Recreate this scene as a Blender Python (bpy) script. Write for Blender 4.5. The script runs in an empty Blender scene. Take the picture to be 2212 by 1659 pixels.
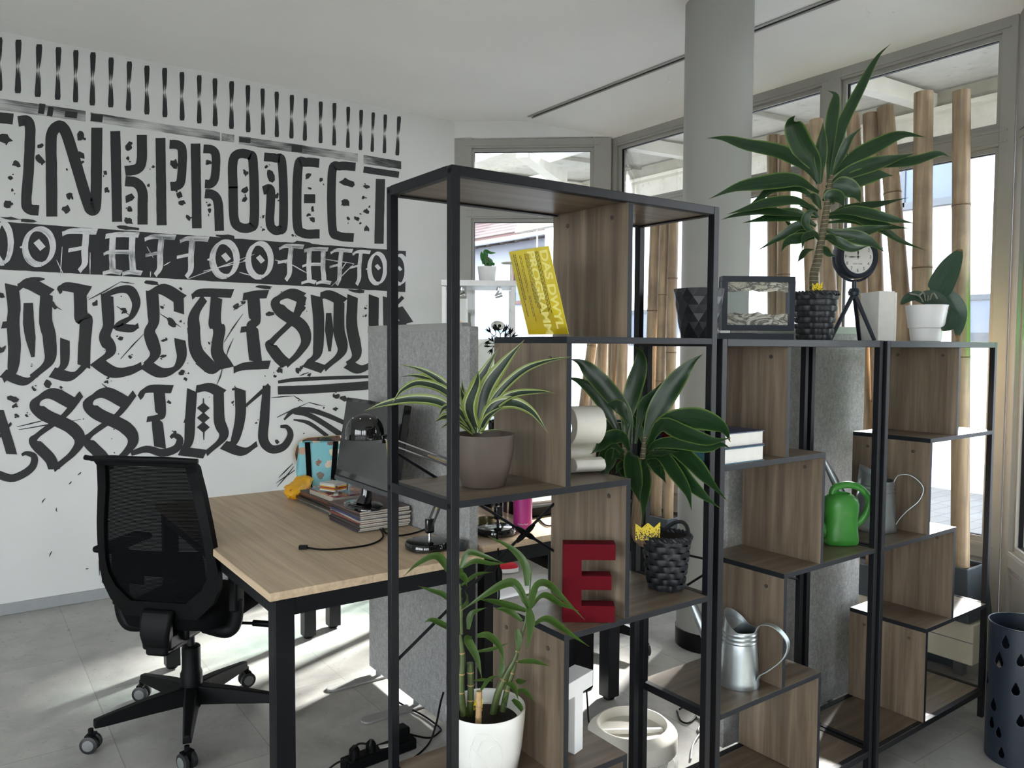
import bpy, bmesh, math, random
from mathutils import Vector, Matrix, noise
R = math.radians
random.seed(7)
scene = bpy.context.scene
COL = scene.collection
# ------------------------------------------------------------------ camera
FPX, CAMH = 1692.48, 1.4511
CR = Vector((0.81334087, -0.58176532, 0.00507332))
CU = Vector((0.02470155, 0.0432439, 0.99875913))
CW = Vector((0.58126281, 0.81220631, -0.04954253))
CP = Vector((0, 0, CAMH))
cam = bpy.data.cameras.new('camera')
cam.sensor_width = 36.0
cam.lens = FPX / 2212 * 36.0
cam.clip_start = 0.05
cam.clip_end = 300
camo = bpy.data.objects.new('camera', cam)
COL.objects.link(camo)
camo.matrix_world = Matrix(((CR.x, CU.x, -CW.x, 0), (CR.y, CU.y, -CW.y, 0), (CR.z, CU.z, -CW.z, CAMH), (0, 0, 0, 1)))
scene.camera = camo

def ray(x, y):
    return CR * ((x - 1106) / FPX) - CU * ((y - 829.5) / FPX) + CW
def at(x, y, X=None, Y=None, Z=None, D=None):
    """the point of the place seen at photo pixel x,y on a real plane (wall, board, floor) or at a depth"""
    d = ray(x, y)
    if X is not None: t = X / d.x
    elif Y is not None: t = Y / d.y
    elif Z is not None: t = (Z - CAMH) / d.z
    else: t = D
    return CP + d * t

# ------------------------------------------------------------------ mesh helper
class MB:
    def __init__(s):
        s.bm = bmesh.new(); s.uv = s.bm.loops.layers.uv.new('UVMap')
    def face(s, vs, mi=0, uvs=None):
        try: f = s.bm.faces.new(vs)
        except ValueError: return None
        f.material_index = mi
        if uvs:
            for l, t in zip(f.loops, uvs): l[s.uv].uv = t
        return f
    def v(s, p): return s.bm.verts.new(p)
    def box(s, lo, hi, mat=None, edge=None, mi=0):
        """axis box lo..hi, mat = optional 4x4; edge = axis whose faces are wood (0), all other faces get slot 1"""
        lo, hi = Vector(lo), Vector(hi)
        c = [Vector((x, y, z)) for z in (lo.z, hi.z) for y in (lo.y, hi.y) for x in (lo.x, hi.x)]
        if mat is not None: c = [mat @ p for p in c]
        b = [s.v(p) for p in c]
        for q, ax in (((0, 2, 3, 1), 2), ((4, 5, 7, 6), 2), ((0, 1, 5, 4), 1), ((2, 6, 7, 3), 1), ((0, 4, 6, 2), 0), ((1, 3, 7, 5), 0)):
            s.face([b[i] for i in q], mi if edge is None else (0 if ax == edge else 1))
        return s
    def cbox(s, c, size, rz=0, rot=None, mi=0):
        h = Vector(size) / 2
        m = Matrix.Translation(Vector(c)) @ (rot.to_4x4() if rot is not None else Matrix.Rotation(rz, 4, 'Z'))
        return s.box(-h, h, m, mi=mi)
    def tube(s, pts, r, n=8, cap=True, mi=0, flat=1.0, smoothpath=0):
        pts = [Vector(p) for p in pts]
        if smoothpath: pts = catmull(pts, smoothpath)
        m = len(pts)
        rr = r if isinstance(r, (list, tuple)) else [r] * m
        if len(rr) != m:
            k = len(rr); rr = [lerp_list(rr, i / (m - 1)) for i in range(m)]
        T = [(pts[min(i + 1, m - 1)] - pts[max(i - 1, 0)]).normalized() for i in range(m)]
        a = Vector((0, 0, 1)) if abs(T[0].z) < .9 else Vector((1, 0, 0))
        N = T[0].cross(a).normalized()
        rings = []
        for i in range(m):
            N = (N - T[i] * N.dot(T[i])).normalized()
            B = T[i].cross(N)
            rings.append([s.v(pts[i] + (N * math.cos(2 * math.pi * j / n) + B * flat * math.sin(2 * math.pi * j / n)) * rr[i]) for j in range(n)])
        for i in range(m - 1):
            for j in range(n):
                k = (j + 1) % n
                s.face([rings[i][j], rings[i][k], rings[i + 1][k], rings[i + 1][j]], mi, [(j / n, i / m), ((j + 1) / n, i / m), ((j + 1) / n, (i + 1) / m), (j / n, (i + 1) / m)])
        if cap:
            s.face(rings[0][::-1], mi); s.face(rings[-1], mi)
        return s
    def bar(s, a, b, w, h, up=(0, 0, 1), mi=0):
        a, b = Vector(a), Vector(b); t = (b - a).normalized(); up = Vector(up)
        x = t.cross(up).normalized(); y = x.cross(t)
        c = [p + x * (sx * w / 2) + y * (sy * h / 2) for p in (a, b) for sx, sy in ((-1, -1), (1, -1), (1, 1), (-1, 1))]
        v = [s.v(p) for p in c]
        for q in ((0, 1, 2, 3), (7, 6, 5, 4), (0, 4, 5, 1), (1, 5, 6, 2), (2, 6, 7, 3), (3, 7, 4, 0)): s.face([v[i] for i in q], mi)
        return s
    def lathe(s, prof, c=(0, 0, 0), n=32, fn=None, mi=0, mat=None, closed=False):
        """prof: (r,z) pairs"""
        c = Vector(c); rings = []
        for i, (r, z) in enumerate(prof):
            ring = []
            for j in range(n):
                a = 2 * math.pi * j / n
                q = fn(r, z, a, i) if fn else Vector((r * math.cos(a), r * math.sin(a), z))
                if mat is not None: q = mat @ q
                ring.append(s.v(c + q))
            rings.append(ring)
        for i in range(len(rings) - 1):
            for j in range(n):
                k = (j + 1) % n
                s.face([rings[i][j], rings[i][k], rings[i + 1][k], rings[i + 1][j]], mi, [(j / n, i), ((j + 1) / n, i), ((j + 1) / n, i + 1), (j / n, i + 1)])
        if prof[0][0] > 1e-6: s.face(rings[0][::-1], mi)
        if prof[-1][0] > 1e-6: s.face(rings[-1], mi)
        return s
    def disc(s, c, r, n=32, mi=0, nrm=None):
        c = Vector(c)
        q = Vector(nrm).to_track_quat('Z', 'Y').to_matrix() if nrm is not None else Matrix.Identity(3)
        s.face([s.v(c + q @ Vector((r * math.cos(2 * math.pi * j / n), r * math.sin(2 * math.pi * j / n), 0))) for j in range(n)], mi)
        return s
    def prism(s, poly, depth, mi=0):
        """poly: list of 3-D points (planar outline); depth: extrusion vector"""
        depth = Vector(depth)
        a = [s.v(Vector(p)) for p in poly]; b = [s.v(Vector(p) + depth) for p in poly]
        n = len(a)
        s.face(a[::-1], mi); s.face(b, mi)
        for i in range(n):
            j = (i + 1) % n
            s.face([a[i], a[j], b[j], b[i]], mi)
        return s
    def flat(s, poly, mi=0):
        s.face([s.v(Vector(p)) for p in poly], mi); return s
    def grid(s, fn, nu, nv, mi=0, keep=None, wrapu=False):
        vs = [[s.v(fn(i / nu, j / nv)) for j in range(nv + 1)] for i in range(nu if wrapu else nu + 1)]
        for i in range(nu):
            i2 = (i + 1) % nu if wrapu else i + 1
            for j in range(nv):
                if keep and not keep((i + .5) / nu, (j + .5) / nv): continue
                s.face([vs[i][j], vs[i2][j], vs[i2][j + 1], vs[i][j + 1]], mi, [(i / nu, j / nv), ((i + 1) / nu, j / nv), ((i + 1) / nu, (j + 1) / nv), (i / nu, (j + 1) / nv)])
        return s

def lerp_list(l, t):
    x = t * (len(l) - 1); i = min(int(x), len(l) - 2)
    return l[i] + (l[i + 1] - l[i]) * (x - i)
def catmull(P, n):
    P = [Vector(p) for p in P]
    if len(P) < 3:
        return [P[0].lerp(P[1], i / n) for i in range(n + 1)]
    Q = [P[0] * 2 - P[1]] + P + [P[-1] * 2 - P[-2]]
    out = []
    m = len(P) - 1
    for i in range(n + 1):
        x = i / n * m; k = min(int(x), m - 1); t = x - k
        a, b, c, d = Q[k:k + 4]
        out.append(0.5 * ((2 * b) + (c - a) * t + (2 * a - 5 * b + 4 * c - d) * t * t + (3 * b - a - 3 * c + d) * t ** 3))
    return out

# ------------------------------------------------------------------ objects
MATS_OF = {}
def root_matrix(o): return MATS_OF.get(o.name, Matrix.Identity(4))
def link(name, mb, m, parent=None, smooth=35, bevel=0, world=True, solid=0, keep_origin=False):
    me = bpy.data.meshes.new(name)
    bm = mb.bm
    bmesh.ops.remove_doubles(bm, verts=bm.verts, dist=1e-6)
    if not getattr(mb, 'sheet', False):
        bmesh.ops.recalc_face_normals(bm, faces=bm.faces)
    pm = root_matrix(parent) if parent is not None else Matrix.Identity(4)
    if parent is not None:
        if world: bm.transform(pm.inverted())
        loc = Vector((0, 0, 0))
    else:
        xs = [v.co for v in bm.verts]
        loc = Vector(((min(v.x for v in xs) + max(v.x for v in xs)) / 2, (min(v.y for v in xs) + max(v.y for v in xs)) / 2, min(v.z for v in xs)))
        if keep_origin: loc = Vector((0, 0, 0))
        bm.transform(Matrix.Translation(-loc))
    bm.to_mesh(me); bm.free()
    for x in (m if isinstance(m, (list, tuple)) else [m]): me.materials.append(x)
    o = bpy.data.objects.new(name, me); COL.objects.link(o)
    if smooth:
        me.shade_smooth()
        me.set_sharp_from_angle(angle=R(smooth))
    o.location = loc
    if parent is not None: o.parent = parent; MATS_OF[o.name] = pm
    else: MATS_OF[o.name] = Matrix.Translation(loc)
    if bevel:
        b = o.modifiers.new('bevel', 'BEVEL'); b.width = bevel; b.segments = 2; b.limit_method = 'ANGLE'; b.angle_limit = R(40)
        b.harden_normals = False
    if solid:
        b = o.modifiers.new('solid', 'SOLIDIFY'); b.thickness = solid; b.offset = 0
    return o
def thing(name, label, cat, loc=(0, 0, 0), rz=0, group=None):
    o = bpy.data.objects.new(name, None); COL.objects.link(o)
    o.empty_display_size = .05
    o.location = loc; o.rotation_euler = (0, 0, rz)
    MATS_OF[o.name] = Matrix.Translation(Vector(loc)) @ Matrix.Rotation(rz, 4, 'Z')
    return tag(o, label, cat, group)
def tag(o, label, cat, group=None):
    o['label'] = label; o['category'] = cat
    if group: o['group'] = group
    return o
def struct(name, mb, m, parent=None, **k):
    o = link(name, mb, m, parent, **k)
    if parent is None: o['kind'] = 'structure'
    return o
def text_mb(body, size, M, extrude=0.0, align='CENTER', spacing=1.0, bold=0.0):
    c = bpy.data.curves.new('t', 'FONT'); c.body = body; c.size = size; c.extrude = extrude; c.align_x = align; c.align_y = 'CENTER'
    c.space_character = spacing; c.offset = bold
    o = bpy.data.objects.new('t', c); COL.objects.link(o)
    dg = bpy.context.evaluated_depsgraph_get()
    me = bpy.data.meshes.new_from_object(o.evaluated_get(dg))
    mb = MB(); mb.bm.from_mesh(me); mb.bm.transform(M); mb.sheet = True
    bpy.data.objects.remove(o); bpy.data.curves.remove(c); bpy.data.meshes.remove(me)
    return mb
def frame_matrix(o, ex, ey):
    ex = Vector(ex).normalized(); ey = Vector(ey); ey = (ey - ex * ey.dot(ex)).normalized(); ez = ex.cross(ey)
    return Matrix(((ex.x, ey.x, ez.x, o[0]), (ex.y, ey.y, ez.y, o[1]), (ex.z, ey.z, ez.z, o[2]), (0, 0, 0, 1)))

# ------------------------------------------------------------------ materials
def lin(c): return tuple(((x / 255) / 12.92 if x / 255 <= .04045 else ((x / 255 + .055) / 1.055) ** 2.4) for x in c) + (1,)
class NT:
    def __init__(s, name):
        s.m = bpy.data.materials.new(name); s.m.use_nodes = True
        s.t = s.m.node_tree; s.p = s.t.nodes['Principled BSDF']; s.out = s.t.nodes['Material Output']
    def n(s, typ, **k):
        x = s.t.nodes.new(typ)
        for a, b in k.items():
            if a in x.inputs: x.inputs[a].default_value = b
            else: setattr(x, a, b)
        return x
    def l(s, a, b): s.t.links.new(a, b)
    def coord(s, kind='Object', scale=(1, 1, 1), rand=False, rot=(0, 0, 0)):
        c = s.n('ShaderNodeTexCoord'); mp = s.n('ShaderNodeMapping'); mp.inputs['Scale'].default_value = scale; mp.inputs['Rotation'].default_value = rot
        s.l(c.outputs[kind], mp.inputs['Vector'])
        if rand:
            oi = s.n('ShaderNodeObjectInfo'); mu = s.n('ShaderNodeMath', operation='MULTIPLY'); mu.inputs[1].default_value = 37.0
            s.l(oi.outputs['Random'], mu.inputs[0])
            cx = s.n('ShaderNodeCombineXYZ'); s.l(mu.outputs[0], cx.inputs[0]); s.l(mu.outputs[0], cx.inputs[1]); s.l(mu.outputs[0], cx.inputs[2])
            s.l(cx.outputs[0], mp.inputs['Location'])
        return mp.outputs[0]
    def noise(s, vec, scale, detail=4, rough=.55, dist=0):
        x = s.n('ShaderNodeTexNoise'); x.inputs['Scale'].default_value = scale; x.inputs['Detail'].default_value = detail
        x.inputs['Roughness'].default_value = rough; x.inputs['Distortion'].default_value = dist
        s.l(vec, x.inputs['Vector']); return x.outputs['Fac']
    def ramp(s, fac, stops):
        x = s.n('ShaderNodeValToRGB'); e = x.color_ramp.elements
        e[0].position, e[0].color = stops[0][0], stops[0][1]; e[1].position, e[1].color = stops[-1][0], stops[-1][1]
        for p, c in stops[1:-1]:
            q = e.new(p); q.color = c
        s.l(fac, x.inputs[0]); return x.outputs['Color']
    def mix(s, fac, a, b, mode='MIX'):
        x = s.n('ShaderNodeMix', data_type='RGBA', blend_type=mode)
        for v, i in ((fac, 0), (a, 6), (b, 7)):
            if hasattr(v, 'links') or isinstance(v, bpy.types.NodeSocket): s.l(v, x.inputs[i])
            else: x.inputs[i].default_value = v
        return x.outputs[2]
    def bump(s, h, strength=.2, dist=.01):
        x = s.n('ShaderNodeBump'); x.inputs['Strength'].default_value = strength; x.inputs['Distance'].default_value = dist
        s.l(h, x.inputs['Height']); s.l(x.outputs[0], s.p.inputs['Normal'])
    def math(s, op, a, b=None):
        x = s.n('ShaderNodeMath', operation=op)
        for v, i in ((a, 0), (b, 1)):
            if v is None: continue
            if isinstance(v, bpy.types.NodeSocket): s.l(v, x.inputs[i])
            else: x.inputs[i].default_value = v
        return x.outputs[0]
def simple(name, c, rough=.5, metal=0, var=.12, nscale=30, bump=0, coat=0, spec=.5, alpha=None):
    t = NT(name); c = lin(c)
    v = t.coord(); f = t.noise(v, nscale)
    a = tuple(x * (1 - var) for x in c[:3]) + (1,); b = tuple(min(1, x * (1 + var)) for x in c[:3]) + (1,)
    t.l(t.ramp(f, [(.3, a), (.7, b)]), t.p.inputs['Base Color'])
    t.p.inputs['Roughness'].default_value = rough; t.p.inputs['Metallic'].default_value = metal
    t.p.inputs['Coat Weight'].default_value = coat; t.p.inputs['Specular IOR Level'].default_value = spec
    if bump: t.bump(f, bump, .003)
    return t.m
def wood(name, cols, axis, scale=1.0, rough=.5, streak=30):
    """grain runs along axis"""
    t = NT(name)
    sc = [streak * scale] * 3; sc[axis] = 1.6 * scale
    v = t.coord('Object', tuple(sc), rand=True)
    f1 = t.noise(v, 1.0, 6, .62, .35)
    sc2 = [5 * scale] * 3; sc2[axis] = .55 * scale
    f2 = t.noise(t.coord('Object', tuple(sc2), rand=True), 1.0, 3, .5, 1.2)
    sc3 = [160 * scale] * 3; sc3[axis] = 8 * scale
    f3 = t.noise(t.coord('Object', tuple(sc3), rand=True), 1.0, 2, .5)
    a, b, c = [lin(x) for x in cols]
    col = t.ramp(f1, [(.3, a), (.52, b), (.72, c)])
    col = t.mix(t.math('MULTIPLY', t.ramp(f2, [(.38, (0, 0, 0, 1)), (.62, (1, 1, 1, 1))]), .5), col, t.mix(.6, col, a), 'MIX')
    col = t.mix(t.math('MULTIPLY', t.ramp(f3, [(.55, (0, 0, 0, 1)), (.75, (1, 1, 1, 1))]), .22), col, c)
    t.l(col, t.p.inputs['Base Color']); t.p.inputs['Roughness'].default_value = rough
    t.bump(f3, .12, .002)
    return t.m
M = {}
M['metal_black'] = simple('black_powder_coat', (9, 12, 17), .45, 0, .08, 60, .05, 0, .3)
M['edge_dark'] = simple('dark_edge_band', (15, 20, 26), .5, 0, .06, 40, 0, 0, .3)
TRUF = ((78, 66, 54), (109, 95, 79), (137, 122, 105))
M['wood_x'] = wood('greyed_oak_along', TRUF, 0, 1.0, .38)
M['wood_z'] = wood('greyed_oak_upright', TRUF, 2, 1.0, .5)
M['wood_y'] = wood('greyed_oak_across', TRUF, 1, 1.0, .5)
M['desk_oak'] = wood('light_oak_desktop', ((176, 152, 124), (204, 180, 150), (220, 198, 168)), 1, .9, .42, 46)
M['white_gloss'] = simple('white_glaze', (226, 226, 220), .22, 0, .02, 20, 0, .3)
M['white_matt'] = simple('white_matt_plastic', (228, 228, 226), .5, 0, .02)
M['paper_white'] = simple('white_paper', (225, 224, 218), .7, 0, .04)
M['black_plastic'] = simple('black_plastic', (7, 8, 9), .5, 0, .1, 50, 0, 0, .14)
M['black_gloss'] = simple('black_gloss_lacquer', (8, 8, 9), .08, 0, .05, 20, 0, .5)
M['chrome'] = simple('chrome', (200, 200, 200), .15, 1, .03)
M['screw'] = simple('dull_screw', (84, 80, 74), .45, .6, .05)
M['brass'] = simple('aged_brass', (150, 135, 95), .35, .8, .08)
M['zinc'] = simple('galvanised_zinc', (176, 184, 186), .36, .9, .12, 14)
M['green_plastic'] = simple('green_plastic', (58, 132, 50), .38, 0, .05)
M['red_card'] = simple('deep_red_card', (84, 6, 18), .8, 0, .06, 80, .1, 0, .12)
M['cream_card'] = simple('off_white_card', (222, 219, 208), .6, 0, .03, 40)
M['magenta'] = simple('magenta_powder_coat', (176, 46, 128), .45, 0, .04)
M['brown_pot'] = simple('brown_grey_ceramic', (82, 71, 62), .6, 0, .14, 9, .1)
M['soil'] = simple('dark_soil', (30, 23, 17), .95, 0, .5, 90, .8)
M['rubber'] = simple('caster_rubber', (26, 27, 29), .5, 0, .1)
M['grey_plastic'] = simple('grey_plastic', (110, 112, 112), .5, 0, .05)
M['fabric_black'] = simple('black_upholstery', (9, 10, 11), .95, 0, .2, 180, .3, 0, .08)
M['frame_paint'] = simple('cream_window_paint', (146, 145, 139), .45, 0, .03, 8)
M['wall_white'] = simple('white_wall_paint', (208, 209, 207), .75, 0, .025, 3, .03)
M['ceil_white'] = simple('ceiling_paint', (246, 246, 244), .8, 0, .02, 2)
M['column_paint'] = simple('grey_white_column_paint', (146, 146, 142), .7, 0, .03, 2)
M['skirting'] = simple('grey_skirting', (148, 151, 152), .5, 0, .05)
M['heater'] = simple('beige_enamel', (196, 188, 168), .4, 0, .04)
M['planter'] = simple('dark_blue_grey_planter', (52, 60, 66), .55, 0, .08)
M['yellow'] = simple('bright_yellow_print', (226, 200, 30), .35, 0, .03)
M['navy'] = simple('dark_navy_powder', (24, 34, 46), .45, 0, .06, 40)
# ------------------------------------------------------------------ floor, walls, ceiling
WY, WX = 4.916, 3.89
H1, H2 = 3.06, 2.93
t = NT('stone_vinyl_floor')
v = t.coord('Object')
br = t.n('ShaderNodeTexBrick'); br.offset = .5; br.squash = 1
br.inputs['Scale'].default_value = 1.0; br.inputs['Mortar Size'].default_value = .0016; br.inputs['Brick Width'].default_value = .9; br.inputs['Row Height'].default_value = .45
br.inputs['Color1'].default_value = (.46, .46, .46, 1); br.inputs['Color2'].default_value = (.56, .56, .56, 1); br.inputs['Mortar'].default_value = (.3, .3, .3, 1)
br.inputs['Bias'].default_value = 0
t.l(t.coord('Object', (1, 1, 1), rot=(0, 0, R(90))), br.inputs['Vector'])
f1 = t.noise(v, 5, 7, .65, .4); f2 = t.noise(v, 26, 5, .7)
c = t.ramp(f1, [(.3, lin((142, 140, 136))), (.55, lin((164, 162, 157))), (.75, lin((178, 176, 170)))])
c = t.mix(t.math('MULTIPLY', t.ramp(f2, [(.56, (0, 0, 0, 1)), (.72, (1, 1, 1, 1))]), .5), c, lin((200, 198, 192)))
c = t.mix(1.0, c, t.mix(.0, br.outputs['Color'], br.outputs['Color']), 'MULTIPLY')
c = t.mix(1.0, c, (2.0, 2.0, 2.0, 1), 'MULTIPLY')
t.l(c, t.p.inputs['Base Color'])
t.l(t.ramp(f2, [(.4, (.36, .36, .36, 1)), (.75, (.22, .22, .22, 1))]), t.p.inputs['Roughness'])
t.bump(f2, .12, .004)
M['floor'] = t.m
mb = MB(); mb.prism([(-4.6, -3.2, -.12), (3.1, -3.2, -.12), (3.1, .93, -.12), (3.93, 1.6, -.12), (3.93, 4.24, -.12), (3.05, 5.0, -.12), (-4.6, 5.0, -.12)], (0, 0, .12))
struct('floor', mb, M['floor'], smooth=0, keep_origin=True)
mb = MB(); mb.box((-4.6, WY, 0), (3.0, WY + .25, H1 + .1))
wall_back = struct('wall_back', mb, M['wall_white'], smooth=0)
mb = MB(); mb.box((-4.85, -3.2, 0), (-4.6, WY + .25, .4)); mb.box((-4.85, -3.2, 2.8), (-4.6, WY + .25, H1 + .1)); mb.box((-4.85, -3.2, .4), (-4.6, -2.8, 2.8)); mb.box((-4.85, 2.2, .4), (-4.6, WY + .25, 2.8))
struct('wall_left', mb, M['wall_white'], smooth=0)
mb = MB(); mb.box((-4.6, -3.45, 0), (3.1, -3.2, .4)); mb.box((-4.6, -3.45, 2.8), (3.1, -3.2, H1 + .1)); mb.box((-4.6, -3.45, .4), (-4.2, -3.2, 2.8)); mb.box((2.8, -3.45, .4), (3.1, -3.2, 2.8))
wf_ = struct('wall_front', mb, M['wall_white'], smooth=0)
mb = MB(); mb.box((-4.6, WY - .012, 0), (2.97, WY, .062))
struct('baseboard_back', mb, M['skirting'], smooth=0, bevel=.003)
# ceiling: flat slab, then a fall towards the glass front
mb = MB()
xs = 3.362
mb.prism([(-4.7, -3.3, H1), (xs, -3.3, H1), (xs, WY + .1, H1), (-4.7, WY + .1, H1)], (0, 0, .25))
mb.prism([(xs, -3.3, H1), (3.95, -3.3, H2 - .012), (3.95, -3.3, H1 + .25), (xs, -3.3, H1 + .25)], (0, WY + .1 + 3.3, 0))
struct('ceiling', mb, M['ceil_white'], smooth=0, keep_origin=True)
# recessed curtain track in the ceiling
mb = MB()
mb.box((xs - .028, -2.5, H1 - .006), (xs - .008, 4.49, H1 + .002)); mb.box((xs + .008, -2.5, H1 - .010), (xs + .020, 4.49, H1 + .002))
tr = struct('trim_1', mb, M['frame_paint'], smooth=0)
mb = MB(); mb.box((xs - .008, -2.5, H1 - .004), (xs + .008, 4.46, H1 + .002))
struct('track_slot', mb, M['black_plastic'], tr, smooth=0)
# header above the back window, and its little reveal
A0 = Vector((2.985, 4.925, 0)); A1 = Vector((3.87, 4.20, 0)); dA = (A1 - A0).normalized(); nA = Vector((dA.y, -dA.x, 0))
if nA.y > 0: nA = -nA
mb = MB()
o = A0 - dA * .02
Lh = (A1 - o).length
k = (xs - o.x) / dA.x
mb.prism([o + Vector((0, 0, H2)), o + dA * Lh + Vector((0, 0, H2)), o + dA * Lh + Vector((0, 0, H2 + .02)), o + dA * k + Vector((0, 0, H1 + .02)), o + Vector((0, 0, H1 + .02))], -nA * .2)
struct('wall_header', mb, M['wall_white'], smooth=0)
# round column
COLC = Vector((2.985, 2.505, 0))
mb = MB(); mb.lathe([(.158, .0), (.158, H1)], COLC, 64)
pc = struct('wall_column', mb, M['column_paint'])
mb = MB(); mb.lathe([(.158, 0.0), (.1615, 0.0), (.1615, .085), (.158, .087)], COLC, 64)
struct('column_skirting', mb, M['black_plastic'], pc)

# ------------------------------------------------------------------ glazing
t = NT('window_glass'); nt = t.t
for n_ in list(nt.nodes):
    if n_.type == 'BSDF_PRINCIPLED': nt.nodes.remove(n_)
tr_ = nt.nodes.new('ShaderNodeBsdfTransparent'); tr_.inputs[0].default_value = (.955, .97, .965, 1)
gl = nt.nodes.new('ShaderNodeBsdfGlossy'); gl.inputs['Roughness'].default_value = .0
fr = nt.nodes.new('ShaderNodeFresnel'); fr.inputs[0].default_value = 1.35
mx = nt.nodes.new('ShaderNodeMixShader'); nt.links.new(fr.outputs[0], mx.inputs[0]); nt.links.new(tr_.outputs[0], mx.inputs[1]); nt.links.new(gl.outputs[0], mx.inputs[2])
nt.links.new(mx.outputs[0], t.out.inputs[0]); M['glass'] = t.m

def glazing(name, a, b, inward, panes, zlo=.545, zt=(2.365, 2.45), ztop=2.87, zhead=2.945, sill=True, gcol=None):
    """a,b: ends on the inside face line; panes: list of (s0,s1) clear openings; inward: normal to the room"""
    a = Vector(a); b = Vector(b); d = (b - a).normalized(); L = (b - a).length; n = Vector(inward).normalized()
    def P(s, dn, z): return a + d * s + n * dn + Vector((0, 0, z))
    def blk(mb, s0, s1, z0, z1, d0=-.07, d1=0.0):
        mb.prism([P(s0, d0, z0), P(s1, d0, z0), P(s1, d0, z1), P(s0, d0, z1)], n * (d1 - d0))
    mb = MB()
    edges = [0] + [x for p in panes for x in p] + [L]
    for i in range(0, len(edges), 2): blk(mb, edges[i], edges[i + 1], 0.0, zhead)
    for s0, s1 in panes:
        blk(mb, s0, s1, ztop, zhead)
        if zt: blk(mb, s0, s1, zt[0], zt[1])
        blk(mb, s0, s1, zlo - .075, zlo)
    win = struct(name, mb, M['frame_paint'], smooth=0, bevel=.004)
    mb = MB()                                                 # casement lip set round each pane
    for s0, s1 in panes:
        for z0, z1 in (((zlo, zt[0]), (zt[1], ztop)) if zt else ((zlo, ztop),)):
            w = .022
            for q in ((s0, s0 + w, z0, z1), (s1 - w, s1, z0, z1), (s0 + w, s1 - w, z0, z0 + w), (s0 + w, s1 - w, z1 - w, z1)):
                blk(mb, *q, -.062, -.02)
            for q in ((s0 - .035, s1 + .035, z1 + .014, z1 + .022), (s0 - .035, s1 + .035, z0 - .022, z0 - .014)):
                blk(mb, *q, 0.0, .006)
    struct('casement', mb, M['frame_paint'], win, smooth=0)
    mb = MB()
    for s0, s1 in panes:
        for z0, z1 in (((zlo, zt[0]), (zt[1], ztop)) if zt else ((zlo, ztop),)):
            w = .018
            for q in ((s0 + w, s0 + w + .007, z0 + w, z1 - w), (s1 - w - .007, s1 - w, z0 + w, z1 - w), (s0 + w, s1 - w, z0 + w, z0 + w + .007), (s0 + w, s1 - w, z1 - w - .007, z1 - w)):
                blk(mb, *q, -.052, -.034)
    struct('gasket', mb, M['black_plastic'], win, smooth=0)
    mb = MB()
    for s0, s1 in panes:
        for z0, z1 in (((zlo, zt[0]), (zt[1], ztop)) if zt else ((zlo, ztop),)):
            mb.flat([P(s0 + .015, -.043, z0 + .015), P(s1 - .015, -.043, z0 + .015), P(s1 - .015, -.043, z1 - .015), P(s0 + .015, -.043, z1 - .015)])
    struct('pane', mb, M['glass'], win, smooth=0)
    if sill:
        mb = MB(); blk(mb, edges[1], edges[-2], 0, zlo - .075, -.06, -.015)
        for s0, s1 in panes:
            for z in (.12, .2, zlo - .11): blk(mb, s0, s1, z, z + .012, -.015, -.006)
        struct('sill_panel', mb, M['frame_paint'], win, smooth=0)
    return win
Y0, Y1 = 1.585, 4.24
glazing('window_1', (WX, Y0, 0), (WX, Y1, 0), (-1, 0, 0), [(1.65 - Y0, 2.44 - Y0), (2.552 - Y0, 3.34 - Y0), (3.45 - Y0, Y1 - .07 - Y0)])
LF = (A1 - A0).length
glazing('window_2', A0, A1, nA, [(.135, LF - .125)])
D0 = Vector((3.90, 1.585, 0)); D1 = Vector((3.1, .965, 0)); dD = (D1 - D0).normalized(); nD = Vector((-.61, .79, 0)); LD = (D1 - D0).length
win3 = glazing('window_3', D0, D1, nD, [(.10, LD - .1)], zt=(2.36, 2.43))
glazing('window_4', (3.1, .93, 0), (3.1, -3.2, 0), (-1, 0, 0), [(.12, 1.3)], zlo=.2, zt=None, sill=False)
glazing('window_5', (2.8, -3.25, 0), (-4.2, -3.25, 0), (0, 1, 0), [(3.5, 5.1), (5.3, 6.9)], zlo=.45, zt=None, ztop=2.75, zhead=2.8, sill=False)
glazing('window_6', (-4.65, -2.8, 0), (-4.65, 2.2, 0), (1, 0, 0), [(.08, 1.6), (1.7, 3.25), (3.35, 4.9)], zlo=.45, zt=None, ztop=2.75, zhead=2.8, sill=False)
# green sticker on the door glass
t = NT('green_film'); t.p.inputs['Base Color'].default_value = lin((70, 215, 90)); t.p.inputs['Roughness'].default_value = .4; t.p.inputs['Transmission Weight'].default_value = .0
mx = t.n('ShaderNodeMixShader'); tl = t.n('ShaderNodeBsdfTranslucent'); tl.inputs[0].default_value = lin((70, 230, 90)); mx.inputs[0].default_value = .8
t.l(t.p.outputs[0], mx.inputs[1]); t.l(tl.outputs[0], mx.inputs[2]); t.l(mx.outputs[0], t.out.inputs[0])
mb = MB()
cs = D0 + dD * .30 - nD * .040 + Vector((0, 0, 1.60))
mb.prism([cs + dD * (.2 * math.cos(a)) + Vector((0, 0, .2 * math.sin(a))) for a in [2 * math.pi * i / 40 for i in range(40)]], nD * .001)
tag(link('window_sticker', mb, t.m), 'round bright green film sticker on the glass at the far right edge', 'sticker')

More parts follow.
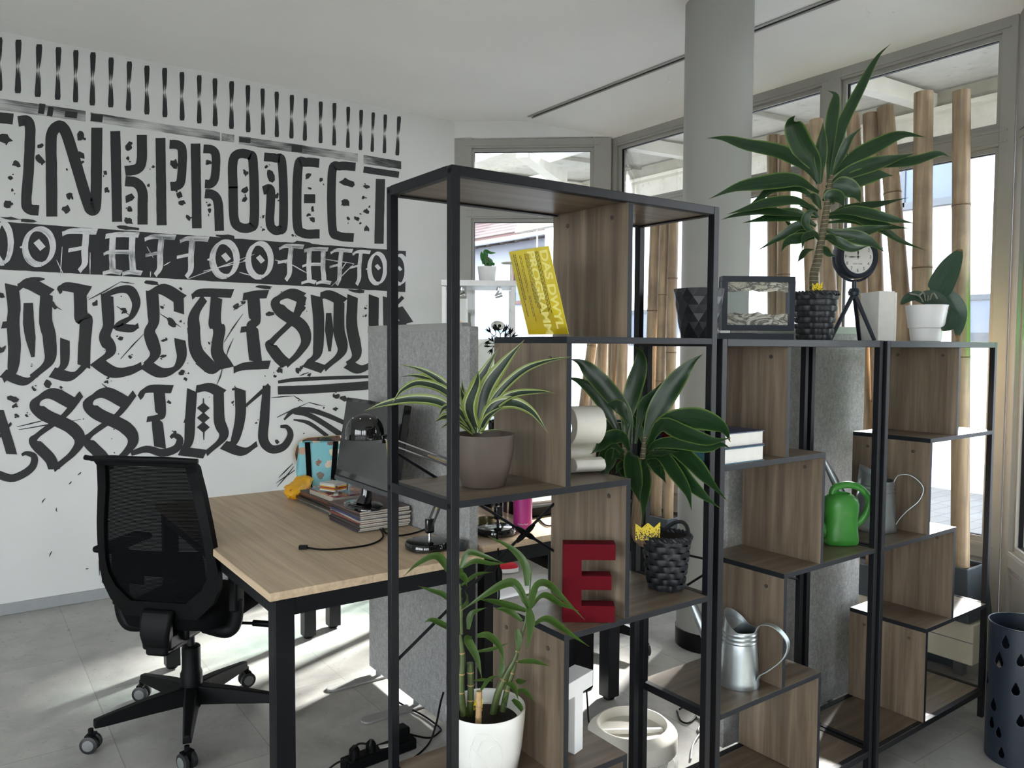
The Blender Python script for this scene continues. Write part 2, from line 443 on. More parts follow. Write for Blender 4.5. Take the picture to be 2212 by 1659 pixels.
# ------------------------------------------------------------------ mural on the back wall
def paint(name, c, streak=None, amount=.0, c2=(226, 227, 224)):
    t = NT(name)
    v = t.coord('Object', (70, 70, 70)); f = t.noise(v, 1, 4)
    col = t.ramp(f, [(.3, lin(c)), (.7, lin(tuple(min(255, x + 9) for x in c)))])
    if streak:
        uv = t.coord('UV', streak); s_ = t.noise(uv, 1.0, 6, .7, .2)
        u = t.n('ShaderNodeTexCoord'); sp = t.n('ShaderNodeSeparateXYZ'); t.l(u.outputs['UV'], sp.inputs[0])
        if amount == 'mid':       # brush runs dry at the middle of a stroke
            d = t.math('ABSOLUTE', t.math('SUBTRACT', sp.outputs[0], .5)); k_ = t.math('SUBTRACT', .24, d)
            fac = t.math('GREATER_THAN', t.math('ADD', t.math('MULTIPLY', k_, .9), s_), .68)
        else:
            big = t.noise(t.coord('Object', (3.1, 3, 9)), 1, 2)
            fac = t.ramp(t.math('ADD', s_, t.math('MULTIPLY', t.math('SUBTRACT', big, .5), .9)), [(amount - .1, (0, 0, 0, 1)), (amount + .12, (1, 1, 1, 1))])
        col = t.mix(fac, col, lin(c2))
    t.l(col, t.p.inputs['Base Color']); t.p.inputs['Roughness'].default_value = .55
    return t.m
BLK = (23, 24, 27)
M['paint'] = paint('mural_black', BLK)
M['paint_bar'] = paint('mural_black_dry', BLK, (1.2, 16, 1), 'mid')
M['paint_band'] = paint('mural_dry_band', BLK, (3.0, 60, 1), .52, (206, 207, 205))
M['paint_grey'] = paint('mural_grey_white', (205, 206, 207), (2.0, 9, 1), .66, (70, 72, 75))
rnd = random.Random(3)
class Mural:
    def __init__(s, off, depth, k=.40687, oy=0):
        s.mb = MB(); s.mb.sheet = True; s.y = WY - depth; s.k = k; s.oy = oy
    def P(s, p): return at(p[0] * s.k, s.oy + p[1] * s.k, Y=s.y)
    def stroke(s, pts, w, nib=None, n=None, rough=.05, round_=0, cut=0):
        s.y -= 1.2e-5
        pts = [Vector((a, b)) for a, b in pts]
        L = sum((pts[i + 1] - pts[i]).length for i in range(len(pts) - 1))
        n = n or max(6, int(L / 14))
        c = [Vector((q.x, q.y)) for q in catmull([Vector((p.x, p.y, 0)) for p in pts], n)]
        ra = rnd.random() * 100
        L_, R_ = [], []
        for i, p in enumerate(c):
            d = (c[min(i + 1, n)] - c[max(i - 1, 0)]).normalized(); q = Vector((-d.y, d.x))
            ww = w if not isinstance(w, (list, tuple)) else lerp_list(w, i / n)
            if nib is not None:
                nb = Vector((math.cos(nib), -math.sin(nib))); ww *= .45 + .62 * abs(d.x * nb.y - d.y * nb.x)
            if round_:
                e = min(i, n - i) / n * L
                if e < ww * .4: ww *= .75 + .25 * e / (ww * .4)
            j1 = 1 + rough * noise.noise(Vector((ra, i * .55, 0))); j2 = 1 + rough * noise.noise(Vector((ra + 50, i * .55, 0)))
            sh = d * (ww * .5 * cut)
            L_.append(s.mb.v(s.P(p + q * ww * .5 * j1 - sh))); R_.append(s.mb.v(s.P(p - q * ww * .5 * j2 + sh)))
        for i in range(n):
            s.mb.face([L_[i], L_[i + 1], R_[i + 1], R_[i]], 0, [(i / n, 0), ((i + 1) / n, 0), ((i + 1) / n, 1), (i / n, 1)])
    def poly(s, pts, seg=24):
        """quad, subdivided along its length, with a slightly rough edge"""
        a, b, c, d = [Vector(p) for p in pts]
        T, B = [], []
        for i in range(seg + 1):
            x = i / seg
            p = a.lerp(b, x); q = d.lerp(c, x)
            T.append(s.mb.v(s.P((p.x, p.y + rnd.uniform(-1.5, 1.5))))); B.append(s.mb.v(s.P((q.x, q.y + rnd.uniform(-1.5, 1.5)))))
        for i in range(seg): s.mb.face([T[i], B[i], B[i + 1], T[i + 1]], 0, [(i / seg, 0), (i / seg, 1), ((i + 1) / seg, 1), ((i + 1) / seg, 0)])
    def blob(s, x, y, r, stretch=1.0, ang=0, n=9):
        s.y -= 0.6e-5
        ca, sa = math.cos(ang), math.sin(ang)
        ps = []
        for i in range(n):
            a = 2 * math.pi * i / n; q = r * rnd.uniform(.55, 1.25)
            u, w = math.cos(a) * q * stretch, math.sin(a) * q
            ps.append(s.P((x + u * ca - w * sa, y + u * sa + w * ca)))
        s.mb.flat(ps)
    def done(s, name, m): return struct(name, s.mb, m, wall_back, smooth=0)
# top row of short bars
m1 = Mural(0, .0011)
bars = [(-4, 198, -4, 482, 34), (98, 210, 95, 495, 33), (208, 235, 200, 515, 33), (311, 250, 306, 530, 30), (403, 266, 401, 543, 28), (494, 278, 490, 560, 30), (590, 305, 588, 570, 29), (687, 326, 682, 588, 28), (780, 348, 780, 608, 28), (874, 360, 876, 622, 27), (966, 382, 967, 640, 26), (1058, 399, 1058, 655, 25), (1141, 416, 1143, 670, 26), (1230, 431, 1229, 684, 26), (1316, 452, 1318, 702, 25), (1394, 470, 1397, 715, 23), (1469, 487, 1470, 728, 23), (1550, 504, 1547, 735, 23), (1623, 521, 1618, 747, 22), (1703, 539, 1702, 760, 21), (1776, 547, 1774, 772, 21), (1849, 567, 1847, 785, 20), (1918, 583, 1914, 797, 20), (1982, 597, 1976, 806, 18), (2046, 608, 2041, 813, 19), (2119, 618, 2109, 825, 21)]
for x0, y0, x1, y1, w in bars: m1.stroke([(x0, y0), ((x0 + x1) / 2, (y0 + y1) / 2), (x1, y1)], [w * 1.08, w * .66, w * 1.08], n=16, round_=1)
for i in range(1, 30):                                    # the row goes on past the left edge of the photograph
    x = -4 - i * 104; m1.stroke([(x, 198 - i * 26), (x - 2, 338 - i * 22), (x - 3, 482 - i * 17)], [36 + i, 24 + i * .5, 36 + i], n=12, round_=1)
m1.done('painted_bars', M['paint_bar'])
m2 = Mural(0, .0012)
m2.poly([(-1400, 318), (455, 590), (455, 645), (-1400, 396)], 50); m2.poly([(480, 597), (1168, 703), (1168, 746), (480, 646)]); m2.poly([(1176, 706), (1244, 716), (1244, 756), (1176, 748)], 6)
m2.poly([(1268, 721), (1900, 816), (1900, 860), (1268, 765)]); m2.poly([(1930, 822), (2130, 856), (2130, 898), (1930, 870)], 12)
m2.done('painted_dry_lines', M['paint_band'])
m3 = Mural(0, .0013)
S = m3.stroke
def solid(l, w): S(l, w, rough=.045, n=max(14, len(l) * 7))
for x0, y0, x1, y1, h in ((205, 575, 238, 580, 55), (252, 590, 282, 595, 50), (345, 604, 410, 612, 34), (1548, 788, 1605, 790, 38), (1270, 742, 1330, 748, 26), (482, 622, 545, 630, 40)): S([(x0, y0), (x1, y1)], h, n=6)
S([(-1200, 500), (70, 632)], 58)
solid([(96, 645), (140, 640), (158, 668), (160, 720), (152, 900), (140, 1070), (158, 1110), (206, 1117)], 56)
solid([(275, 1150), (273, 900), (272, 730), (300, 675), (335, 680), (370, 760), (460, 1060), (490, 1115), (508, 1080), (512, 900), (514, 678)], 60)
solid([(612, 696), (617, 930), (622, 1178)], 54); solid([(753, 716), (752, 850), (728, 896), (664, 908)], 54); solid([(665, 962), (722, 970), (755, 1015), (757, 1100), (757, 1192)], 54)
solid([(852, 732), (855, 960), (858, 1196)], 53); solid([(900, 766), (945, 770), (968, 805), (962, 950), (942, 985), (905, 990)], 48)
solid([(1038, 762), (1042, 990), (1045, 1212)], 51); solid([(1080, 790), (1125, 795), (1146, 830), (1141, 940), (1118, 976), (1088, 976)], 46); solid([(1088, 1028), (1132, 1035), (1158, 1080), (1165, 1226)], 49)
solid([(1237, 1000), (1237, 860), (1265, 818), (1320, 822), (1344, 865), (1350, 1160), (1325, 1208), (1272, 1205), (1243, 1160), (1237, 990)], 50)
solid([(1402, 833), (1465, 840), (1498, 872), (1505, 1180), (1482, 1222), (1452, 1218), (1433, 1175), (1437, 1012), (1396, 1012)], 47)
solid([(1695, 866), (1625, 862), (1584, 885), (1578, 1180), (1610, 1238), (1697, 1242)], 49); S([(1614, 1055), (1674, 1055)], 48, n=6)
solid([(1888, 886), (1805, 882), (1764, 912), (1764, 1205), (1797, 1252), (1878, 1262)], 46)
S([(1930, 900), (2118, 928)], 34); solid([(2020, 950), (2016, 1120), (2012, 1294)], 49)
# brush blots and spatter between the letters
spots = [(215, 775, 18), (213, 845, 26), (430, 820, 22), (430, 720, 26), (437, 862, 12), (25, 735, 30), (85, 870, 22), (55, 945, 14), (65, 1010, 10), (150, 985, 12), (350, 1110, 26), (368, 1040, 24), (355, 900, 10), (560, 920, 14), (568, 1010, 18), (690, 1050, 26), (690, 1110, 18), (683, 1175, 22), (685, 775, 22), (680, 840, 12), (815, 885, 10), (790, 985, 10), (950, 1040, 20), (965, 1075, 20), (1000, 1158, 16), (925, 870, 26), (1105, 860, 20), (1110, 1090, 12), (1113, 1120, 14), (1305, 920, 16), (1300, 1010, 24), (1298, 1060, 16), (1435, 930, 28), (1415, 885, 10), (1470, 1040, 16), (1555, 1250, 10), (1640, 930, 18), (1645, 1000, 10), (1705, 955, 12), (1660, 1110, 12), (1660, 1165, 18), (1640, 1140, 12), (1845, 970, 30), (1838, 1078, 24), (1850, 1160, 12), (1945, 990, 14), (1930, 1050, 12), (1945, 1120, 20), (1895, 1160, 14), (1912, 1186, 8), (1950, 1215, 18), (1398, 1150, 8), (1397, 1220, 10), (45, 1080, 26), (490, 1040, 14)]
for x, y, r in spots:
    m3.blob(x, y, r * .8, rnd.uniform(1, 1.7), rnd.uniform(0, 3)); m3.blob(x + rnd.uniform(-20, 20), y + rnd.uniform(-25, 25), r * .3, 1.6, rnd.uniform(0, 3))
# black band
m3.y -= 2e-5
m3.poly([(-1400, 1075), (2155, 1332), (2152, 1550), (-1400, 1352)], 90)
for x, y in ((50, 1160), (140, 1170), (660, 1208), (700, 1212), (1200, 1255), (1600, 1290), (200, 1480), (800, 1500), (1400, 1525), (1900, 1545)): m3.blob(x, y, 10, 5, .1)
# second and third painted lines: broad-nib lettering (crop 2 coordinates)
m3.oy = 560
NB = R(40)
def nib(l, w, cut=.35): S(l, w * 1.12, nib=NB, rough=.03, cut=cut)
nib([(62, 135), (74, 250), (70, 345), (76, 480), (62, 590), (15, 640)], 66); nib([(10, 350), (60, 345)], 40); nib([(95, 150), (150, 128), (265, 185)], 58); nib([(247, 182), (243, 320), (262, 420), (258, 540), (165, 632)], 66); nib([(15, 605), (130, 650), (200, 610)], 46); S([(150, 232), (152, 340), (162, 420), (175, 520)], [50, 60, 55, 18])
nib([(310, 172), (345, 145), (475, 168)], 50); nib([(425, 172), (432, 300), (455, 335), (447, 480), (445, 570)], 66); nib([(275, 600), (380, 622), (458, 560)], 55); nib([(345, 425), (340, 550), (300, 605)], 50)
nib([(568, 190), (575, 335), (560, 410), (582, 490), (525, 548)], 62); nib([(545, 200), (620, 165), (690, 165), (722, 235), (692, 310), (622, 352), (700, 368), (735, 352)], 44); nib([(505, 540), (600, 600), (690, 592), (752, 565)], 58)
nib([(808, 175), (815, 320), (798, 390), (820, 500), (772, 568)], 62); nib([(785, 190), (862, 158), (965, 215)], 58); nib([(948, 200), (950, 285)], 52); nib([(765, 555), (850, 602), (925, 585), (962, 520), (955, 425)], 54)
nib([(1018, 200), (1065, 178), (1235, 182)], 48); nib([(1085, 205), (1035, 290), (1030, 370), (1045, 490), (1125, 585)], 62); nib([(1150, 200), (1142, 330), (1162, 380), (1155, 490), (1205, 578)], 62); nib([(1060, 540), (1130, 590), (1190, 555)], 44); nib([(995, 380), (1040, 360)], 44)
nib([(1290, 200), (1350, 188), (1422, 185)], 48); nib([(1345, 200), (1352, 320), (1340, 370), (1357, 545)], 62); nib([(1240, 588), (1300, 568), (1432, 560)], 48); nib([(1278, 375), (1345, 365)], 36)
nib([(1605, 205), (1535, 182), (1470, 222), (1500, 282), (1598, 352), (1622, 430), (1585, 500), (1520, 562)], 56); nib([(1610, 190), (1565, 310), (1455, 425), (1440, 460), (1480, 520), (1525, 562)], 52)
nib([(1680, 195), (1692, 330), (1685, 490), (1640, 552)], 56); nib([(1700, 195), (1745, 188), (1825, 228)], 48); nib([(1800, 222), (1800, 370), (1812, 490), (1722, 582)], 56); nib([(1620, 550), (1720, 585)], 44); S([(1745, 285), (1748, 380), (1750, 490)], [28, 46, 14])
nib([(1872, 195), (1868, 350), (1890, 500), (1845, 562)], 56); nib([(1985, 195), (1983, 360)], 52); nib([(1845, 556), (1910, 585), (1990, 550)], 48); nib([(1985, 350), (1990, 555)], 50)
nib([(2060, 205), (2062, 345), (2066, 560)], 52); S([(2106, 235), (2140, 200)], 20, n=5); nib([(2108, 258), (2138, 300), (2165, 340)], 48); nib([(2130, 330), (2150, 450), (2130, 560)], 46)
S([(1476, 652), (1620, 636), (2140, 618)], [16, 22, 14]); S([(1475, 696), (1700, 688), (2140, 655)], 45, n=30, rough=.03)
nib([(-10, 800), (28, 920), (62, 1035)], 48); S([(-20, 1140), (70, 1162), (165, 1110), (182, 1050), (140, 1030), (115, 1040)], [45, 42, 40, 36, 22, 14]); nib([(-10, 950), (60, 870)], 24)
for dx, dy in ((0, 0), (283, -4)):
    nib([(385, 760 + dy) if 0 else (385 + dx, 765 + dy), (270 + dx, 712 + dy), (192 + dx, 762 + dy), (232 + dx, 822 + dy), (375 + dx, 892 + dy), (420 + dx, 960 + dy), (385 + dx, 1030 + dy), (285 + dx, 1115 + dy)], 60)
    nib([(432 + dx, 715 + dy), (340 + dx, 830 + dy), (205 + dx, 930 + dy), (188 + dx, 975 + dy), (262 + dx, 1055 + dy), (288 + dx, 1115 + dy)], 52)
nib([(738, 735), (785, 690), (915, 690)], 46); nib([(845, 700), (852, 820), (836, 860), (850, 1000)], 56); S([(695, 1032), (780, 1008), (860, 1028), (935, 1005), (955, 955), (925, 935), (905, 948)], [26, 38, 42, 42, 36, 26, 16]); nib([(780, 850), (850, 840)], 34)
nib([(1020, 695), (1010, 840), (1002, 960), (970, 1022)], 54); nib([(1040, 690), (1110, 680), (1182, 715)], 48); nib([(1160, 700), (1165, 850), (1182, 945), (1095, 1032)], 54); nib([(955, 1018), (1090, 1035)], 48)
for y in (790, 842, 892): m3.mb.flat([m3.P(q) for q in ((1045, y), (1080, y - 30), (1114, y), (1080, y + 30))])
S([(1080, 738), (1082, 960)], [6, 14, 5]); nib([(980, 850), (1010, 850)], 40)
nib([(1275, 688), (1275, 840), (1242, 965), (1190, 1000)], 56); nib([(1185, 985), (1290, 1022), (1365, 980)], 48); S([(1300, 782), (1430, 668)], [14, 24]); S([(1416, 672), (1405, 840), (1398, 955), (1440, 1008), (1505, 995), (1542, 935), (1525, 892), (1488, 888)], [42, 52, 54, 46, 40, 34, 24, 14]); nib([(1380, 820), (1410, 810)], 34)
S([(1508, 852), (1560, 805), (1640, 800), (1740, 830), (1900, 900)], [10, 26, 28, 26, 22]); S([(1560, 816), (1650, 832), (1800, 925), (1900, 990)], [14, 28, 30, 24]); S([(1558, 852), (1640, 870), (1740, 940)], [8, 22, 20])
for x0, y0, x1, y1 in ((1560, 1100, 1470, 1210), (1555, 1085, 1480, 1160), (1565, 1120, 1465, 1190), (1440, 735, 1560, 725), (1560, 725, 1610, 755), (1470, 840, 1640, 760), (1640, 760, 1720, 780), (380, 1180, 365, 1195), (275, 1550, 262, 1580), (240, 1270, 222, 1296), (300, 1320, 304, 1342), (430, 1130, 412, 1146), (530, 1420, 524, 1470), (540, 1460, 542, 1720), (525, 1600, 527, 1680), (455, 1645, 470, 1642), (640, 530, 770, 390), (590, 700, 540, 660), (1180, 580, 1150, 670), (850, 290, 960, 360), (260, 230, 330, 270), (620, 250, 690, 300), (1240, 270, 1290, 240), (470, 215, 640, 120), (640, 120, 715, 130), (90, 890, 260, 850), (100, 905, 430, 850), (1190, 440, 1290, 290), (1200, 520, 1240, 420), (1590, 620, 1640, 600)):
    S([(x0, y0), ((x0 + x1) / 2 + rnd.uniform(-4, 4), (y0 + y1) / 2), (x1, y1)], [3, 7, 2], n=8, rough=.5)
spots2 = [(285, 245, 20), (505, 235, 20), (640, 420, 14), (660, 270, 20), (690, 520, 14), (910, 335, 26), (870, 430, 14), (865, 515, 14), (960, 330, 10), (965, 600, 18), (985, 635, 14), (1000, 605, 8), (1250, 250, 20), (1290, 230, 12), (1440, 290, 20), (1610, 265, 16), (1605, 225, 16), (1580, 590, 20), (1600, 575, 14), (1485, 590, 20), (1460, 620, 10), (1640, 615, 12), (250, 660, 24), (180, 688, 12), (325, 680, 10), (70, 740, 26), (80, 775, 14), (140, 830, 10), (90, 830, 14), (900, 760, 12), (930, 920, 12), (1785, 728, 18), (1825, 740, 20), (1780, 795, 14), (1720, 788, 6), (565, 650, 12), (575, 630, 8), (1240, 690, 10), (1235, 760, 10), (1940, 260, 8), (1942, 300, 10), (1360, 870, 8), (1470, 970, 16), (5, 190, 22), (10, 480, 22), (860, 255, 10), (1110, 445, 8), (960, 158, 10)]
for x, y, r in spots2:
    m3.blob(x, y, r * .75, rnd.uniform(1, 1.9), rnd.uniform(-1, 1)); m3.blob(x + rnd.uniform(-18, 18), y + rnd.uniform(-18, 18), r * .3, 1.6, rnd.uniform(0, 3))
for i in range(60): m3.blob(rnd.uniform(20, 1900), rnd.uniform(140, 1080), rnd.uniform(1.5, 4), 1.5, rnd.uniform(0, 3), 6)
m3.done('painted_lettering', M['paint'])
# pale lettering inside the black band
m4 = Mural(0, .0058)
G = lambda l, w: m4.stroke(l, w, nib=R(30), rough=.12, cut=.3)
def ring(cx, cy, rx, ry, w, tick=True):
    m4.stroke([(cx + rx * math.cos(a), cy + ry * math.sin(a)) for a in [R(80) + 2 * math.pi * i / 16 for i in range(17)]], w, nib=R(35), n=44, rough=.1)
    if tick: m4.stroke([(cx - rx - w * .8, cy + 4), (cx - rx + w * .2, cy - 4)], [w * .2, w * .8], n=5)
def dia(cx, cy, s_): m4.mb.flat([m4.P(q) for q in ((cx - s_, cy - s_ * .3), (cx - s_ * .1, cy - s_), (cx + s_, cy + s_ * .3), (cx + s_ * .1, cy + s_))])
def T(x0, x1, yt, xs_, yb, w):
    G([(x0, yt + 14), (x0 + (x1 - x0) * .3, yt - 2), (x1, yt + 2)], w); h = yb - yt
    G([(xs_, yt), (xs_ - 8, yt + h * .45), (xs_ - 10, yt + h * .8), (xs_ - 38 * w / 40, yb)], w * .9); G([(xs_ - 95 * w / 40, yt + h * .48), (xs_ - 25 * w / 40, yt + h * .42)], w * .75)
def A(x0, x1, yt, yb, w):
    h = yb - yt
    G([(x0, yt + 10), (x0 + (x1 - x0) * .4, yt), (x1, yt + 2)], w); xl, xr = x0 + (x1 - x0) * .22, x0 + (x1 - x0) * .8
    G([(xl, yt + 5), (xl - 4, yt + h * .5), (xl, yb - 10)], w * .9); G([(xr, yt + 5), (xr - 2, yt + h * .5), (xr + 4, yb - 10)], w * .9)
    G([(x0 - 10, yt + h * .52), (x0 + 25, yt + h * .46), (xr, yt + h * .46)], w * .8); G([(x0 - 15, yb + 4), (x0 + (x1 - x0) * .2, yb - 8), (x0 + (x1 - x0) * .48, yb)], w * .85); G([(x0 + (x1 - x0) * .5, yb + 6), (x0 + (x1 - x0) * .75, yb - 4), (x1 + 15, yb + 2)], w * .85)
ring(15, 1292, 42, 105, 34, False); ring(207, 1310, 74, 95, 34); dia(210, 1300, 32)
T(330, 515, 1228, 458, 1440, 40); A(560, 738, 1245, 1448, 38); T(768, 932, 1258, 858, 1462, 36); T(955, 1108, 1268, 1022, 1472, 35)
ring(1192, 1376, 64, 92, 34); dia(1200, 1366, 26); ring(1378, 1382, 60, 90, 32); dia(1383, 1376, 24)
T(1482, 1612, 1308, 1546, 1488, 30); A(1615, 1742, 1322, 1500, 28); T(1755, 1872, 1330, 1812, 1512, 26); T(1872, 1966, 1338, 1916, 1512, 24)
ring(2003, 1426, 42, 80, 24); dia(2006, 1418, 17); ring(2122, 1432, 36, 76, 22); dia(2122, 1426, 14)
ring(-180, 1275, 78, 98, 36); T(-470, -285, 1170, -345, 1385, 42)
for x0, y0, x1, y1 in ((330, 1310, 320, 1470), (300, 1380, 340, 1465), (470, 1220, 455, 1330), (478, 1340, 478, 1468), (780, 1310, 815, 1370), (870, 1410, 905, 1390), (800, 1440, 798, 1470), (1000, 1480, 1350, 1350), (1080, 1440, 1330, 1380), (1270, 1445, 1340, 1465), (1460, 1380, 1530, 1400), (1530, 1395, 1640, 1455), (1720, 1375, 1880, 1400), (1880, 1400, 1760, 1520), (1840, 1390, 1800, 1450)):
    m4.stroke([(x0, y0), (x1, y1)], [3, 6, 2], n=8, rough=.6)
m4.done('painted_pale_lettering', M['paint_grey'])

# ------------------------------------------------------------------ outdoors
M['render_white'] = simple('white_render', (206, 209, 216), .9, 0, .02, 6, .1)
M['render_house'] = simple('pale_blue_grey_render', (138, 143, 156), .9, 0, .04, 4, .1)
M['paver'] = simple('pale_pavers', (196, 196, 192), .9, 0, .06, 5)
t = NT('weathered_roof_sheet'); v = t.coord('Object'); f = t.noise(v, 2.5, 6, .7); f2 = t.noise(v, 14, 4)
c = t.ramp(f, [(.3, lin((190, 189, 182))), (.6, lin((214, 213, 206)))]); c = t.mix(t.ramp(f2, [(.6, (0, 0, 0, 1)), (.8, (1, 1, 1, 1))]), c, lin((160, 158, 146)))
t.l(c, t.p.inputs['Base Color']); t.p.inputs['Roughness'].default_value = .8; M['canopy'] = t.m
M['canopy_steel'] = simple('canopy_steel', (168, 166, 156), .6, 0, .1, 9)
M['canopy_white'] = simple('canopy_white_beam', (222, 220, 210), .6, 0, .05, 9)
mb = MB(); mb.box((-40, -40, -.32), (40, 40, -.13))
t = NT('pavers'); br = t.n('ShaderNodeTexBrick'); br.inputs['Scale'].default_value = 1; br.inputs['Brick Width'].default_value = .3; br.inputs['Row Height'].default_value = .15; br.inputs['Mortar Size'].default_value = .006
br.inputs['Color1'].default_value = lin((92, 92, 91)); br.inputs['Color2'].default_value = lin((100, 100, 99)); br.inputs['Mortar'].default_value = lin((74, 74, 73)); t.l(t.coord('Object'), br.inputs['Vector']); t.l(br.outputs['Color'], t.p.inputs['Base Color']); t.p.inputs['Roughness'].default_value = .9
struct('ground', mb, t.m, smooth=0)
# canopy along the glass front
cx = 5.5
cn = thing('canopy', 'pale weathered canopy roof with beams outside the glass front', 'canopy', (cx, 3, 2.9))
mb = MB(); mb.prism([(3.95, -1, 3.12), (cx + .1, -1, 3.19), (cx + .1, -1, 3.25), (3.95, -1, 3.18)], (0, 10.5, 0)); link('roof_sheet', mb, M['canopy'], cn, smooth=0)
mb = MB(); mb.box((cx - .05, -1, 3.06), (cx + .05, 9.5, 3.17)); link('beam', mb, M['canopy_steel'], cn, smooth=0)
mb = MB(); mb.box((cx - .09, -1, 3.03), (cx + .09, 9.5, 3.06)); link('beam_flange', mb, M['canopy_white'], cn, smooth=0)
mb = MB(); mb.box((cx + .0, -1, 2.86), (cx + .04, 7.6, 3.04)); link('fascia', mb, M['canopy'], cn, smooth=0)
mb = MB(); mb.box((cx - .03, -1, 2.78), (cx + .06, 7.6, 2.86)); link('lower_beam', mb, M['canopy_steel'], cn, smooth=0)
for i, y in enumerate((.9, 2.75, 4.65, 6.4, 8.2)):
    mb = MB(); mb.bar((3.97, y, 3.06), (cx, y + .0, 3.11), .09, .1); link('rafter', mb, M['canopy_white'], cn, smooth=0)
for y in (1.75, 3.65, 5.5, 7.3):
    mb = MB(); mb.bar((3.97, y, 3.105), (cx, y, 3.16), .02, .03); link('joint_strip', mb, M['canopy_steel'], cn, smooth=0)
mb = MB(); mb.bar((3.7, 5.05, 2.98), (4.55, 5.65, 2.98), .1, .1); mb.bar((4.55, 5.65, 2.98), (4.4, 6.6, 2.98), .1, .1); mb.cbox((4.55, 5.65, 2.96), (.12, .12, .18)); link('corner_brace', mb, M['canopy_white'], cn, smooth=0)
for y in (5.6, 7.2):
    mb = MB(); mb.box((cx + .0, y, 2.4), (cx + .01, y + .02, 2.9)); link('panel_joint', mb, M['canopy_steel'], cn, smooth=0)
# white building across the yard
bd = thing('building', 'white rendered building with dark windows beyond the bamboo', 'building', (10, 6, -.13))
mb = MB(); mb.box((9.0, -2.5, -.13), (10.3, 11.55, 4.25)); link('wall', mb, M['render_white'], bd, smooth=0)
M['dark_glass'] = simple('dark_window_glass', (70, 84, 104), .08, 0, .1, 3)
M['alu_dark'] = simple('dark_window_frame', (62, 70, 80), .4, 0, .05)
def bwin(y0, y1, z0, z1, x=9.0):
    mb = MB(); w = .06
    for q in ((y0, y0 + w, z0, z1), (y1 - w, y1, z0, z1), (y0, y1, z0, z0 + w), (y0, y1, z1 - w, z1)): mb.box((x - .03, q[0], q[2]), (x + .02, q[1], q[3]))
    mb.box((x - .09, y0 - .05, z0 - .03), (x, y1 + .05, z0))
    f = link('window', mb, M['alu_dark'], bd, smooth=0)
    mb = MB(); mb.box((x - .012, y0 + .05, z0 + .05), (x + .01, y1 - .05, z1 - .05)); link('pane', mb, M['dark_glass'], f, smooth=0)
bwin(4.2, 4.85, 3.05, 3.95); bwin(3.2, 4.12, 1.55, 2.02); bwin(7.4, 9.6, 1.5, 2.02)
# tiled house further off
E0 = Vector((11.188, 17.459, 0)); E1 = Vector((11.45, 13.1, 0)); dE = (E1 - E0).normalized(); nE = Vector((-dE.y, dE.x, 0))
if nE.x > 0: nE = -nE
hs = thing('house', 'old house with red tiled roof and pale wall beyond the window', 'house', (12.5, 15, -.13))
F0 = E0 - dE * 8
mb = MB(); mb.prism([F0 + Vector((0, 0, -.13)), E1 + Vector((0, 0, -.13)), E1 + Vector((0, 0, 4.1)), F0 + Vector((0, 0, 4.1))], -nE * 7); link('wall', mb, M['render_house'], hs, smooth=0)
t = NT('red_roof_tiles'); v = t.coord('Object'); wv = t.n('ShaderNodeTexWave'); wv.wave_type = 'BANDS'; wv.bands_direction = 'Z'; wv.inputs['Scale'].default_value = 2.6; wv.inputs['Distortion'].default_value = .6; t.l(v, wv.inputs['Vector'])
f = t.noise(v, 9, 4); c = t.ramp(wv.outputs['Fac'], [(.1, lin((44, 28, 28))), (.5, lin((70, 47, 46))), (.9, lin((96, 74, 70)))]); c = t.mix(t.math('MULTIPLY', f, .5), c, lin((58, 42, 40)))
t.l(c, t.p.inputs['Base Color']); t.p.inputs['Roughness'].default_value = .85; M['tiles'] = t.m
mb = MB(); U = Vector((0, 0, 1))
a, b = F0 + nE * .55 + U * 3.98, E1 + nE * .55 + dE * .4 + U * 3.98; rdg = -nE * 4 + U * 2.3
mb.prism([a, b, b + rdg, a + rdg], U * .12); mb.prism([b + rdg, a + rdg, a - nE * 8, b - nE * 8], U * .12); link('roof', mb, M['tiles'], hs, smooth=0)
mb = MB()
for i in range(22): mb.bar(E1 + nE * .5 - dE * (i * .55 + .3) + U * 3.93, E1 - nE * .2 - dE * (i * .55 + .3) + U * 4.05, .12, .12)
link('rafter_ends', mb, simple('dark_timber', (70, 60, 56), .8), hs, smooth=0)
mb = MB(); mb.tube([a + nE * .06 - U * .03, b + nE * .06 - U * .03], .06); 
for k_ in (1.1, 1.5): mb.tube([a - nE * k_ + U * (k_ * .57 + .3), b - nE * k_ + U * (k_ * .57 + .3)], .025)
link('gutter', mb, M['zinc'], hs)
dp = E1 - dE * 4.75 - nE * 1.2 + U * 4.75
mb = MB(); mb.cbox(dp + U * .1, (1.0, .9, 1.5)); link('dormer', mb, simple('pink_dormer', (104, 70, 70), .8), hs, smooth=0)
mb = MB(); q = E1 - dE * 2.12 + nE * .02 + U * 2.45
for s0, s1, z0, z1 in ((-.5, -.42, 0, 1.3), (.42, .5, 0, 1.3), (-.04, .04, 0, 1.3), (-.5, .5, 1.22, 1.3), (-.5, .5, 0, .08)):
    mb.prism([q + dE * s0 + U * z0, q + dE * s1 + U * z0, q + dE * s1 + U * z1, q + dE * s0 + U * z1], nE * .06)
wf = link('window', mb, simple('brown_window', (80, 54, 48), .6), hs, smooth=0)
mb = MB(); mb.prism([q + dE * -.45, q + dE * .45, q + dE * .45 + U * 1.25, q - dE * .45 + U * 1.25], nE * .02); link('pane', mb, M['dark_glass'], wf, smooth=0)
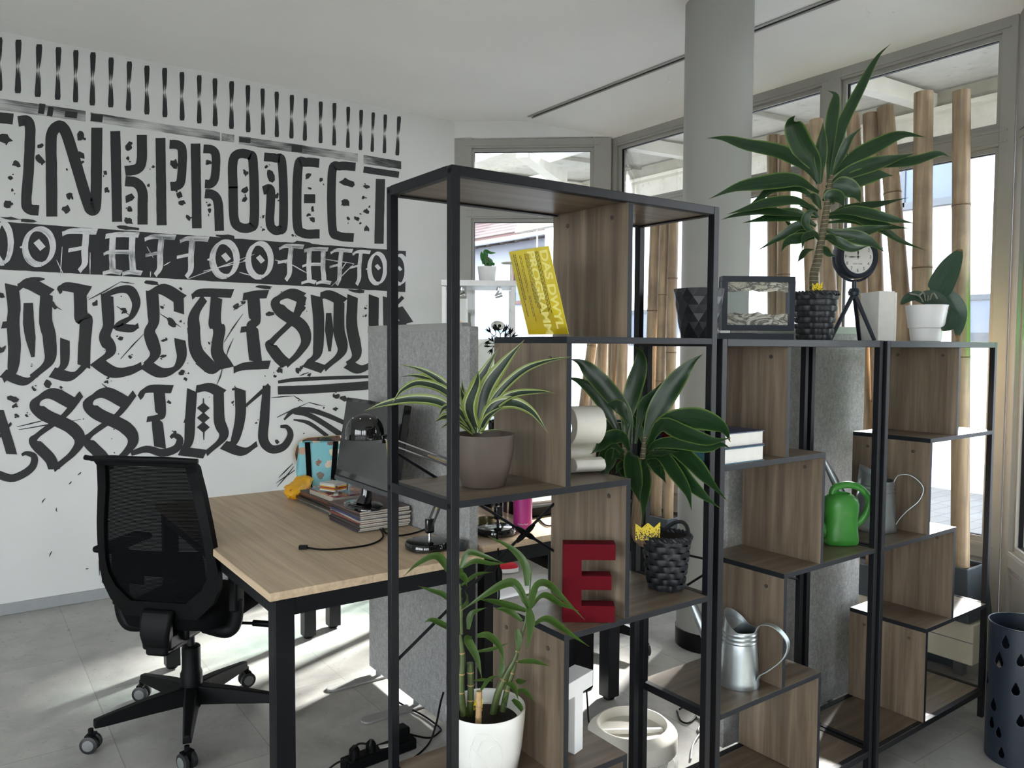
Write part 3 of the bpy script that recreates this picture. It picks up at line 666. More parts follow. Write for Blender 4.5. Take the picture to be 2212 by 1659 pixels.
# ------------------------------------------------------------------ staircase shelf units
SW, SD, PT = .8077, .288, .02
PITCH, BASE = .339, .1151
def lev(i): return BASE + (4 - i) * PITCH          # top face of level i (0 = eye height, 4 = lowest, -1 = the raised top)
def shelf(label, loc, rz, boards, panels, top, rods):
    t = thing('shelf_unit', label, 'shelf', loc, rz, 'open staircase shelf units')
    M_, W, D = M, SW, SD
    def L(name, mb, m, **k): return link(name, mb, m, t, world=False, **k)
    ztop = lev(top)
    for x in (0, W - PT):
        for y in (0, D - PT):
            mb = MB(); mb.box((x, y, 0), (x + PT, y + PT, ztop)); L('post', mb, M_['metal_black'], bevel=.0015)
    for i, (u0, u1) in boards.items():
        z = lev(i)
        mb = MB(); a = PT if u0 <= 0 else u0; b = W - PT if u1 >= W else u1
        th = .015
        if i in (top, 4):
            mb.box((a, PT, z - .017), (b, D - PT, z - .002), edge=2)
            L('shelf_board', mb, [M_['wood_x'], M_['edge_dark']], smooth=0)
            for y in (0, D - PT):
                mb = MB(); mb.box((PT, y, z - .021), (W - PT, y + PT, z)); L('long_rail', mb, M_['metal_black'], smooth=0, bevel=.0015)
        else:
            mb.box((a, .0, z - th), (b, D, z), edge=2)
            L('shelf_board', mb, [M_['wood_x'], M_['edge_dark']], smooth=0, bevel=.0006)
        for x, on in ((0, u0 <= 0), (W - PT, u1 >= W)):
            if on:
                mb = MB(); mb.box((x, PT, z - .021), (x + PT, D - PT, z + .001)); L('end_rail', mb, M_['metal_black'], smooth=0, bevel=.0015)
    for u, i in panels:                              # upright between level i and i+1; u = centre
        mb = MB(); mb.box((u - .0075, 0 if i != top else PT * .2, lev(i + 1)), (u + .0075, D, lev(i) - (.015 if i not in (top,) else .017)), edge=0)
        p = L('divider_panel', mb, [M_['wood_z'], M_['edge_dark']], smooth=0, bevel=.0006)
        for y in (.06, D - .06):
            mb = MB(); mb.lathe([(.006, 0), (.006, .0015), (.0, .002)], n=10, mat=Matrix.Rotation(R(-90), 4, 'Y'), c=(u - .0075, y, lev(i) - .05)); link('screw_cap', mb, M_['screw'], p, world=False)
    for k in boards:
        for y in (PT / 2, D - PT / 2):
            if boards[k][0] <= 0 and label.startswith('tallest'):
                mb = MB(); mb.lathe([(.005, -.001), (.005, .0015), (.003, .003)], n=10, c=(0, y, lev(k) - .011), mat=Matrix.Rotation(R(-90), 4, 'Y')); L('bolt', mb, M_['black_plastic'])
    yb = D - PT / 2
    for (z0, z1) in rods:
        mb = MB(); mb.tube([(PT / 2, yb, z0), (W - PT / 2, yb, z1)], .0038, 8); L('brace_rod', mb, M_['metal_black'])
    if rods:
        (a0, a1), (b0, b1) = rods; f = (b0 - a0) / ((a1 - a0) - (b1 - b0)); c = Vector((PT / 2 + f * (W - PT), yb - .003, a0 + f * (a1 - a0)))
        mb = MB()
        for (z0, z1) in rods:
            d = Vector((W - PT, 0, z1 - z0)).normalized(); mb.tube([c - d * .034, c - d * .02, c + d * .02, c + d * .034], [.0045, .0075, .0075, .0045], 8)
        mb.lathe([(.005, -.004), (.009, .0), (.009, .006), (.004, .008)], c=c, n=12, mat=Matrix.Rotation(R(90), 4, 'X'))
        L('brace_clamp', mb, M_['black_plastic'])
    return t
OA = Vector((.8188, 1.3537, 0))
OB = Vector((.8188 + SW + .0236, 1.3537 + .0018, 0)); OC = Vector((.8188 + 2 * SW + .0317, 1.3537 + .0046, 0))
shelf('tallest black metal and oak staircase shelf on the left, holding the red letter E', OA, 0, {-1: (0, SW), 0: (.30, SW), 1: (0, .503), 2: (.30, SW), 3: (0, .503), 4: (0, SW)},
      [(.4955, -1), (.3075, 0), (.4955, 1), (.3075, 2), (.4955, 3)], -1, [(.70, 1.235), (1.205, .70)])
shelf('middle low black metal and oak staircase shelf carrying the picture frame and the clock', OB, .0138, {0: (0, SW), 1: (0, .4925), 2: (.2954, SW), 3: (0, .498), 4: (0, SW)},
      [(.303, 0), (.485, 1), (.303, 2), (.4905, 3)], 0, [(.86, .62), (.66, .86)])
shelf('right-hand low black metal and oak staircase shelf beside the umbrella stand', OC, .0106, {0: (0, SW), 1: (.3055, SW), 2: (0, .519), 3: (.3167, SW), 4: (0, SW)},
      [(.511, 0), (.313, 1), (.511, 2), (.3242, 3)], 0, [])
Z0, Z1, Z2, Z3 = lev(0), lev(1), lev(2), lev(3)
# small white clip under the middle shelf
# ------------------------------------------------------------------ desks
DZ = .74
def desk(label, x0, x1, y0, y1):
    t = thing('office_desk', label, 'desk', ((x0 + x1) / 2, (y0 + y1) / 2, 0), 0, 'oak office desks')
    mb = MB(); mb.box((x0, y0, DZ - .025), (x1, y1, DZ)); link('desktop', mb, M['desk_oak'], t, smooth=0, bevel=.0015)
    for x in (x0 + .02, x1 - .08):
        for y in (y0 + .02, y1 - .08):
            mb = MB(); mb.box((x, y, .012), (x + .06, y + .06, DZ - .03)); lg = link('leg', mb, M['metal_black'], t, smooth=0, bevel=.003)
            mb = MB(); mb.lathe([(.02, 0), (.024, .004), (.024, .014)], (x + .03, y + .03, 0), 16); link('foot', mb, M['black_plastic'], lg)
    for y in (y0 + .028, y1 - .072):
        mb = MB(); mb.box((x0 + .08, y, DZ - .085), (x1 - .08, y + .044, DZ - .03)); link('under_rail', mb, M['metal_black'], t, smooth=0)
    for x in (x0 + .028, x1 - .072):
        mb = MB(); mb.box((x, y0 + .08, DZ - .085), (x + .044, y1 - .08, DZ - .03)); link('under_rail', mb, M['metal_black'], t, smooth=0)
    return t
desk('light oak desk left of the felt divider, before the lettered wall', .722, 1.455, 2.19, 3.735)
desk('light oak desk with the magenta bottle, right of the felt divider', 1.512, 2.22, 2.285, 3.80)
# ------------------------------------------------------------------ felt dividers
t = NT('grey_felt'); v = t.coord('Object'); f = t.noise(v, 240, 3, .7, 1.0); f2 = t.noise(t.coord('Object', (75, 75, 55)), 1, 4, .7)
c = t.ramp(f, [(.3, lin((116, 116, 115))), (.55, lin((158, 158, 157))), (.75, lin((182, 182, 180)))]); c = t.mix(t.ramp(f2, [(.35, (.7, .7, .7, 1)), (.6, (0, 0, 0, 1))]), c, lin((118, 118, 117)))
t.l(c, t.p.inputs['Base Color']); t.p.inputs['Roughness'].default_value = .95; t.bump(f, .3, .004); M['felt'] = t.m
M['felt_trim'] = simple('divider_trim', (138, 138, 135), .5, 0, .04)
def divider(label, lo, hi, feet, axis):
    lo, hi = Vector(lo), Vector(hi); c = (lo + hi) / 2
    t = thing('divider_screen', label, 'room divider', (c.x, c.y, 0), 0, 'grey felt dividers')
    mb = MB(); mb.box(lo, (hi.x, hi.y, hi.z - .014)); link('felt_panel', mb, M['felt'], t, smooth=0, bevel=.004)
    mb = MB(); e = .006
    if axis == 1: mb.box((lo.x - .001, lo.y + .05, hi.z - .03), (hi.x + .001, hi.y, hi.z))
    else: mb.box((lo.x, lo.y - .001, hi.z - .03), (hi.x, hi.y + .001, hi.z))
    link('top_rail', mb, M['felt_trim'], t, smooth=0, bevel=.002)
    for s_ in feet:
        mb = MB(); w, l = .028, .21
        n_ = 10; pl = []
        for i in range(2 * n_ + 2):
            a = math.pi * i / n_ if i <= n_ else math.pi + math.pi * (i - n_ - 1) / n_
            yy = l if i <= n_ else -l
            pl.append((w * math.cos(a), yy + w * math.sin(a)))
        if axis == 1: mb.prism([(c.x + b, s_ + a, .001) for a, b in pl], (0, 0, .009)); q = (c.x, s_)
        else: mb.prism([(s_ + a, c.y + b, .001) for a, b in pl], (0, 0, .009)); q = (s_, c.y)
        link('foot', mb, M['felt_trim'], t, smooth=0, bevel=.002)
        mb = MB(); mb.lathe([(.012, .009), (.012, lo.z + .003)], (q[0], q[1], 0), 12); link('foot_pin', mb, M['grey_plastic'], t)
    return t
divider('grey felt divider standing upright between the two desks', (1.463, 2.30, .038), (1.502, 3.115, 1.53), (2.72, 3.06), 1)
divider('grey felt divider standing behind the middle shelf, near the column', (2.185, 1.76, .03), (3.03, 1.80, 1.53), (2.35, 2.87), 0)
# ------------------------------------------------------------------ office chairs
t = NT('chair_mesh'); v = t.coord('UV', (1, 62, 1)); wv = t.n('ShaderNodeTexWave'); wv.wave_type = 'BANDS'; wv.bands_direction = 'Y'; wv.inputs['Scale'].default_value = .5; wv.inputs['Distortion'].default_value = 0
t.l(v, wv.inputs['Vector']); t.p.inputs['Base Color'].default_value = lin((11, 12, 14)); t.p.inputs['Roughness'].default_value = .95; t.p.inputs['Specular IOR Level'].default_value = .05
tr_ = t.n('ShaderNodeBsdfTransparent'); mx = t.n('ShaderNodeMixShader'); t.l(t.math('MULTIPLY', t.math('GREATER_THAN', wv.outputs['Fac'], .74), .10), mx.inputs[0]); t.l(t.p.outputs[0], mx.inputs[1]); t.l(tr_.outputs[0], mx.inputs[2]); t.l(mx.outputs[0], t.out.inputs[0]); M['chair_mesh'] = t.m
def backshape(z):          # half width of the backrest over height 0..1
    return lerp_list([.14, .20, .226, .230, .226, .222, .216, .208, .200, .192, .186], z)
def office_chair(label, loc, rz, base_rot, arms=True, back_extra=0.0):
    t = thing('office_chair', label, 'chair', loc, rz, 'black mesh office chairs')
    def L(name, mb, m, p=None, **k): return link(name, mb, m, p or t, world=False, **k)
    B, H, HB = M['black_plastic'], .475, .582
    # base
    mb = MB(); mb.lathe([(.028, .06), (.036, .075), (.040, .13), (.040, .20), (.034, .215), (.034, .30), (.030, .305)], n=24); base = L('base_hub', mb, B)
    for i in range(5):
        a = R(base_rot + 72 * i); d = Vector((math.cos(a), math.sin(a), 0)); e = Vector((-d.y, d.x, 0))
        mb = MB(); secs = []
        for s_, w, z0, z1 in ((.03, .030, .085, .155), (.16, .024, .085, .140), (.30, .017, .082, .118), (.335, .015, .083, .112)):
            secs.append([mb.v(d * s_ + e * x * w + Vector((0, 0, z))) for x, z in ((-1, z0), (1, z0), (.75, z1), (-.75, z1))])
        for q in range(3):
            for j in range(4): mb.face([secs[q][j], secs[q][(j + 1) % 4], secs[q + 1][(j + 1) % 4], secs[q + 1][j]])
        mb.face(secs[0]); mb.face(secs[-1])
        L('base_leg', mb, B, bevel=.004)
        ca = a + R(35 * (1 if i % 2 else -1) + 90); w = Vector((math.cos(ca), math.sin(ca), 0)); c = d * .345 + Vector((0, 0, .031))
        mb = MB(); qm = w.to_track_quat('Z', 'Y').to_matrix().to_4x4()
        for sgn in (-1, 1):
            mb.lathe([(.0, -.009), (.022, -.009), (.0305, -.006), (.0305, .006), (.022, .009), (.0, .009)], c=c + w * sgn * .016, n=24, mat=qm)
        cs = L('caster', mb, M['rubber'])
        mb = MB(); mb.tube([c + Vector((0, 0, .0)), c + Vector((0, 0, .052))], .009, 10); mb.bar(c - w * .02 + Vector((0, 0, .016)), c + w * .02 + Vector((0, 0, .016)), .026, .036); L('fork', mb, B, cs)
        for sgn in (-1, 1):
            mb = MB(); mb.lathe([(.020, 0), (.017, .0012), (.0, .0012)], c=c + w * sgn * .0252, n=20, mat=qm if sgn > 0 else (-w).to_track_quat('Z', 'Y').to_matrix().to_4x4()); L('wheel_cap', mb, M['grey_plastic'], cs)
    mb = MB(); mb.lathe([(.0145, .29), (.0145, .40)], n=16); L('gas_lift', mb, M['metal_black'])
    # mechanism
    mb = MB(); mb.cbox((-.02, 0, .40), (.24, .15, .05)); mb.cbox((-.15, 0, .395), (.14, .11, .06)); L('mechanism', mb, B, bevel=.012)
    mb = MB(); mb.tube([(0, -.07, .40), (.02, -.17, .395), (.03, -.27, .395)], .006, 8); mb.tube([(.03, -.24, .395), (.03, -.31, .395)], .012, 10); L('tilt_lever', mb, B)
    # seat
    mb = MB()
    def seat(u, v):
        a = 2 * math.pi * u; p = .42
        c_, s_ = math.cos(a), math.sin(a)
        x = .235 * math.copysign(abs(c_) ** p, c_); y = .208 * math.copysign(abs(s_) ** p, s_)
        k = [1.0, 1.0, .97, .80, .4, 0.0][round(v * 5)] if v > 0 else .94
        z = [.425, .468, .487, .494, .492, .489][round(v * 5)]
        dip = -.02 * max(0, x * k / .245) ** 3
        return Vector((x * k + .055, y * k, z + dip))
    mb.grid(seat, 48, 5, wrapu=True); mb.bm.verts.ensure_lookup_table()
    mb.flat([seat(i / 48, 0) for i in range(48)][::-1])
    L('seat', mb, M['fabric_black'], smooth=60)
    # backrest
    def bx(y, zf):
        z = zf * HB
        return -.185 - .085 * zf ** 1.15 - .03 * math.sin(math.pi * min(1, zf * 1.25)) * .5 + .75 * y * y - (.012 if zf > .97 else 0)
    def bp(y, zf, off=0): return Vector((bx(y, zf) - off, y, H + zf * HB))
    out, inn = [], []
    N = 40
    for i in range(N + 1):
        zf = i / N; out.append((backshape(zf), zf))
    ring_o = [(y, z) for y, z in out] + [(-y, z) for y, z in reversed(out)]
    def innr(y, z): return (math.copysign(max(0, abs(y) - .034), y), .105 + z * .845)
    mb = MB(); K = len(ring_o)
    for off in (0,):
        vo_f = [mb.v(bp(y, z, -.012)) for y, z in ring_o]; vo_b = [mb.v(bp(y, z, .016)) for y, z in ring_o]
        ri = [innr(y, z) for y, z in ring_o]
        vi_f = [mb.v(bp(y, z, -.010)) for y, z in ri]; vi_b = [mb.v(bp(y, z, .012)) for y, z in ri]
        for i in range(K):
            j = (i + 1) % K
            mb.face([vo_f[i], vo_f[j], vi_f[j], vi_f[i]]); mb.face([vo_b[j], vo_b[i], vi_b[i], vi_b[j]])
            mb.face([vo_f[j], vo_f[i], vo_b[i], vo_b[j]]); mb.face([vi_f[i], vi_f[j], vi_b[j], vi_b[i]])
    bf = L('backrest_frame', mb, B, smooth=50)
    mb = MB(); mb.tube([bp(-.20, .99, .012), bp(-.1, 1.0, .014), bp(0, 1.0, .014), bp(.1, 1.0, .014), bp(.20, .99, .012)], [.010, .012, .012, .012, .010], 10, smoothpath=16); 
    if back_extra: mb.tube([bp(.19, .99, .012), bp(.225, .995, .02)], .009, 8)
    L('top_rail', mb, B, bf)
    mb = MB(); mb.sheet = True
    def mesh(u, v):
        zf = .105 + v * .845; z_in = v; w = max(.02, backshape(z_in) - .032)
        y = (u * 2 - 1) * w
        return bp(y, zf, -.004)
    mb.grid(mesh, 16, 30); L('mesh_back', mb, M['chair_mesh'], bf)
    mb = MB()                # lumbar pad with its two feet
    def lum(u, v):
        y = (u * 2 - 1) * .165; zf = .20 + v * .22
        return bp(y, zf, -.016 - .012 * math.sin(math.pi * v))
    mb.grid(lum, 16, 8, keep=lambda u, v: not (.32 < u < .68 and v < .2)); L('lumbar_support', mb, M['fabric_black'], bf, solid=.008)
    # spine below the backrest
    mb = MB()
    secs = []
    for z, x, w, dd in ((H + .035, bx(0, .06) - .004, .062, .026), (H + .0, -.208, .060, .036), (H - .05, -.212, .056, .044), (H - .095, -.20, .050, .05), (H - .12, -.16, .046, .05)):
        secs.append([mb.v(Vector((x + sx * dd / 2, sy * w, z))) for sx, sy in ((-1, -1), (1, -1), (1, 1), (-1, 1))])
    for q in range(len(secs) - 1):
        for j in range(4): mb.face([secs[q][j], secs[q][(j + 1) % 4], secs[q + 1][(j + 1) % 4], secs[q + 1][j]])
    mb.face(secs[0]); mb.face(secs[-1]); mb.cbox((-.15, 0, H - .105), (.14, .085, .05)); L('spine', mb, B, bevel=.012)
    if arms:
        for sy in (-1, 1):
            mb = MB(); y = .232 * sy
            mb.tube([(-.06, .09 * sy, .405), (-.08, .18 * sy, .40), (-.08, .216 * sy, .415), (-.08, y, .46), (-.08, y, .52)], .017, 10, smoothpath=18, flat=1.5)
            arm = L('armrest', mb, B)
            mb = MB(); mb.box((-.11, y - .018, .48), (-.05, y + .018, .69)); L('arm_post', mb, B, arm, bevel=.008)
            mb = MB(); mb.cbox((-.06, y, .705), (.24, .085, .026)); L('arm_pad', mb, B, arm, bevel=.011)
    return t
office_chair('black mesh office chair in the left foreground, its back turned to us', (.715, 3.09, 0), R(45), -7, True, 1)
office_chair('black mesh office chair behind the plant with the basket, at the far desk', (2.52, 2.90, 0), R(172), 112, True)
# ------------------------------------------------------------------ computer tower, mat, shoe under the far desk
t = thing('computer_tower', 'black computer tower hanging under the far desk behind the letter T', 'computer', (2.03, 2.42, .05))
mb = MB(); mb.box((1.965, 2.33, .05), (2.09, 2.50, .64)); link('case', mb, M['black_plastic'], t, bevel=.02)
mb = MB(); mb.box((1.955, 2.39, .045), (2.10, 2.44, .65)); link('hanger', mb, M['metal_black'], t, smooth=0)
mb = MB()
p = [at(1266, 1475, Y=2.32), at(1269, 1520, Y=2.31), at(1271, 1552, Z=.01), at(1276, 1568, Z=.008), at(1290, 1569, Z=.012)]
mb.tube(p, .0035, 8, smoothpath=24); link('power_cable', mb, M['black_plastic'], t)
mb = MB()
c_ = [(2.35, 3.05), (3.25, 3.05), (3.25, 3.62), (3.2, 3.92), (2.35, 3.92)]
mb.prism([(x + .1, y - .02, .0005) for x, y in [(2.2, 3.12), (2.9, 3.12), (2.96, 3.2), (2.96, 3.82), (2.9, 3.9), (2.2, 3.9)]], (0, 0, .004))
t = NT('pale_mat'); t.p.inputs['Base Color'].default_value = lin((222, 222, 224)); t.p.inputs['Roughness'].default_value = .2
tag(link('chair_mat', mb, t.m, smooth=0, bevel=.001), 'pale translucent chair mat on the floor under the far desk', 'floor mat')
t = thing('sneaker', 'red and white sneaker lying on the floor under the far desk', 'shoe', at(1078, 1233, Z=.005))
c = at(1078, 1235, Z=.005); c.z = .006
def shoe(u, v):
    a = 2 * math.pi * u; l = math.cos(a) * .12; w = math.sin(a) * (.042 + .006 * math.cos(a))
    k = [1, 1.02, .97, .8, .45, 0][round(v * 5)]; z = [.022, .04, .06, .075, .085, .088][round(v * 5)] * (1 - .25 * max(0, math.cos(a)))
    return c + Matrix.Rotation(R(-30), 3, 'Z') @ Vector((l * k, w * k, z))
mb = MB(); mb.grid(shoe, 28, 5, wrapu=True); link('upper', mb, simple('red_knit', (190, 30, 48), .8), t, smooth=60)
mb = MB(); mb.prism([c + Matrix.Rotation(R(-30), 3, 'Z') @ Vector((.125 * math.cos(a), math.sin(a) * (.046 + .006 * math.cos(a)), 0)) for a in [2 * math.pi * i / 28 for i in range(28)]], (0, 0, .026)); link('sole', mb, M['white_matt'], t)
# ------------------------------------------------------------------ convector, planters, bamboo
t = thing('convector_heater', 'beige convector heater at the foot of the glass front, behind the right-hand shelf', 'heater', (3.55, 1.78, .12))
mb = MB(); mb.box((3.46, 1.50, .11), (3.62, 2.35, .285)); link('casing', mb, M['heater'], t, smooth=0, bevel=.006)
mb = MB()
for i in range(3):
    y = 1.54 + i * .1
    mb.box((3.485, y, .2851), (3.595, y + .075, .286))
link('grille', mb, M['black_plastic'], t, smooth=0)
mb = MB()
for i in range(3):
    for j in range(8): mb.box((3.487 + j * .0138, 1.54 + i * .1, .2855), (3.4925 + j * .0138, 1.615 + i * .1, .2895))
link('grille_bars', mb, M['heater'], t, smooth=0)
mb = MB(); mb.box((3.458, 1.50, .205), (3.4605, 2.35, .208)); link('seam', mb, M['grey_plastic'], t, smooth=0)
mb = MB(); mb.box((3.60, 1.6, .0), (3.64, 1.64, .2)); mb.box((3.60, 2.2, .0), (3.64, 2.24, .2)); link('bracket', mb, M['grey_plastic'], t, smooth=0)
mb = MB(); mb.box((3.66, 1.64, 0), (3.83, 4.1, .1))
tag(link('pipe_cover', mb, M['planter'], smooth=0, bevel=.004), 'long dark low box on the floor along the glass front', 'box')
t = NT('bamboo_skin'); v = t.coord('Object', (40, 40, 2.2), rand=True); f = t.noise(v, 1, 5, .6); f2 = t.noise(t.coord('Object', (6, 6, 6), rand=True), 1, 4)
c = t.ramp(f, [(.25, lin((110, 92, 72))), (.5, lin((151, 130, 103))), (.75, lin((184, 163, 132)))]); c = t.mix(t.math('MULTIPLY', t.ramp(f2, [(.45, (0, 0, 0, 1)), (.7, (1, 1, 1, 1))]), .55), c, lin((98, 82, 68)))
t.l(c, t.p.inputs['Base Color']); t.p.inputs['Roughness'].default_value = .5; M['bamboo'] = t.m
M['bamboo_cut'] = simple('bamboo_node', (92, 74, 56), .7, 0, .2, 60)
def bamboo(label, x, yt, zt, yb, zb, r, nodes=(.3, .8)):
    a = Vector((x, yb, zb)); b = Vector((x, yt, zt)); d = (b - a).normalized()
    t = thing('bamboo_pole', label, 'bamboo pole', a, 0, 'dry bamboo poles by the window')
    prof = []
    Ln = (b - a).length
    ks = sorted([(q * .74 + zb * .37) % 1 * Ln for q in nodes])
    q = d.to_track_quat('Z', 'Y').to_matrix().to_4x4()
    pts = [0]
    for k_ in ks: pts += [k_ - .012, k_ - .003, k_, k_ + .003, k_ + .012]
    pts.append(Ln)
    for z in pts:
        near = min([abs(z - k_) for k_ in ks] + [9])
        prof.append((r * (1.05 if .001 < near < .004 else (.97 if near <= .001 else 1.0)) * (1.03 - .06 * z / Ln), z))
    prof += [(r * .8, Ln), (r * .78, Ln - .05), (0, Ln - .05)]
    mb = MB(); mb.lathe(prof, a, 20, mat=q); link('culm', mb, M['bamboo'], t)
    mb = MB()
    for k_ in ks: mb.lathe([(r * 1.01, k_ - .0025), (r * 1.045, k_), (r * 1.01, k_ + .0025)], a, 20, mat=q)
    link('node_ring', mb, M['bamboo_cut'], t)
    return t
def pz(y0, z0, y1, z1, z): return y0 + (y1 - y0) * (z - z0) / (z1 - z0)
ordinal = ['first', 'second', 'third', 'fourth', 'fifth', 'sixth', 'seventh', 'eighth', 'ninth', 'tenth']
PR = [(3.55, 1.661, 2.548, 1.602, .516, .036, (.35, .78)), (3.55, 1.823, 2.583, 1.800, 1.555, .041, (.2, .67)), (3.55, 1.999, 2.561, 1.917, 1.854, .038, (.45, .9)), (3.55, 2.071, 2.548, 2.02, 1.733, .035, (.3, .75)),
      (3.56, 2.165, 2.568, 2.053, 1.118, .032, (.55,)), (3.52, 2.338, 2.574, 2.256, 1.883, .033, (.15, .6)), (3.58, 2.43, 2.576, 2.385, 1.894, .036, (.4, .85)), (3.54, 2.532, 2.539, 2.521, 1.906, .034, (.25, .7)), (3.56, 2.612, 2.563, 2.59, 1.839, .036, (.5, .95))]
look = {0: 'tall straight dry bamboo pole nearest the right frame, standing in the end planter', 1: 'thick upright dry bamboo pole, second from the right edge of the row', 2: 'dry bamboo pole leaning left at the top, third from the right',
        3: 'upright dry bamboo pole, fourth from the right, to the right of the clock', 4: 'slim slanting dry bamboo pole passing behind the clock', 5: 'dry bamboo pole behind the tall plant stem, sixth from the right', 6: 'dry bamboo pole just left of the tall plant stem, seventh from the right',
        7: 'dry bamboo pole, second to the right of the white column', 8: 'dry bamboo pole nearest the white column on its right side'}
for i, (x, yt, zt, yb, zb, r, nd) in enumerate(PR):
    z0 = .50 if i == 0 else .40
    bamboo(look[i], x, yt, zt, pz(yt, zt, yb, zb, z0), z0, r, nd)
PL = [(3.40, 2.174, 3.428, .971, .036), (3.32, 2.164, 3.345, 1.077, .030), (3.254, 2.156, 3.26, .985, .030), (3.974, 1.44, 4.044, 1.062, .034), (3.863, 1.441, 3.873, .887, .034), (3.739, 1.441, 3.783, .895, .028), (3.675, 1.441, 3.687, .904, .036)]
lookl = ['thick pale bamboo pole, leftmost of the three left of the white column', 'pale bamboo pole, middle one of the three left of the white column', 'pale bamboo pole next to the white column, rightmost of the three on its left', 'leaning bamboo pole at the far left of the row, seen above the white letter S',
         'bamboo pole second from the far left, above the white letter S', 'light orange bamboo pole third from the far left, behind the plant leaves', 'bamboo pole fourth from the far left, behind the black shelf post']
for i, (yt, zt, yb, zb, r) in enumerate(PL):
    z2 = 2.2 if i < 3 else 2.0
    bamboo(lookl[i], 3.5, pz(yt, zt, yb, zb, z2), z2, pz(yt, zt, yb, zb, .4), .4, r, (.3 + .13 * i, .75 + .07 * i))
def planter(label, y0, y1, x0=3.40, x1=3.68, zt=.44, zb=.1):
    t = thing('planter_box', label, 'planter', ((x0 + x1) / 2, (y0 + y1) / 2, zb))
    mb = MB(); f = .03
    lo = [(x0 + 0, y0 - f * .0, zb), (x1 + 0, y0, zb), (x1, y1, zb), (x0, y1, zb)]
    def rg(dx, z): return [mb.v(Vector(q)) for q in ((x0 + dx, y0 + dx, z), (x1 - dx, y0 + dx, z), (x1 - dx, y1 - dx, z), (x0 + dx, y1 - dx, z))]
    rings = [rg(-.02, zb), rg(.0, zt), rg(.012, zt), rg(.014, zt - .03)]
    for a, b in zip(rings, rings[1:]):
        for i in range(4): mb.face([a[i], a[(i + 1) % 4], b[(i + 1) % 4], b[i]])
    mb.face(rings[0][::-1]); link('trough', mb, M['planter'], t, smooth=0, bevel=.004)
    mb = MB(); mb.box((x0 + .0135, y0 + .0135, zt - .05), (x1 - .0135, y1 - .0135, zt - .02)); link('filling', mb, M['soil'], t, smooth=0)
planter('dark tapered planter holding the rightmost bamboo pole', 1.53, 1.70, 3.46, 3.64, .515, .29)
planter('long dark planter behind the right-hand shelf holding the middle bamboo poles', 1.72, 2.68, 3.64 - .18, 3.65, .43, .29)
planter('dark planter left of the column holding the far bamboo poles', 3.18, 4.10, 3.40, 3.62, .43, .0)
# ------------------------------------------------------------------ things on the shelves
def letter_prism(mb, outline, o, ex, ey, depth):
    ex, ey = Vector(ex), Vector(ey); o = Vector(o)
    mb.prism([o + ex * a + ey * b for a, b in outline], depth)
UP = Vector((0, 0, 1))
vr = Vector((CR.x, CR.y, 0)).normalized(); vw = Vector((CW.x, CW.y, 0)).normalized()     # across / along the room diagonal
# red letter E
o = at(1214, 1338, Z=Z2 + .0005)
ew = .124; eh = .188
E_ = [(0, 0), (ew, 0), (ew, .040), (.044, .040), (.044, .078), (ew * .93, .078), (ew * .93, .112), (.044, .112), (.044, .150), (ew, .150), (ew, eh), (0, eh)]
exE = (vr * .985 - vw * .02).normalized()
dpt = Vector((-exE.y, exE.x, 0)) * .05 - exE * .010
mb = MB(); letter_prism(mb, E_, (o.x - .011, o.y - .016, Z2 + .0006), exE, UP, Vector((-exE.y, exE.x, 0)) * .042)
tag(link('decorative_letter', mb, M['red_card'], smooth=0, bevel=.0012), 'deep red standing letter E on the tallest shelf', 'letter')
# white letter S, seen from its side
S_c = [(-.052, .040), (-.060, .022), (-.040, .006), (0, .0), (.040, .008), (.058, .036), (.052, .070), (.020, .094), (-.012, .108), (-.024, .124), (-.014, .142), (.008, .148), (.030, .140), (.052, .146), (.044, .168), (.006, .184), (-.036, .176), (-.058, .150), (-.056, .116), (-.030, .086), (.006, .070), (.024, .054), (.016, .036), (-.010, .032), (-.026, .044)]
S_c = [(x, y * .90) for x, y in S_c]
exS = Vector((.30, .95, 0)).normalized()           # the letter's reading direction runs away from us
oS = at(1268, 1032, Y=1.47); mid = Vector((1.293, 1.500, Z1 + .0006))
sm = [(p.x, p.y) for p in catmull([Vector((a, b, 0)) for a, b in S_c + S_c[:1]], 90)][:-1]
dS = Vector((exS.y, -exS.x, 0)) * .078
mn = min(b for a, b in sm)
mb = MB(); letter_prism(mb, [(a, b - mn) for a, b in sm], mid - dS * .5, exS, UP, dS)
tag(link('decorative_letter', mb, M['cream_card'], smooth=50, bevel=.0012), 'off-white standing letter S turned edge-on beside the plant', 'letter')
# white letter T
T_ = [(-.018, 0), (.018, 0), (.018, .145), (.062, .145), (.062, .185), (-.062, .185), (-.062, .145), (-.018, .145)]
exT = (vr * .62 + vw * .78).normalized(); nT = Vector((exT.y, -exT.x, 0))
oT = Vector((1.222, 1.452, Z3 + .0006))
mb = MB(); letter_prism(mb, T_, oT - nT * .03, exT, UP, nT * .055)
tag(link('decorative_letter', mb, M['white_matt'], smooth=0, bevel=.0012), 'white standing letter T half hidden behind the lowest upright panel', 'letter')

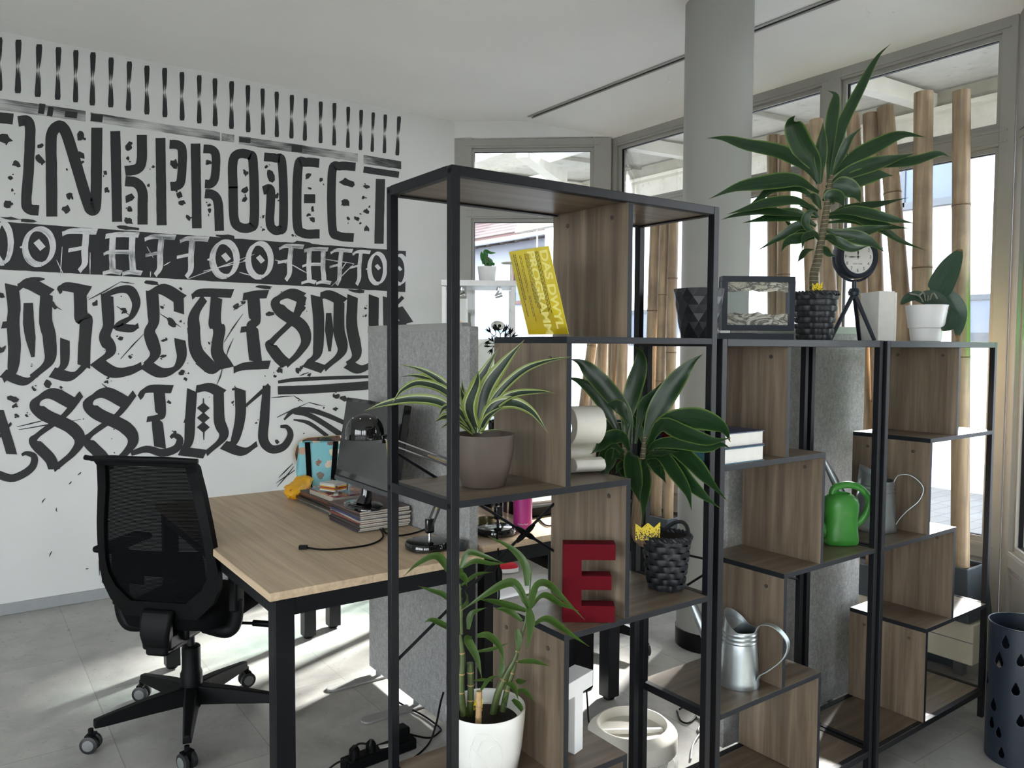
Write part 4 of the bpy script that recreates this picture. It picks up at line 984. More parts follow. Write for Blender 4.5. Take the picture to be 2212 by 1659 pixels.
# yellow leaflet in a tilted clear acrylic holder
t = NT('clear_acrylic')
nt_ = t.t; nt_.nodes.remove(t.p); a_ = nt_.nodes.new('ShaderNodeBsdfTransparent'); a_.inputs[0].default_value = (.97, .98, .98, 1); g_ = nt_.nodes.new('ShaderNodeBsdfGlossy'); g_.inputs['Roughness'].default_value = .03
mx = nt_.nodes.new('ShaderNodeMixShader'); mx.inputs[0].default_value = .045; nt_.links.new(a_.outputs[0], mx.inputs[1]); nt_.links.new(g_.outputs[0], mx.inputs[2]); nt_.links.new(mx.outputs[0], t.out.inputs[0]); M['acrylic'] = t.m
b1 = Vector((1.156, 1.393, Z0 + .006)); b0 = Vector((1.152, 1.541, Z0 + .006))      # near and far bottom corners
e1 = (b1 - b0); Wd = e1.length; e1.normalize(); lean = Vector((-.062, .012, .196)); e2 = (lean - e1 * lean.dot(e1)).normalized(); nn = e1.cross(e2)
if nn.x > 0: nn = -nn
t = thing('leaflet_holder', 'yellow leaflet in a tilted clear holder on the tallest shelf', 'leaflet holder', (1.15, 1.46, Z0 + .0005))
Hh = .206
mb = MB(); mb.prism([b0 - e1 * .003, b1 + e1 * .003, b1 + e1 * .003 + e2 * (Hh + .004), b0 - e1 * .003 + e2 * (Hh + .004)], nn * .0015); mb.prism([b0 - e1 * .003 - nn * .004, b1 + e1 * .003 - nn * .004, b1 + e1 * .003 + e2 * (Hh + .004) - nn * .004, b0 - e1 * .003 + e2 * (Hh + .004) - nn * .004], nn * .0015)
mb.box((1.156, b1.y - .002, Z0 + .0005), (1.235, b0.y + .002, Z0 + .003)); mb.prism([b0 - nn * .004, b1 - nn * .004, b1 - UP * .006 - nn * .004, b0 - UP * .006 - nn * .004], nn * .004)
link('acrylic_holder', mb, M['acrylic'], t, smooth=0)
mb = MB(); mb.prism([b0, b1, b1 + e2 * Hh, b0 + e2 * Hh], -nn * .001); lf = link('leaflet', mb, M['yellow'], t, smooth=0)
# writing runs down the sheet (turned a quarter)
dn = -e2; of = b0 + nn * .0003
def wtext(s_, size, u, v_, m):
    """u: across from the far edge, v_: down from the top"""
    o_ = b0 + e1 * u + e2 * (Hh - v_) + nn * .0003
    link('print', text_mb(s_, size, frame_matrix(o_, dn, e1 if (dn.cross(e1)).dot(nn) > 0 else -e1), align='LEFT', bold=.0011, spacing=.98), m, lf, smooth=0)
M['print_pale'] = simple('pale_print', (243, 228, 130), .5, 0, .02); M['print_black'] = simple('black_print', (35, 33, 25), .6, 0, .02)
wtext('DAS DWYL', .0375, .125, .006, M['print_pale']); wtext('PROGRAMM', .0375, .080, .004, M['print_pale'])
mb = MB()
rr_ = random.Random(5)
for u, v0, v1, h in ((.0145, .008, .158, .0022), (.021, .008, .120, .0022), (.036, .012, .095, .0016), (.041, .012, .09, .0016), (.036, .11, .16, .0016), (.041, .11, .165, .0016), (.056, .01, .13, .002), (.0605, .01, .14, .0016), (.065, .01, .15, .0016), (.0695, .01, .135, .0016), (.096, .008, .15, .0022), (.101, .008, .145, .002), (.106, .008, .15, .002)):
    v_ = v0
    while v_ < v1:
        l = rr_.uniform(.004, .011); q = b0 + e1 * u + e2 * (Hh - v_) + nn * .0004
        mb.flat([q, q + dn * l, q + dn * l + e1 * h, q + e1 * h]); v_ += l + .0014
link('small_print', mb, M['print_black'], lf, smooth=0)

# faceted black pot
def faceted(mb, c, rb, rt, h, n=13, rows=6):
    rings = []
    for i in range(rows + 1):
        z = h * i / rows; r = rb + (rt - rb) * (i / rows) ** .75
        rings.append([Vector(c) + Vector((r * (1.0 if True else 1) * math.cos(2 * math.pi * (j + .5 * (i % 2)) / n), r * math.sin(2 * math.pi * (j + .5 * (i % 2)) / n), z)) for j in range(n)])
    vs = [[mb.v(p) for p in rg] for rg in rings]
    for i in range(rows):
        for j in range(n):
            a, b = vs[i], vs[i + 1]; k = (j + 1) % n
            if i % 2 == 0: mb.face([a[j], a[k], b[j]]); mb.face([a[k], b[k], b[j]])
            else: mb.face([a[j], b[k], b[j]]); mb.face([a[j], a[k], b[k]])
    mb.face(vs[0][::-1])
    inn = [mb.v(Vector(c) + (p - Vector(c)) * .94 + UP * (p.z - c[2]) * .06) for p in rings[-1]]
    inb = [mb.v(Vector((c[0] + (p.x - c[0]) * .8, c[1] + (p.y - c[1]) * .8, c[2] + h * .6))) for p in rings[-1]]
    for j in range(n):
        k = (j + 1) % n; mb.face([vs[-1][j], vs[-1][k], inn[k], inn[j]]); mb.face([inn[j], inn[k], inb[k], inb[j]])
    mb.face(inb)
pb = at(1508, 728, Y=1.52)
M['pot_black'] = simple('satin_black_ceramic', (28, 31, 35), .34, 0, .05)
mb = MB(); faceted(mb, (pb.x, 1.52, Z0 + .0006), .047, .0715, .142)
tag(link('plant_pot', mb, M['pot_black'], smooth=0), 'empty black faceted plant pot on the tallest shelf, left of the picture frame', 'plant pot')

# sand-picture frame on the middle shelf
t = NT('sand_picture'); v = t.coord('Object', (9, 9, 26)); f = t.noise(v, 1, 5, .6, 2.2)
sp = t.n('ShaderNodeSeparateXYZ'); tc = t.n('ShaderNodeTexCoord'); t.l(tc.outputs['Generated'], sp.inputs[0])
nz = t.noise(t.coord('Generated', (3.2, 1, 1)), 1, 3); d = t.math('ABSOLUTE', t.math('SUBTRACT', sp.outputs[2], .52))
fac = t.math('GREATER_THAN', t.math('ADD', d, t.math('MULTIPLY', t.math('SUBTRACT', nz, .5), .22)), .27)
t.l(t.ramp(f, [(.3, lin((92, 90, 86))), (.42, lin((190, 187, 170))), (.5, lin((70, 68, 68))), (.58, lin((205, 202, 186))), (.72, lin((140, 137, 130)))]), t.p.inputs['Base Color']); t.p.inputs['Roughness'].default_value = .5
a_ = t.n('ShaderNodeBsdfTransparent'); a_.inputs[0].default_value = (.86, .89, .9, 1); mx = t.n('ShaderNodeMixShader'); t.l(fac, mx.inputs[0]); t.l(a_.outputs[0], mx.inputs[1]); t.l(t.p.outputs[0], mx.inputs[2])
g_ = t.n('ShaderNodeBsdfGlossy'); g_.inputs['Roughness'].default_value = .02; m2_ = t.n('ShaderNodeMixShader'); m2_.inputs[0].default_value = .04; t.l(mx.outputs[0], m2_.inputs[1]); t.l(g_.outputs[0], m2_.inputs[2]); t.l(m2_.outputs[0], t.out.inputs[0]); sandm = t.m
zf = Z0 + .0275
f0 = at(1559, 714, Y=1.545); f1 = at(1716, 714, Y=1.425); fx = Vector((f1.x - f0.x, f1.y - f0.y, 0)); FW = fx.length; fx.normalize(); fn = Vector((-fx.y, fx.x, 0))
t = thing('picture_frame', 'black framed sand picture with marbled grey waves on the middle shelf', 'picture frame', (f0.x, f0.y, zf), math.atan2(fx.y, fx.x))
FH = .162; b_ = .0165; dp = .032
mb = MB()
for lo, hi in (((0, 0, 0), (FW, dp, b_)), ((0, 0, FH - b_), (FW, dp, FH)), ((0, 0, b_), (b_, dp, FH - b_)), ((FW - b_, 0, b_), (FW, dp, FH - b_))): mb.box(lo, hi)
link('frame', mb, M['navy'], t, world=False, smooth=0, bevel=.001)
mb = MB(); mb.box((b_, .012, b_), (FW - b_, .016, FH - b_)); link('sand_picture', mb, sandm, t, world=False, smooth=0)
# black books and blocks under the frame
mb = MB(); q = f0 + fn * .012
def slab(o_, ex, ey, l, w, z0, z1):
    m_ = MB(); m_.prism([Vector((o_.x, o_.y, z0)), Vector((o_.x, o_.y, z0)) + ex * l, Vector((o_.x, o_.y, z0)) + ex * l + ey * w, Vector((o_.x, o_.y, z0)) + ey * w], (0, 0, z1 - z0)); return m_
tag(link('display_board', slab(f0 - fx * .012 - fn * .012, fx, fn, .228, .085, Z0 + .0006, Z0 + .0185), M['navy'], smooth=0, bevel=.001), 'flat dark navy board lying under the picture frame', 'board')
tag(link('metal_block', slab(f0 - fx * .006 - fn * .006, fx, fn, .030, .03, Z0 + .019, Z0 + .027), M['white_matt'], smooth=0, bevel=.001), 'small white block under the left end of the picture frame', 'block')
tag(link('metal_block', slab(f0 + fx * .025 - fn * .006, fx, fn, .082, .03, Z0 + .019, Z0 + .027), simple('grey_stone_bar', (120, 120, 116), .6, 0, .2, 60), smooth=0, bevel=.001), 'small grey bar under the middle of the picture frame', 'block')
# pair of white books / cases on the right shelf
bk0 = at(1897, 700, Y=1.50)
mb = MB()
t = thing('book', 'white slipcase book standing upright left of the orchid', 'book', (bk0.x + .03, 1.48, Z0 + .0006))
ex = (vr * .99 + vw * .1).normalized(); ey = Vector((-ex.y, ex.x, 0)); o_ = Vector((bk0.x, bk0.y, Z0 + .0006))
mb = MB(); mb.prism([o_, o_ + ex * .060, o_ + ex * .060 + ey * .12, o_ + ey * .12], (0, 0, .176)); link('slipcase', mb, M['paper_white'], t, smooth=0, bevel=.002)
mb = MB(); o2 = o_ + ex * .0625 + ey * .004; mb.prism([o2, o2 + ex * .008, o2 + ex * .008 + ey * .10, o2 + ey * .10], (0, 0, .172))
tag(link('book', mb, M['paper_white'], smooth=0, bevel=.001), 'thin white booklet standing between the slipcase book and the orchid pot', 'book')
# table clock on a tripod
ck = at(1847, 556, Y=1.52)
tf = Vector((-.44, -.90, 0)).normalized()            # the dial faces this way
t = thing('tripod_clock', 'black round clock on a tripod on the middle shelf', 'clock', (ck.x, ck.y, Z0 + .0006))
qf = tf.to_track_quat('Z', 'Y').to_matrix().to_4x4()
rc = .073
mb = MB(); mb.lathe([(0, -.035), (rc * .93, -.033), (rc, -.02), (rc, .02), (rc * .96, .026), (rc * .80, .026), (rc * .78, .016), (0, .016)], ck, 48, mat=qf); link('case', mb, M['navy'], t)
mb = MB(); mb.disc(ck + tf * .0165, rc * .775, 48, nrm=tf); fcd = link('dial', mb, M['paper_white'], t, smooth=0)
fx_ = Vector((-tf.y, tf.x, 0)); 
if fx_.dot(vr) < 0: fx_ = -fx_
def onface(x, y, k=.0006): return ck + tf * (.0165 + k) + fx_ * x + UP * y
for hnum in range(1, 13):
    a = R(90 - 30 * hnum); p = onface(rc * .63 * math.cos(a), rc * .63 * math.sin(a))
    link('numeral', text_mb(str(hnum), .016, frame_matrix(p, fx_, UP)), M['print_black'], fcd, smooth=0)
link('lettering', text_mb('NEW YORK', .0068, frame_matrix(onface(0, -.024), fx_, UP)), M['print_black'], fcd, smooth=0)
mb = MB()
for a, l, w_ in ((R(90 - 358), .026, .003), (R(180 + 2), .040, .0022)):
    d = Vector((math.cos(a), math.sin(a))); e = Vector((-d.y, d.x))
    mb.flat([onface(*(d * -.008 + e * w_ * .4), .0012), onface(*(d * l * .6 - e * w_), .0012), onface(*(d * l), .0012), onface(*(d * l * .6 + e * w_), .0012), onface(*(d * -.008 - e * w_ * .4), .0012)])
mb.disc(onface(0, 0, .0013), .0035, 16, nrm=tf)
link('hands', mb, M['print_black'], fcd, smooth=0)
hub = Vector((ck.x, ck.y, ck.z - rc - .045))
mb = MB(); mb.tube([ck + fx_ * (rc + .008) * math.cos(a) + UP * (rc + .008) * math.sin(a) for a in [R(180 + 180 * i / 20) for i in range(21)]], .0045, 8); mb.tube([ck - UP * (rc + .008), hub], .008, 12); link('yoke', mb, M['navy'], t)
mb = MB(); mb.lathe([(.018, -.012), (.02, 0), (.014, .012), (.0, .013)], hub, 20); link('tripod_head', mb, M['navy'], t)
for p in (at(1793, 733, Y=1.52), at(1889, 733, Y=1.48), at(1846, 733, Y=1.62)):
    p = Vector((p.x, min(p.y, 1.60), Z0 + .0006)); mb = MB(); mb.tube([hub + (p - hub).normalized() * .008 + UP * -.002, p + UP * .002], [.0075, .0068], 8); link('leg', mb, M['navy'], t)
# two thick books on the middle shelf
def thick_book(label, z, w, l, h, cov, o_, ang, spine=None):
    ex = Vector((math.cos(ang), math.sin(ang), 0)); ey = Vector((-ex.y, ex.x, 0)); o_ = Vector((o_.x, o_.y, z))
    t = thing('book', label, 'book', o_ + ex * w / 2 + ey * l / 2, 0)
    c = .0028
    for dz in (0, h - c):
        mb = MB(); mb.prism([o_ + UP * dz, o_ + ex * w + UP * dz, o_ + ex * w + ey * l + UP * dz, o_ + ey * l + UP * dz], (0, 0, c)); link('cover', mb, cov, t, smooth=0)
    mb = MB(); mb.prism([o_ + UP * c, o_ + ex * c + UP * c, o_ + ex * c + ey * l + UP * c, o_ + ey * l + UP * c], (0, 0, h - 2 * c)); link('spine', mb, cov, t, smooth=0)
    mb = MB(); p = o_ + ex * (c + .0003) + ey * .003 + UP * (c + .0002); mb.prism([p, p + ex * (w - c - .004), p + ex * (w - c - .004) + ey * (l - .006), p + ey * (l - .006)], (0, 0, h - 2 * c - .0004)); link('pages', mb, M['paper_white'], t, smooth=0)
    if spine:
        for (s0, s1, m_) in spine:
            mb = MB(); p = o_ + ey * s0 + UP * (c + .002) - ex * .0004; mb.prism([p, p + ey * (s1 - s0), p + ey * (s1 - s0) + UP * (h - 2 * c - .004), p + UP * (h - 2 * c - .004)], ex * .0003); link('spine_label', mb, m_, t, smooth=0)
    return t
M['book_navy'] = simple('navy_book_cover', (28, 44, 82), .45, 0, .12, 25); M['book_teal'] = simple('teal_book_cover', (22, 84, 104), .45, 0, .1, 25)
ob = Vector((1.673, 1.362, 0))
thick_book('thick navy book with a red spine label lying on top of a teal book', Z1 + .0445, .178, .262, .040, M['book_navy'], ob + Vector((.002, .004, 0)), .02, [(.17, .22, M['red_card'])])
thick_book('thick teal book lying under the navy book on the middle shelf', Z1 + .0006, .172, .258, .0435, M['book_teal'], ob, .0, [(.05, .14, simple('pale_teal', (70, 140, 160), .5))])
# ------------------------------------------------------------------ watering cans
def zinc_can(label, c, z, ax, rb=.058, rt=.049, h=.165, sp_h=.26):
    ax = Vector(ax).normalized(); sd = Vector((-ax.y, ax.x, 0)); c = Vector((c[0], c[1], z))
    t = thing('watering_can', label, 'watering can', c)
    mb = MB()
    pr = [(rb, 0.0), (rb + .001, .004), (rb * .985, .02)]
    for k_ in range(5): pr.append((rb + (rt - rb) * (.2 + .13 * k_), h * (.2 + .13 * k_)))
    hb = h * .80
    for q in (0, .012, .024): pr += [(rt + .0005, hb + q - .003), (rt + .0022, hb + q), (rt + .0005, hb + q + .003)]
    pr += [(rt, h), (rt - .0015, h), (rt - .002, hb), (rb - .006, .01), (0, .008)]
    mb.lathe(pr, c, 48); link('body', mb, M['zinc'], t)
    mb = MB()                      # collar rising towards the spout
    n = 48; lo, hi, hi2, lo2 = [], [], [], []
    for j in range(n):
        a = 2 * math.pi * j / n; d = ax * math.cos(a) + sd * math.sin(a)
        k = max(0, math.cos(a) + .25) / 1.25; up = .050 * k ** 1.2
        fl = .006 * k
        lo.append(mb.v(c + d * (rt + .0008) + UP * (h - .004))); hi.append(mb.v(c + d * (rt + .0008 + fl) - ax * .010 * k + UP * (h + .002 + up)))
        hi2.append(mb.v(c + d * (rt - .001 + fl) - ax * .010 * k + UP * (h + .002 + up))); lo2.append(mb.v(c + d * (rt - .001) + UP * (h - .004)))
    for A_, B_ in ((lo, hi), (hi, hi2), (hi2, lo2)):
        for j in range(n): mb.face([A_[j], A_[(j + 1) % n], B_[(j + 1) % n], B_[j]])
    link('collar', mb, M['zinc'], t)
    mb = MB()                      # cover plate over the front half of the mouth
    mb.flat([c + (ax * math.cos(a) + sd * math.sin(a)) * (rt) + UP * (h + .030 * max(0, math.cos(a))) for a in [R(-80 + 160 * i / 20) for i in range(21)]]); link('half_lid', mb, M['zinc'], t)
    mb = MB(); mb.tube([c + ax * (rb - .012) + UP * .035, c + ax * (rb + .045) + UP * (.035 + sp_h * .32), c + ax * (rb + .10) + UP * (.035 + sp_h * .72), c + ax * (rb + .125) + UP * (.035 + sp_h * .87)], [.021, .017, .012, .0115], 16, smoothpath=16); link('spout', mb, M['zinc'], t)
    hp = [c - ax * (rt - .004) + UP * (h - .006), c - ax * (rt + .014) + UP * (h + .026), c - ax * (rt + .055) + UP * (h + .028), c - ax * (rt + .092) + UP * (h - .008), c - ax * (rt + .082) + UP * (h - .055), c - ax * (rt + .042) + UP * (h - .10), c - ax * (rb + .006) + UP * (.042), c - ax * (rb - .001) + UP * (.026)]
    hp = catmull(hp, 30); mb = MB(); vs = []
    for i, p in enumerate(hp):
        tt = (hp[min(i + 1, 30)] - hp[max(i - 1, 0)]).normalized(); nn_ = tt.cross(sd)
        vs.append([mb.v(p + sd * (s_ * .0115) + nn_ * (k_ * .0015)) for s_, k_ in ((-1, -1), (1, -1), (1, 1), (-1, 1))])
    for i in range(30):
        for j in range(4): mb.face([vs[i][j], vs[i][(j + 1) % 4], vs[i + 1][(j + 1) % 4], vs[i + 1][j]])
    mb.face(vs[0]); mb.face(vs[-1]); link('handle', mb, M['zinc'], t, bevel=.0008)
    return t
cA = at(1582, 1498, Z=Z3); 
zinc_can('galvanised watering can on the middle shelf, lower of the two zinc cans', (1.872, 1.455), Z3 + .0006, (-.30, .95, 0))
zinc_can('galvanised watering can on the right-hand shelf behind the black posts', (2.700, 1.515), Z2 + .0006, (-.36, .93, 0), .071, .060, .178, .26)
# green plastic watering can
gc = Vector((2.405, 1.470, Z2 + .0006)); ax = (-vr).normalized(); sd = Vector((-ax.y, ax.x, 0))
t = thing('watering_can', 'bright green plastic watering can with a big loop handle', 'watering can', gc)
def sq(r1, r2, z, k=3.2):
    out = []
    for j in range(40):
        a = 2 * math.pi * j / 40; c_, s_ = math.cos(a), math.sin(a)
        out.append(gc + ax * (r1 * math.copysign(abs(c_) ** (2 / k), c_)) + sd * (r2 * math.copysign(abs(s_) ** (2 / k), s_)) + UP * z)
    return out
mb = MB(); prev = None
for r1, r2, z, k in ((.05, .04, 0, 3.2), (.055, .045, .006, 3.2), (.056, .046, .02, 3.2), (.053, .043, .05, 3), (.052, .042, .085, 2.8), (.054, .044, .098, 2.8), (.0535, .0435, .102, 2.8), (.0565, .0465, .112, 2.6), (.0565, .0465, .135, 2.6), (.053, .044, .152, 2.4), (.040, .036, .164, 2.2), (.030, .028, .170, 2.0), (.028, .026, .164, 2), (.0, .0, .150, 2)):
    rg = [mb.v(p) for p in sq(r1, r2, z, k)]
    if prev:
        for j in range(40): mb.face([prev[j], prev[(j + 1) % 40], rg[(j + 1) % 40], rg[j]])
    else: mb.face(rg[::-1])
    prev = rg
link('body', mb, M['green_plastic'], t, smooth=50)
mb = MB(); mb.tube([gc + ax * .03 + UP * .166, gc + ax * .02 + UP * .188, gc - ax * .02 + UP * .198, gc - ax * .062 + UP * .188, gc - ax * .092 + UP * .155, gc - ax * .093 + UP * .118, gc - ax * .075 + UP * .085, gc - ax * .050 + UP * .062], .0115, 14, smoothpath=36); link('handle', mb, M['green_plastic'], t)
mb = MB(); mb.tube([gc + ax * .045 + UP * .03, gc + ax * .085 + UP * .10, gc + ax * .115 + UP * .17], [.018, .013, .010], 14, smoothpath=12); link('spout', mb, M['green_plastic'], t)
# ------------------------------------------------------------------ pots and baskets
def basket(mb, c, rb, rt, h, rows=9, n=26):
    st = []
    for i in range(rows):
        z0 = h * i / rows; z1 = h * (i + .92) / rows; m_ = n * 6
        def rad(z, th, i=i, amp=.0035):
            r = rb + (rt - rb) * (z / h) ** .8
            return r + amp * math.cos(th * n / 2 + math.pi * (i % 2))
        rings = []
        for z, k in ((z0, 1), ((z0 * 2 + z1) / 3, 1.4), ((z0 + 2 * z1) / 3, 1.4), (z1, 1)):
            rings.append([mb.v(Vector(c) + Vector((math.cos(2 * math.pi * j / m_), math.sin(2 * math.pi * j / m_), 0)) * (rad(z, 2 * math.pi * j / m_) + .0012 * (k - 1) * 3) + UP * z) for j in range(m_)])
        for a, b in zip(rings, rings[1:]):
            for j in range(m_): mb.face([a[j], a[(j + 1) % m_], b[(j + 1) % m_], b[j]])
def basket_rim(mb, c, r, h):
    for k in range(2):
        pts = []
        for j in range(121):
            a = 2 * math.pi * j / 120; w_ = .004 * math.sin(a * 16 + math.pi * k)
            pts.append(Vector(c) + Vector((math.cos(a) * (r + w_), math.sin(a) * (r + w_), h + .004 * math.cos(a * 16 + math.pi * k))))
        mb.tube(pts, .0045, 6, cap=False)
M['wicker'] = simple('black_wicker', (30, 34, 38), .5, 0, .35, 70, .3)
def crown(name_parent, c, nrm, w, h):
    nrm = Vector(nrm).normalized(); ex = Vector((-nrm.y, nrm.x, 0)).normalized(); c = Vector(c)
    pl = [(-.5, -.6), (.5, -.6), (.5, 1), (.47, 1), (.25, .52), (.03, .92), (-.03, .92), (-.25, .5), (-.47, .86), (-.5, .86)]
    mb = MB(); mb.prism([c + ex * a * w + UP * b * h for a, b in pl], -nrm * .0025)
    t = NT('yellow_speckled'); f = t.noise(t.coord('Object', (260, 260, 260)), 1, 3); tc_ = t.n('ShaderNodeTexCoord'); sp_ = t.n('ShaderNodeSeparateXYZ'); t.l(tc_.outputs['Generated'], sp_.inputs[0])
    k_ = t.math('GREATER_THAN', t.math('ADD', f, t.math('MULTIPLY', t.math('SUBTRACT', .5, sp_.outputs[2]), .25)), .56)
    t.l(t.mix(k_, lin((232, 205, 30)), lin((40, 34, 14))), t.p.inputs['Base Color']); t.p.inputs['Roughness'].default_value = .4
    return link('crown_marker', mb, t.m, name_parent, smooth=0)
# ------------------------------------------------------------------ leaves
def leafmat(name, mid, dark, edge, stripe=None, em=.80):
    t = NT(name)
    tc = t.n('ShaderNodeTexCoord'); sp = t.n('ShaderNodeSeparateXYZ'); t.l(tc.outputs['UV'], sp.inputs[0])
    d = t.math('MULTIPLY', t.math('ABSOLUTE', t.math('SUBTRACT', sp.outputs[1], .5)), 2.0)       # 0 midrib .. 1 margin
    f = t.noise(t.coord('UV', (2.5, 26, 1)), 1, 4, .6)
    f2 = t.noise(t.coord('Object', (14, 14, 14)), 1, 3)
    c = t.ramp(f, [(.3, lin(dark)), (.7, lin(mid))])
    c = t.mix(t.math('MULTIPLY', f2, .4), c, lin(dark))
    if stripe:
        c = t.mix(t.ramp(d, [(.50, (0, 0, 0, 1)), (.56, (1, 1, 1, 1))]), c, lin(stripe))
        c = t.mix(t.ramp(d, [(.66, (0, 0, 0, 1)), (.72, (1, 1, 1, 1))]), c, lin(edge))
    else:
        c = t.mix(t.math('MULTIPLY', t.ramp(d, [(em, (0, 0, 0, 1)), (em + .12, (1, 1, 1, 1))]), .85), c, lin(edge))
        c = t.mix(t.ramp(d, [(.03, (.5, .5, .5, 1)), (.09, (0, 0, 0, 1))]), c, lin(dark))
    tip = t.ramp(sp.outputs[0], [(.955, (0, 0, 0, 1)), (.985, (1, 1, 1, 1))]); c = t.mix(t.math('MULTIPLY', tip, .75), c, lin((150, 110, 66)))
    t.l(c, t.p.inputs['Base Color']); t.p.inputs['Roughness'].default_value = .36
    tl = t.n('ShaderNodeBsdfTranslucent'); t.l(c, tl.inputs[0]); mx = t.n('ShaderNodeMixShader'); mx.inputs[0].default_value = .28
    t.l(t.p.outputs[0], mx.inputs[1]); t.l(tl.outputs[0], mx.inputs[2]); t.l(mx.outputs[0], t.out.inputs[0])
    return t.m
M['leaf_drac'] = leafmat('dracaena_leaf', (44, 76, 38), (20, 44, 26), (98, 124, 58))
M['leaf_var'] = leafmat('striped_leaf', (56, 74, 54), (28, 44, 34), (124, 144, 60), (180, 186, 142))
M['leaf_bam'] = leafmat('lucky_bamboo_leaf', (84, 114, 44), (42, 70, 30), (136, 148, 70), None, .9)
M['leaf_orch'] = leafmat('orchid_leaf', (62, 86, 66), (38, 60, 48), (70, 92, 70), None, .95)
M['leaf_rubber'] = leafmat('rubber_leaf', (70, 130, 58), (44, 100, 44), (90, 140, 70), None, .95)
PROF = {'drac': [.16, .15, .16, .22, .42, .72, .92, 1.0, .98, .88, .72, .52, .30, .10, .02], 'strap': [.5, .62, .74, .86, .95, 1.0, .98, .93, .85, .74, .6, .44, .27, .12, .02],
        'oval': [.25, .5, .75, .92, 1.0, 1.0, .96, .86, .7, .48, .15], 'wide': [.22, .3, .45, .66, .85, .97, 1.0, .98, .9, .78, .62, .42, .24, .1, .02]}
lr = random.Random(11)
def leaf(mb, P, w, prof='drac', face=.55, fold=.22, roll=0, wave=.06, n=18):
    c = catmull(P, n)
    n0 = (UP * (1 - face) + (CP - c[n // 2]).normalized() * face).normalized()
    ph = lr.uniform(0, 6); wl = lr.uniform(2.2, 3.6)
    rows = []
    side0 = None
    for i, p in enumerate(c):
        T = (c[min(i + 1, n)] - c[max(i - 1, 0)]).normalized()
        s_ = T.cross(n0)
        if s_.length < .15: s_ = side0 if side0 is not None else T.cross(CR)
        s_.normalize()
        if side0 is not None:
            if s_.dot(side0) < 0: s_ = -s_
            s_ = (s_ + side0 * .6).normalized()
        side0 = s_
        nr = s_.cross(T).normalized()
        rr = roll * i / n
        s2 = s_ * math.cos(rr) + nr * math.sin(rr); nr2 = nr * math.cos(rr) - s_ * math.sin(rr)
        hw = .5 * w * lerp_list(PROF[prof], i / n)
        t_ = i / n
        row = []
        for k, a in enumerate((-1, -.72, -.45, 0, .45, .72, 1)):
            fl = abs(a) * fold * hw
            wv = math.sin(t_ * 6.28 * wl + ph + (1.3 if a > 0 else 0)) * wave * w * max(0, abs(a) - .4) * math.sin(math.pi * t_)
            row.append(mb.v(p + s2 * a * hw + nr2 * (fl + wv)))
        rows.append(row)
    for i in range(n):
        for k in range(6):
            vv = (-1, -.72, -.45, 0, .45, .72, 1)
            mb.face([rows[i][k], rows[i][k + 1], rows[i + 1][k + 1], rows[i + 1][k]], 0, [(i / n, .5 + vv[k] / 2), (i / n, .5 + vv[k + 1] / 2), ((i + 1) / n, .5 + vv[k + 1] / 2), ((i + 1) / n, .5 + vv[k] / 2)])
def foliage(specs, D, k, ox, oy, prof, face=.55, dz=.0, fold=.22, ws=1.12, wave=.06):
    """specs: (points in crop px, width in crop px[, depth change towards the tip]); the leaf leans to or from us by that change"""
    mb = MB(); mb.sheet = True
    for sp in specs:
        pts, w = sp[0], sp[1]
        dd = sp[2] if len(sp) > 2 else lr.uniform(-dz, dz)
        P = []
        for i, (a, b) in enumerate(pts):
            x, y = ox + a * k, oy + b * k
            d = D + dd * (i / (len(pts) - 1)) ** 1.2
            P.append(at(x, y, D=d))
        leaf(mb, P, w * k * D / FPX * ws, prof, min(1, face * lr.uniform(.75, 1.2)), fold, lr.uniform(-.3, .3), wave)
    return mb
def pot_lathe(prof, c, n=56): 
    mb = MB(); mb.lathe(prof, c, n); return mb
K7 = 800 / 2212
# ---- tall dracaena in the basket on the middle shelf
Pt = Vector((2.285, 1.505, Z0 + .0006)); Dt = (Pt - CP).dot(CW)
t = thing('potted_dracaena', 'tall dracaena in a black wicker basket on the middle shelf, beside the clock', 'plant', Pt, 0, 'potted plants on the shelves')
mb = MB(); basket(mb, Pt, .050, .068, .150, 8, 18); basket_rim(mb, Pt, .068, .150); mb.disc(Pt + UP * .002, .049, 32); link('basket', mb, M['wicker'], t)
mb = MB(); mb.lathe([(.0, .01), (.044, .01), (.060, .135), (.057, .135), (.0, .118)], Pt, 32); link('inner_pot', mb, M['soil'], t)
st = [Pt + UP * .12, at(1758, 596, D=Dt), at(1766, 562, D=Dt), at(1776, 510, D=Dt), at(1786, 450, D=Dt), at(1792, 400, D=Dt), at(1796, 378, D=Dt)]
t2 = NT('dracaena_stem'); wv = t2.n('ShaderNodeTexWave'); wv.wave_type = 'BANDS'; wv.bands_direction = 'Z'; wv.inputs['Scale'].default_value = 22; wv.inputs['Distortion'].default_value = 2; t2.l(t2.coord('Object'), wv.inputs['Vector'])
t2.l(t2.ramp(wv.outputs['Fac'], [(.3, lin((84, 78, 58))), (.8, lin((52, 62, 44))), (1, lin((140, 122, 96)))]), t2.p.inputs['Base Color']); t2.p.inputs['Roughness'].default_value = .7; M['stem'] = t2.m
mb = MB(); mb.tube(st, [.0155, .0145, .0135, .012, .011, .009, .006], 12, smoothpath=30); link('stem', mb, M['stem'], t)
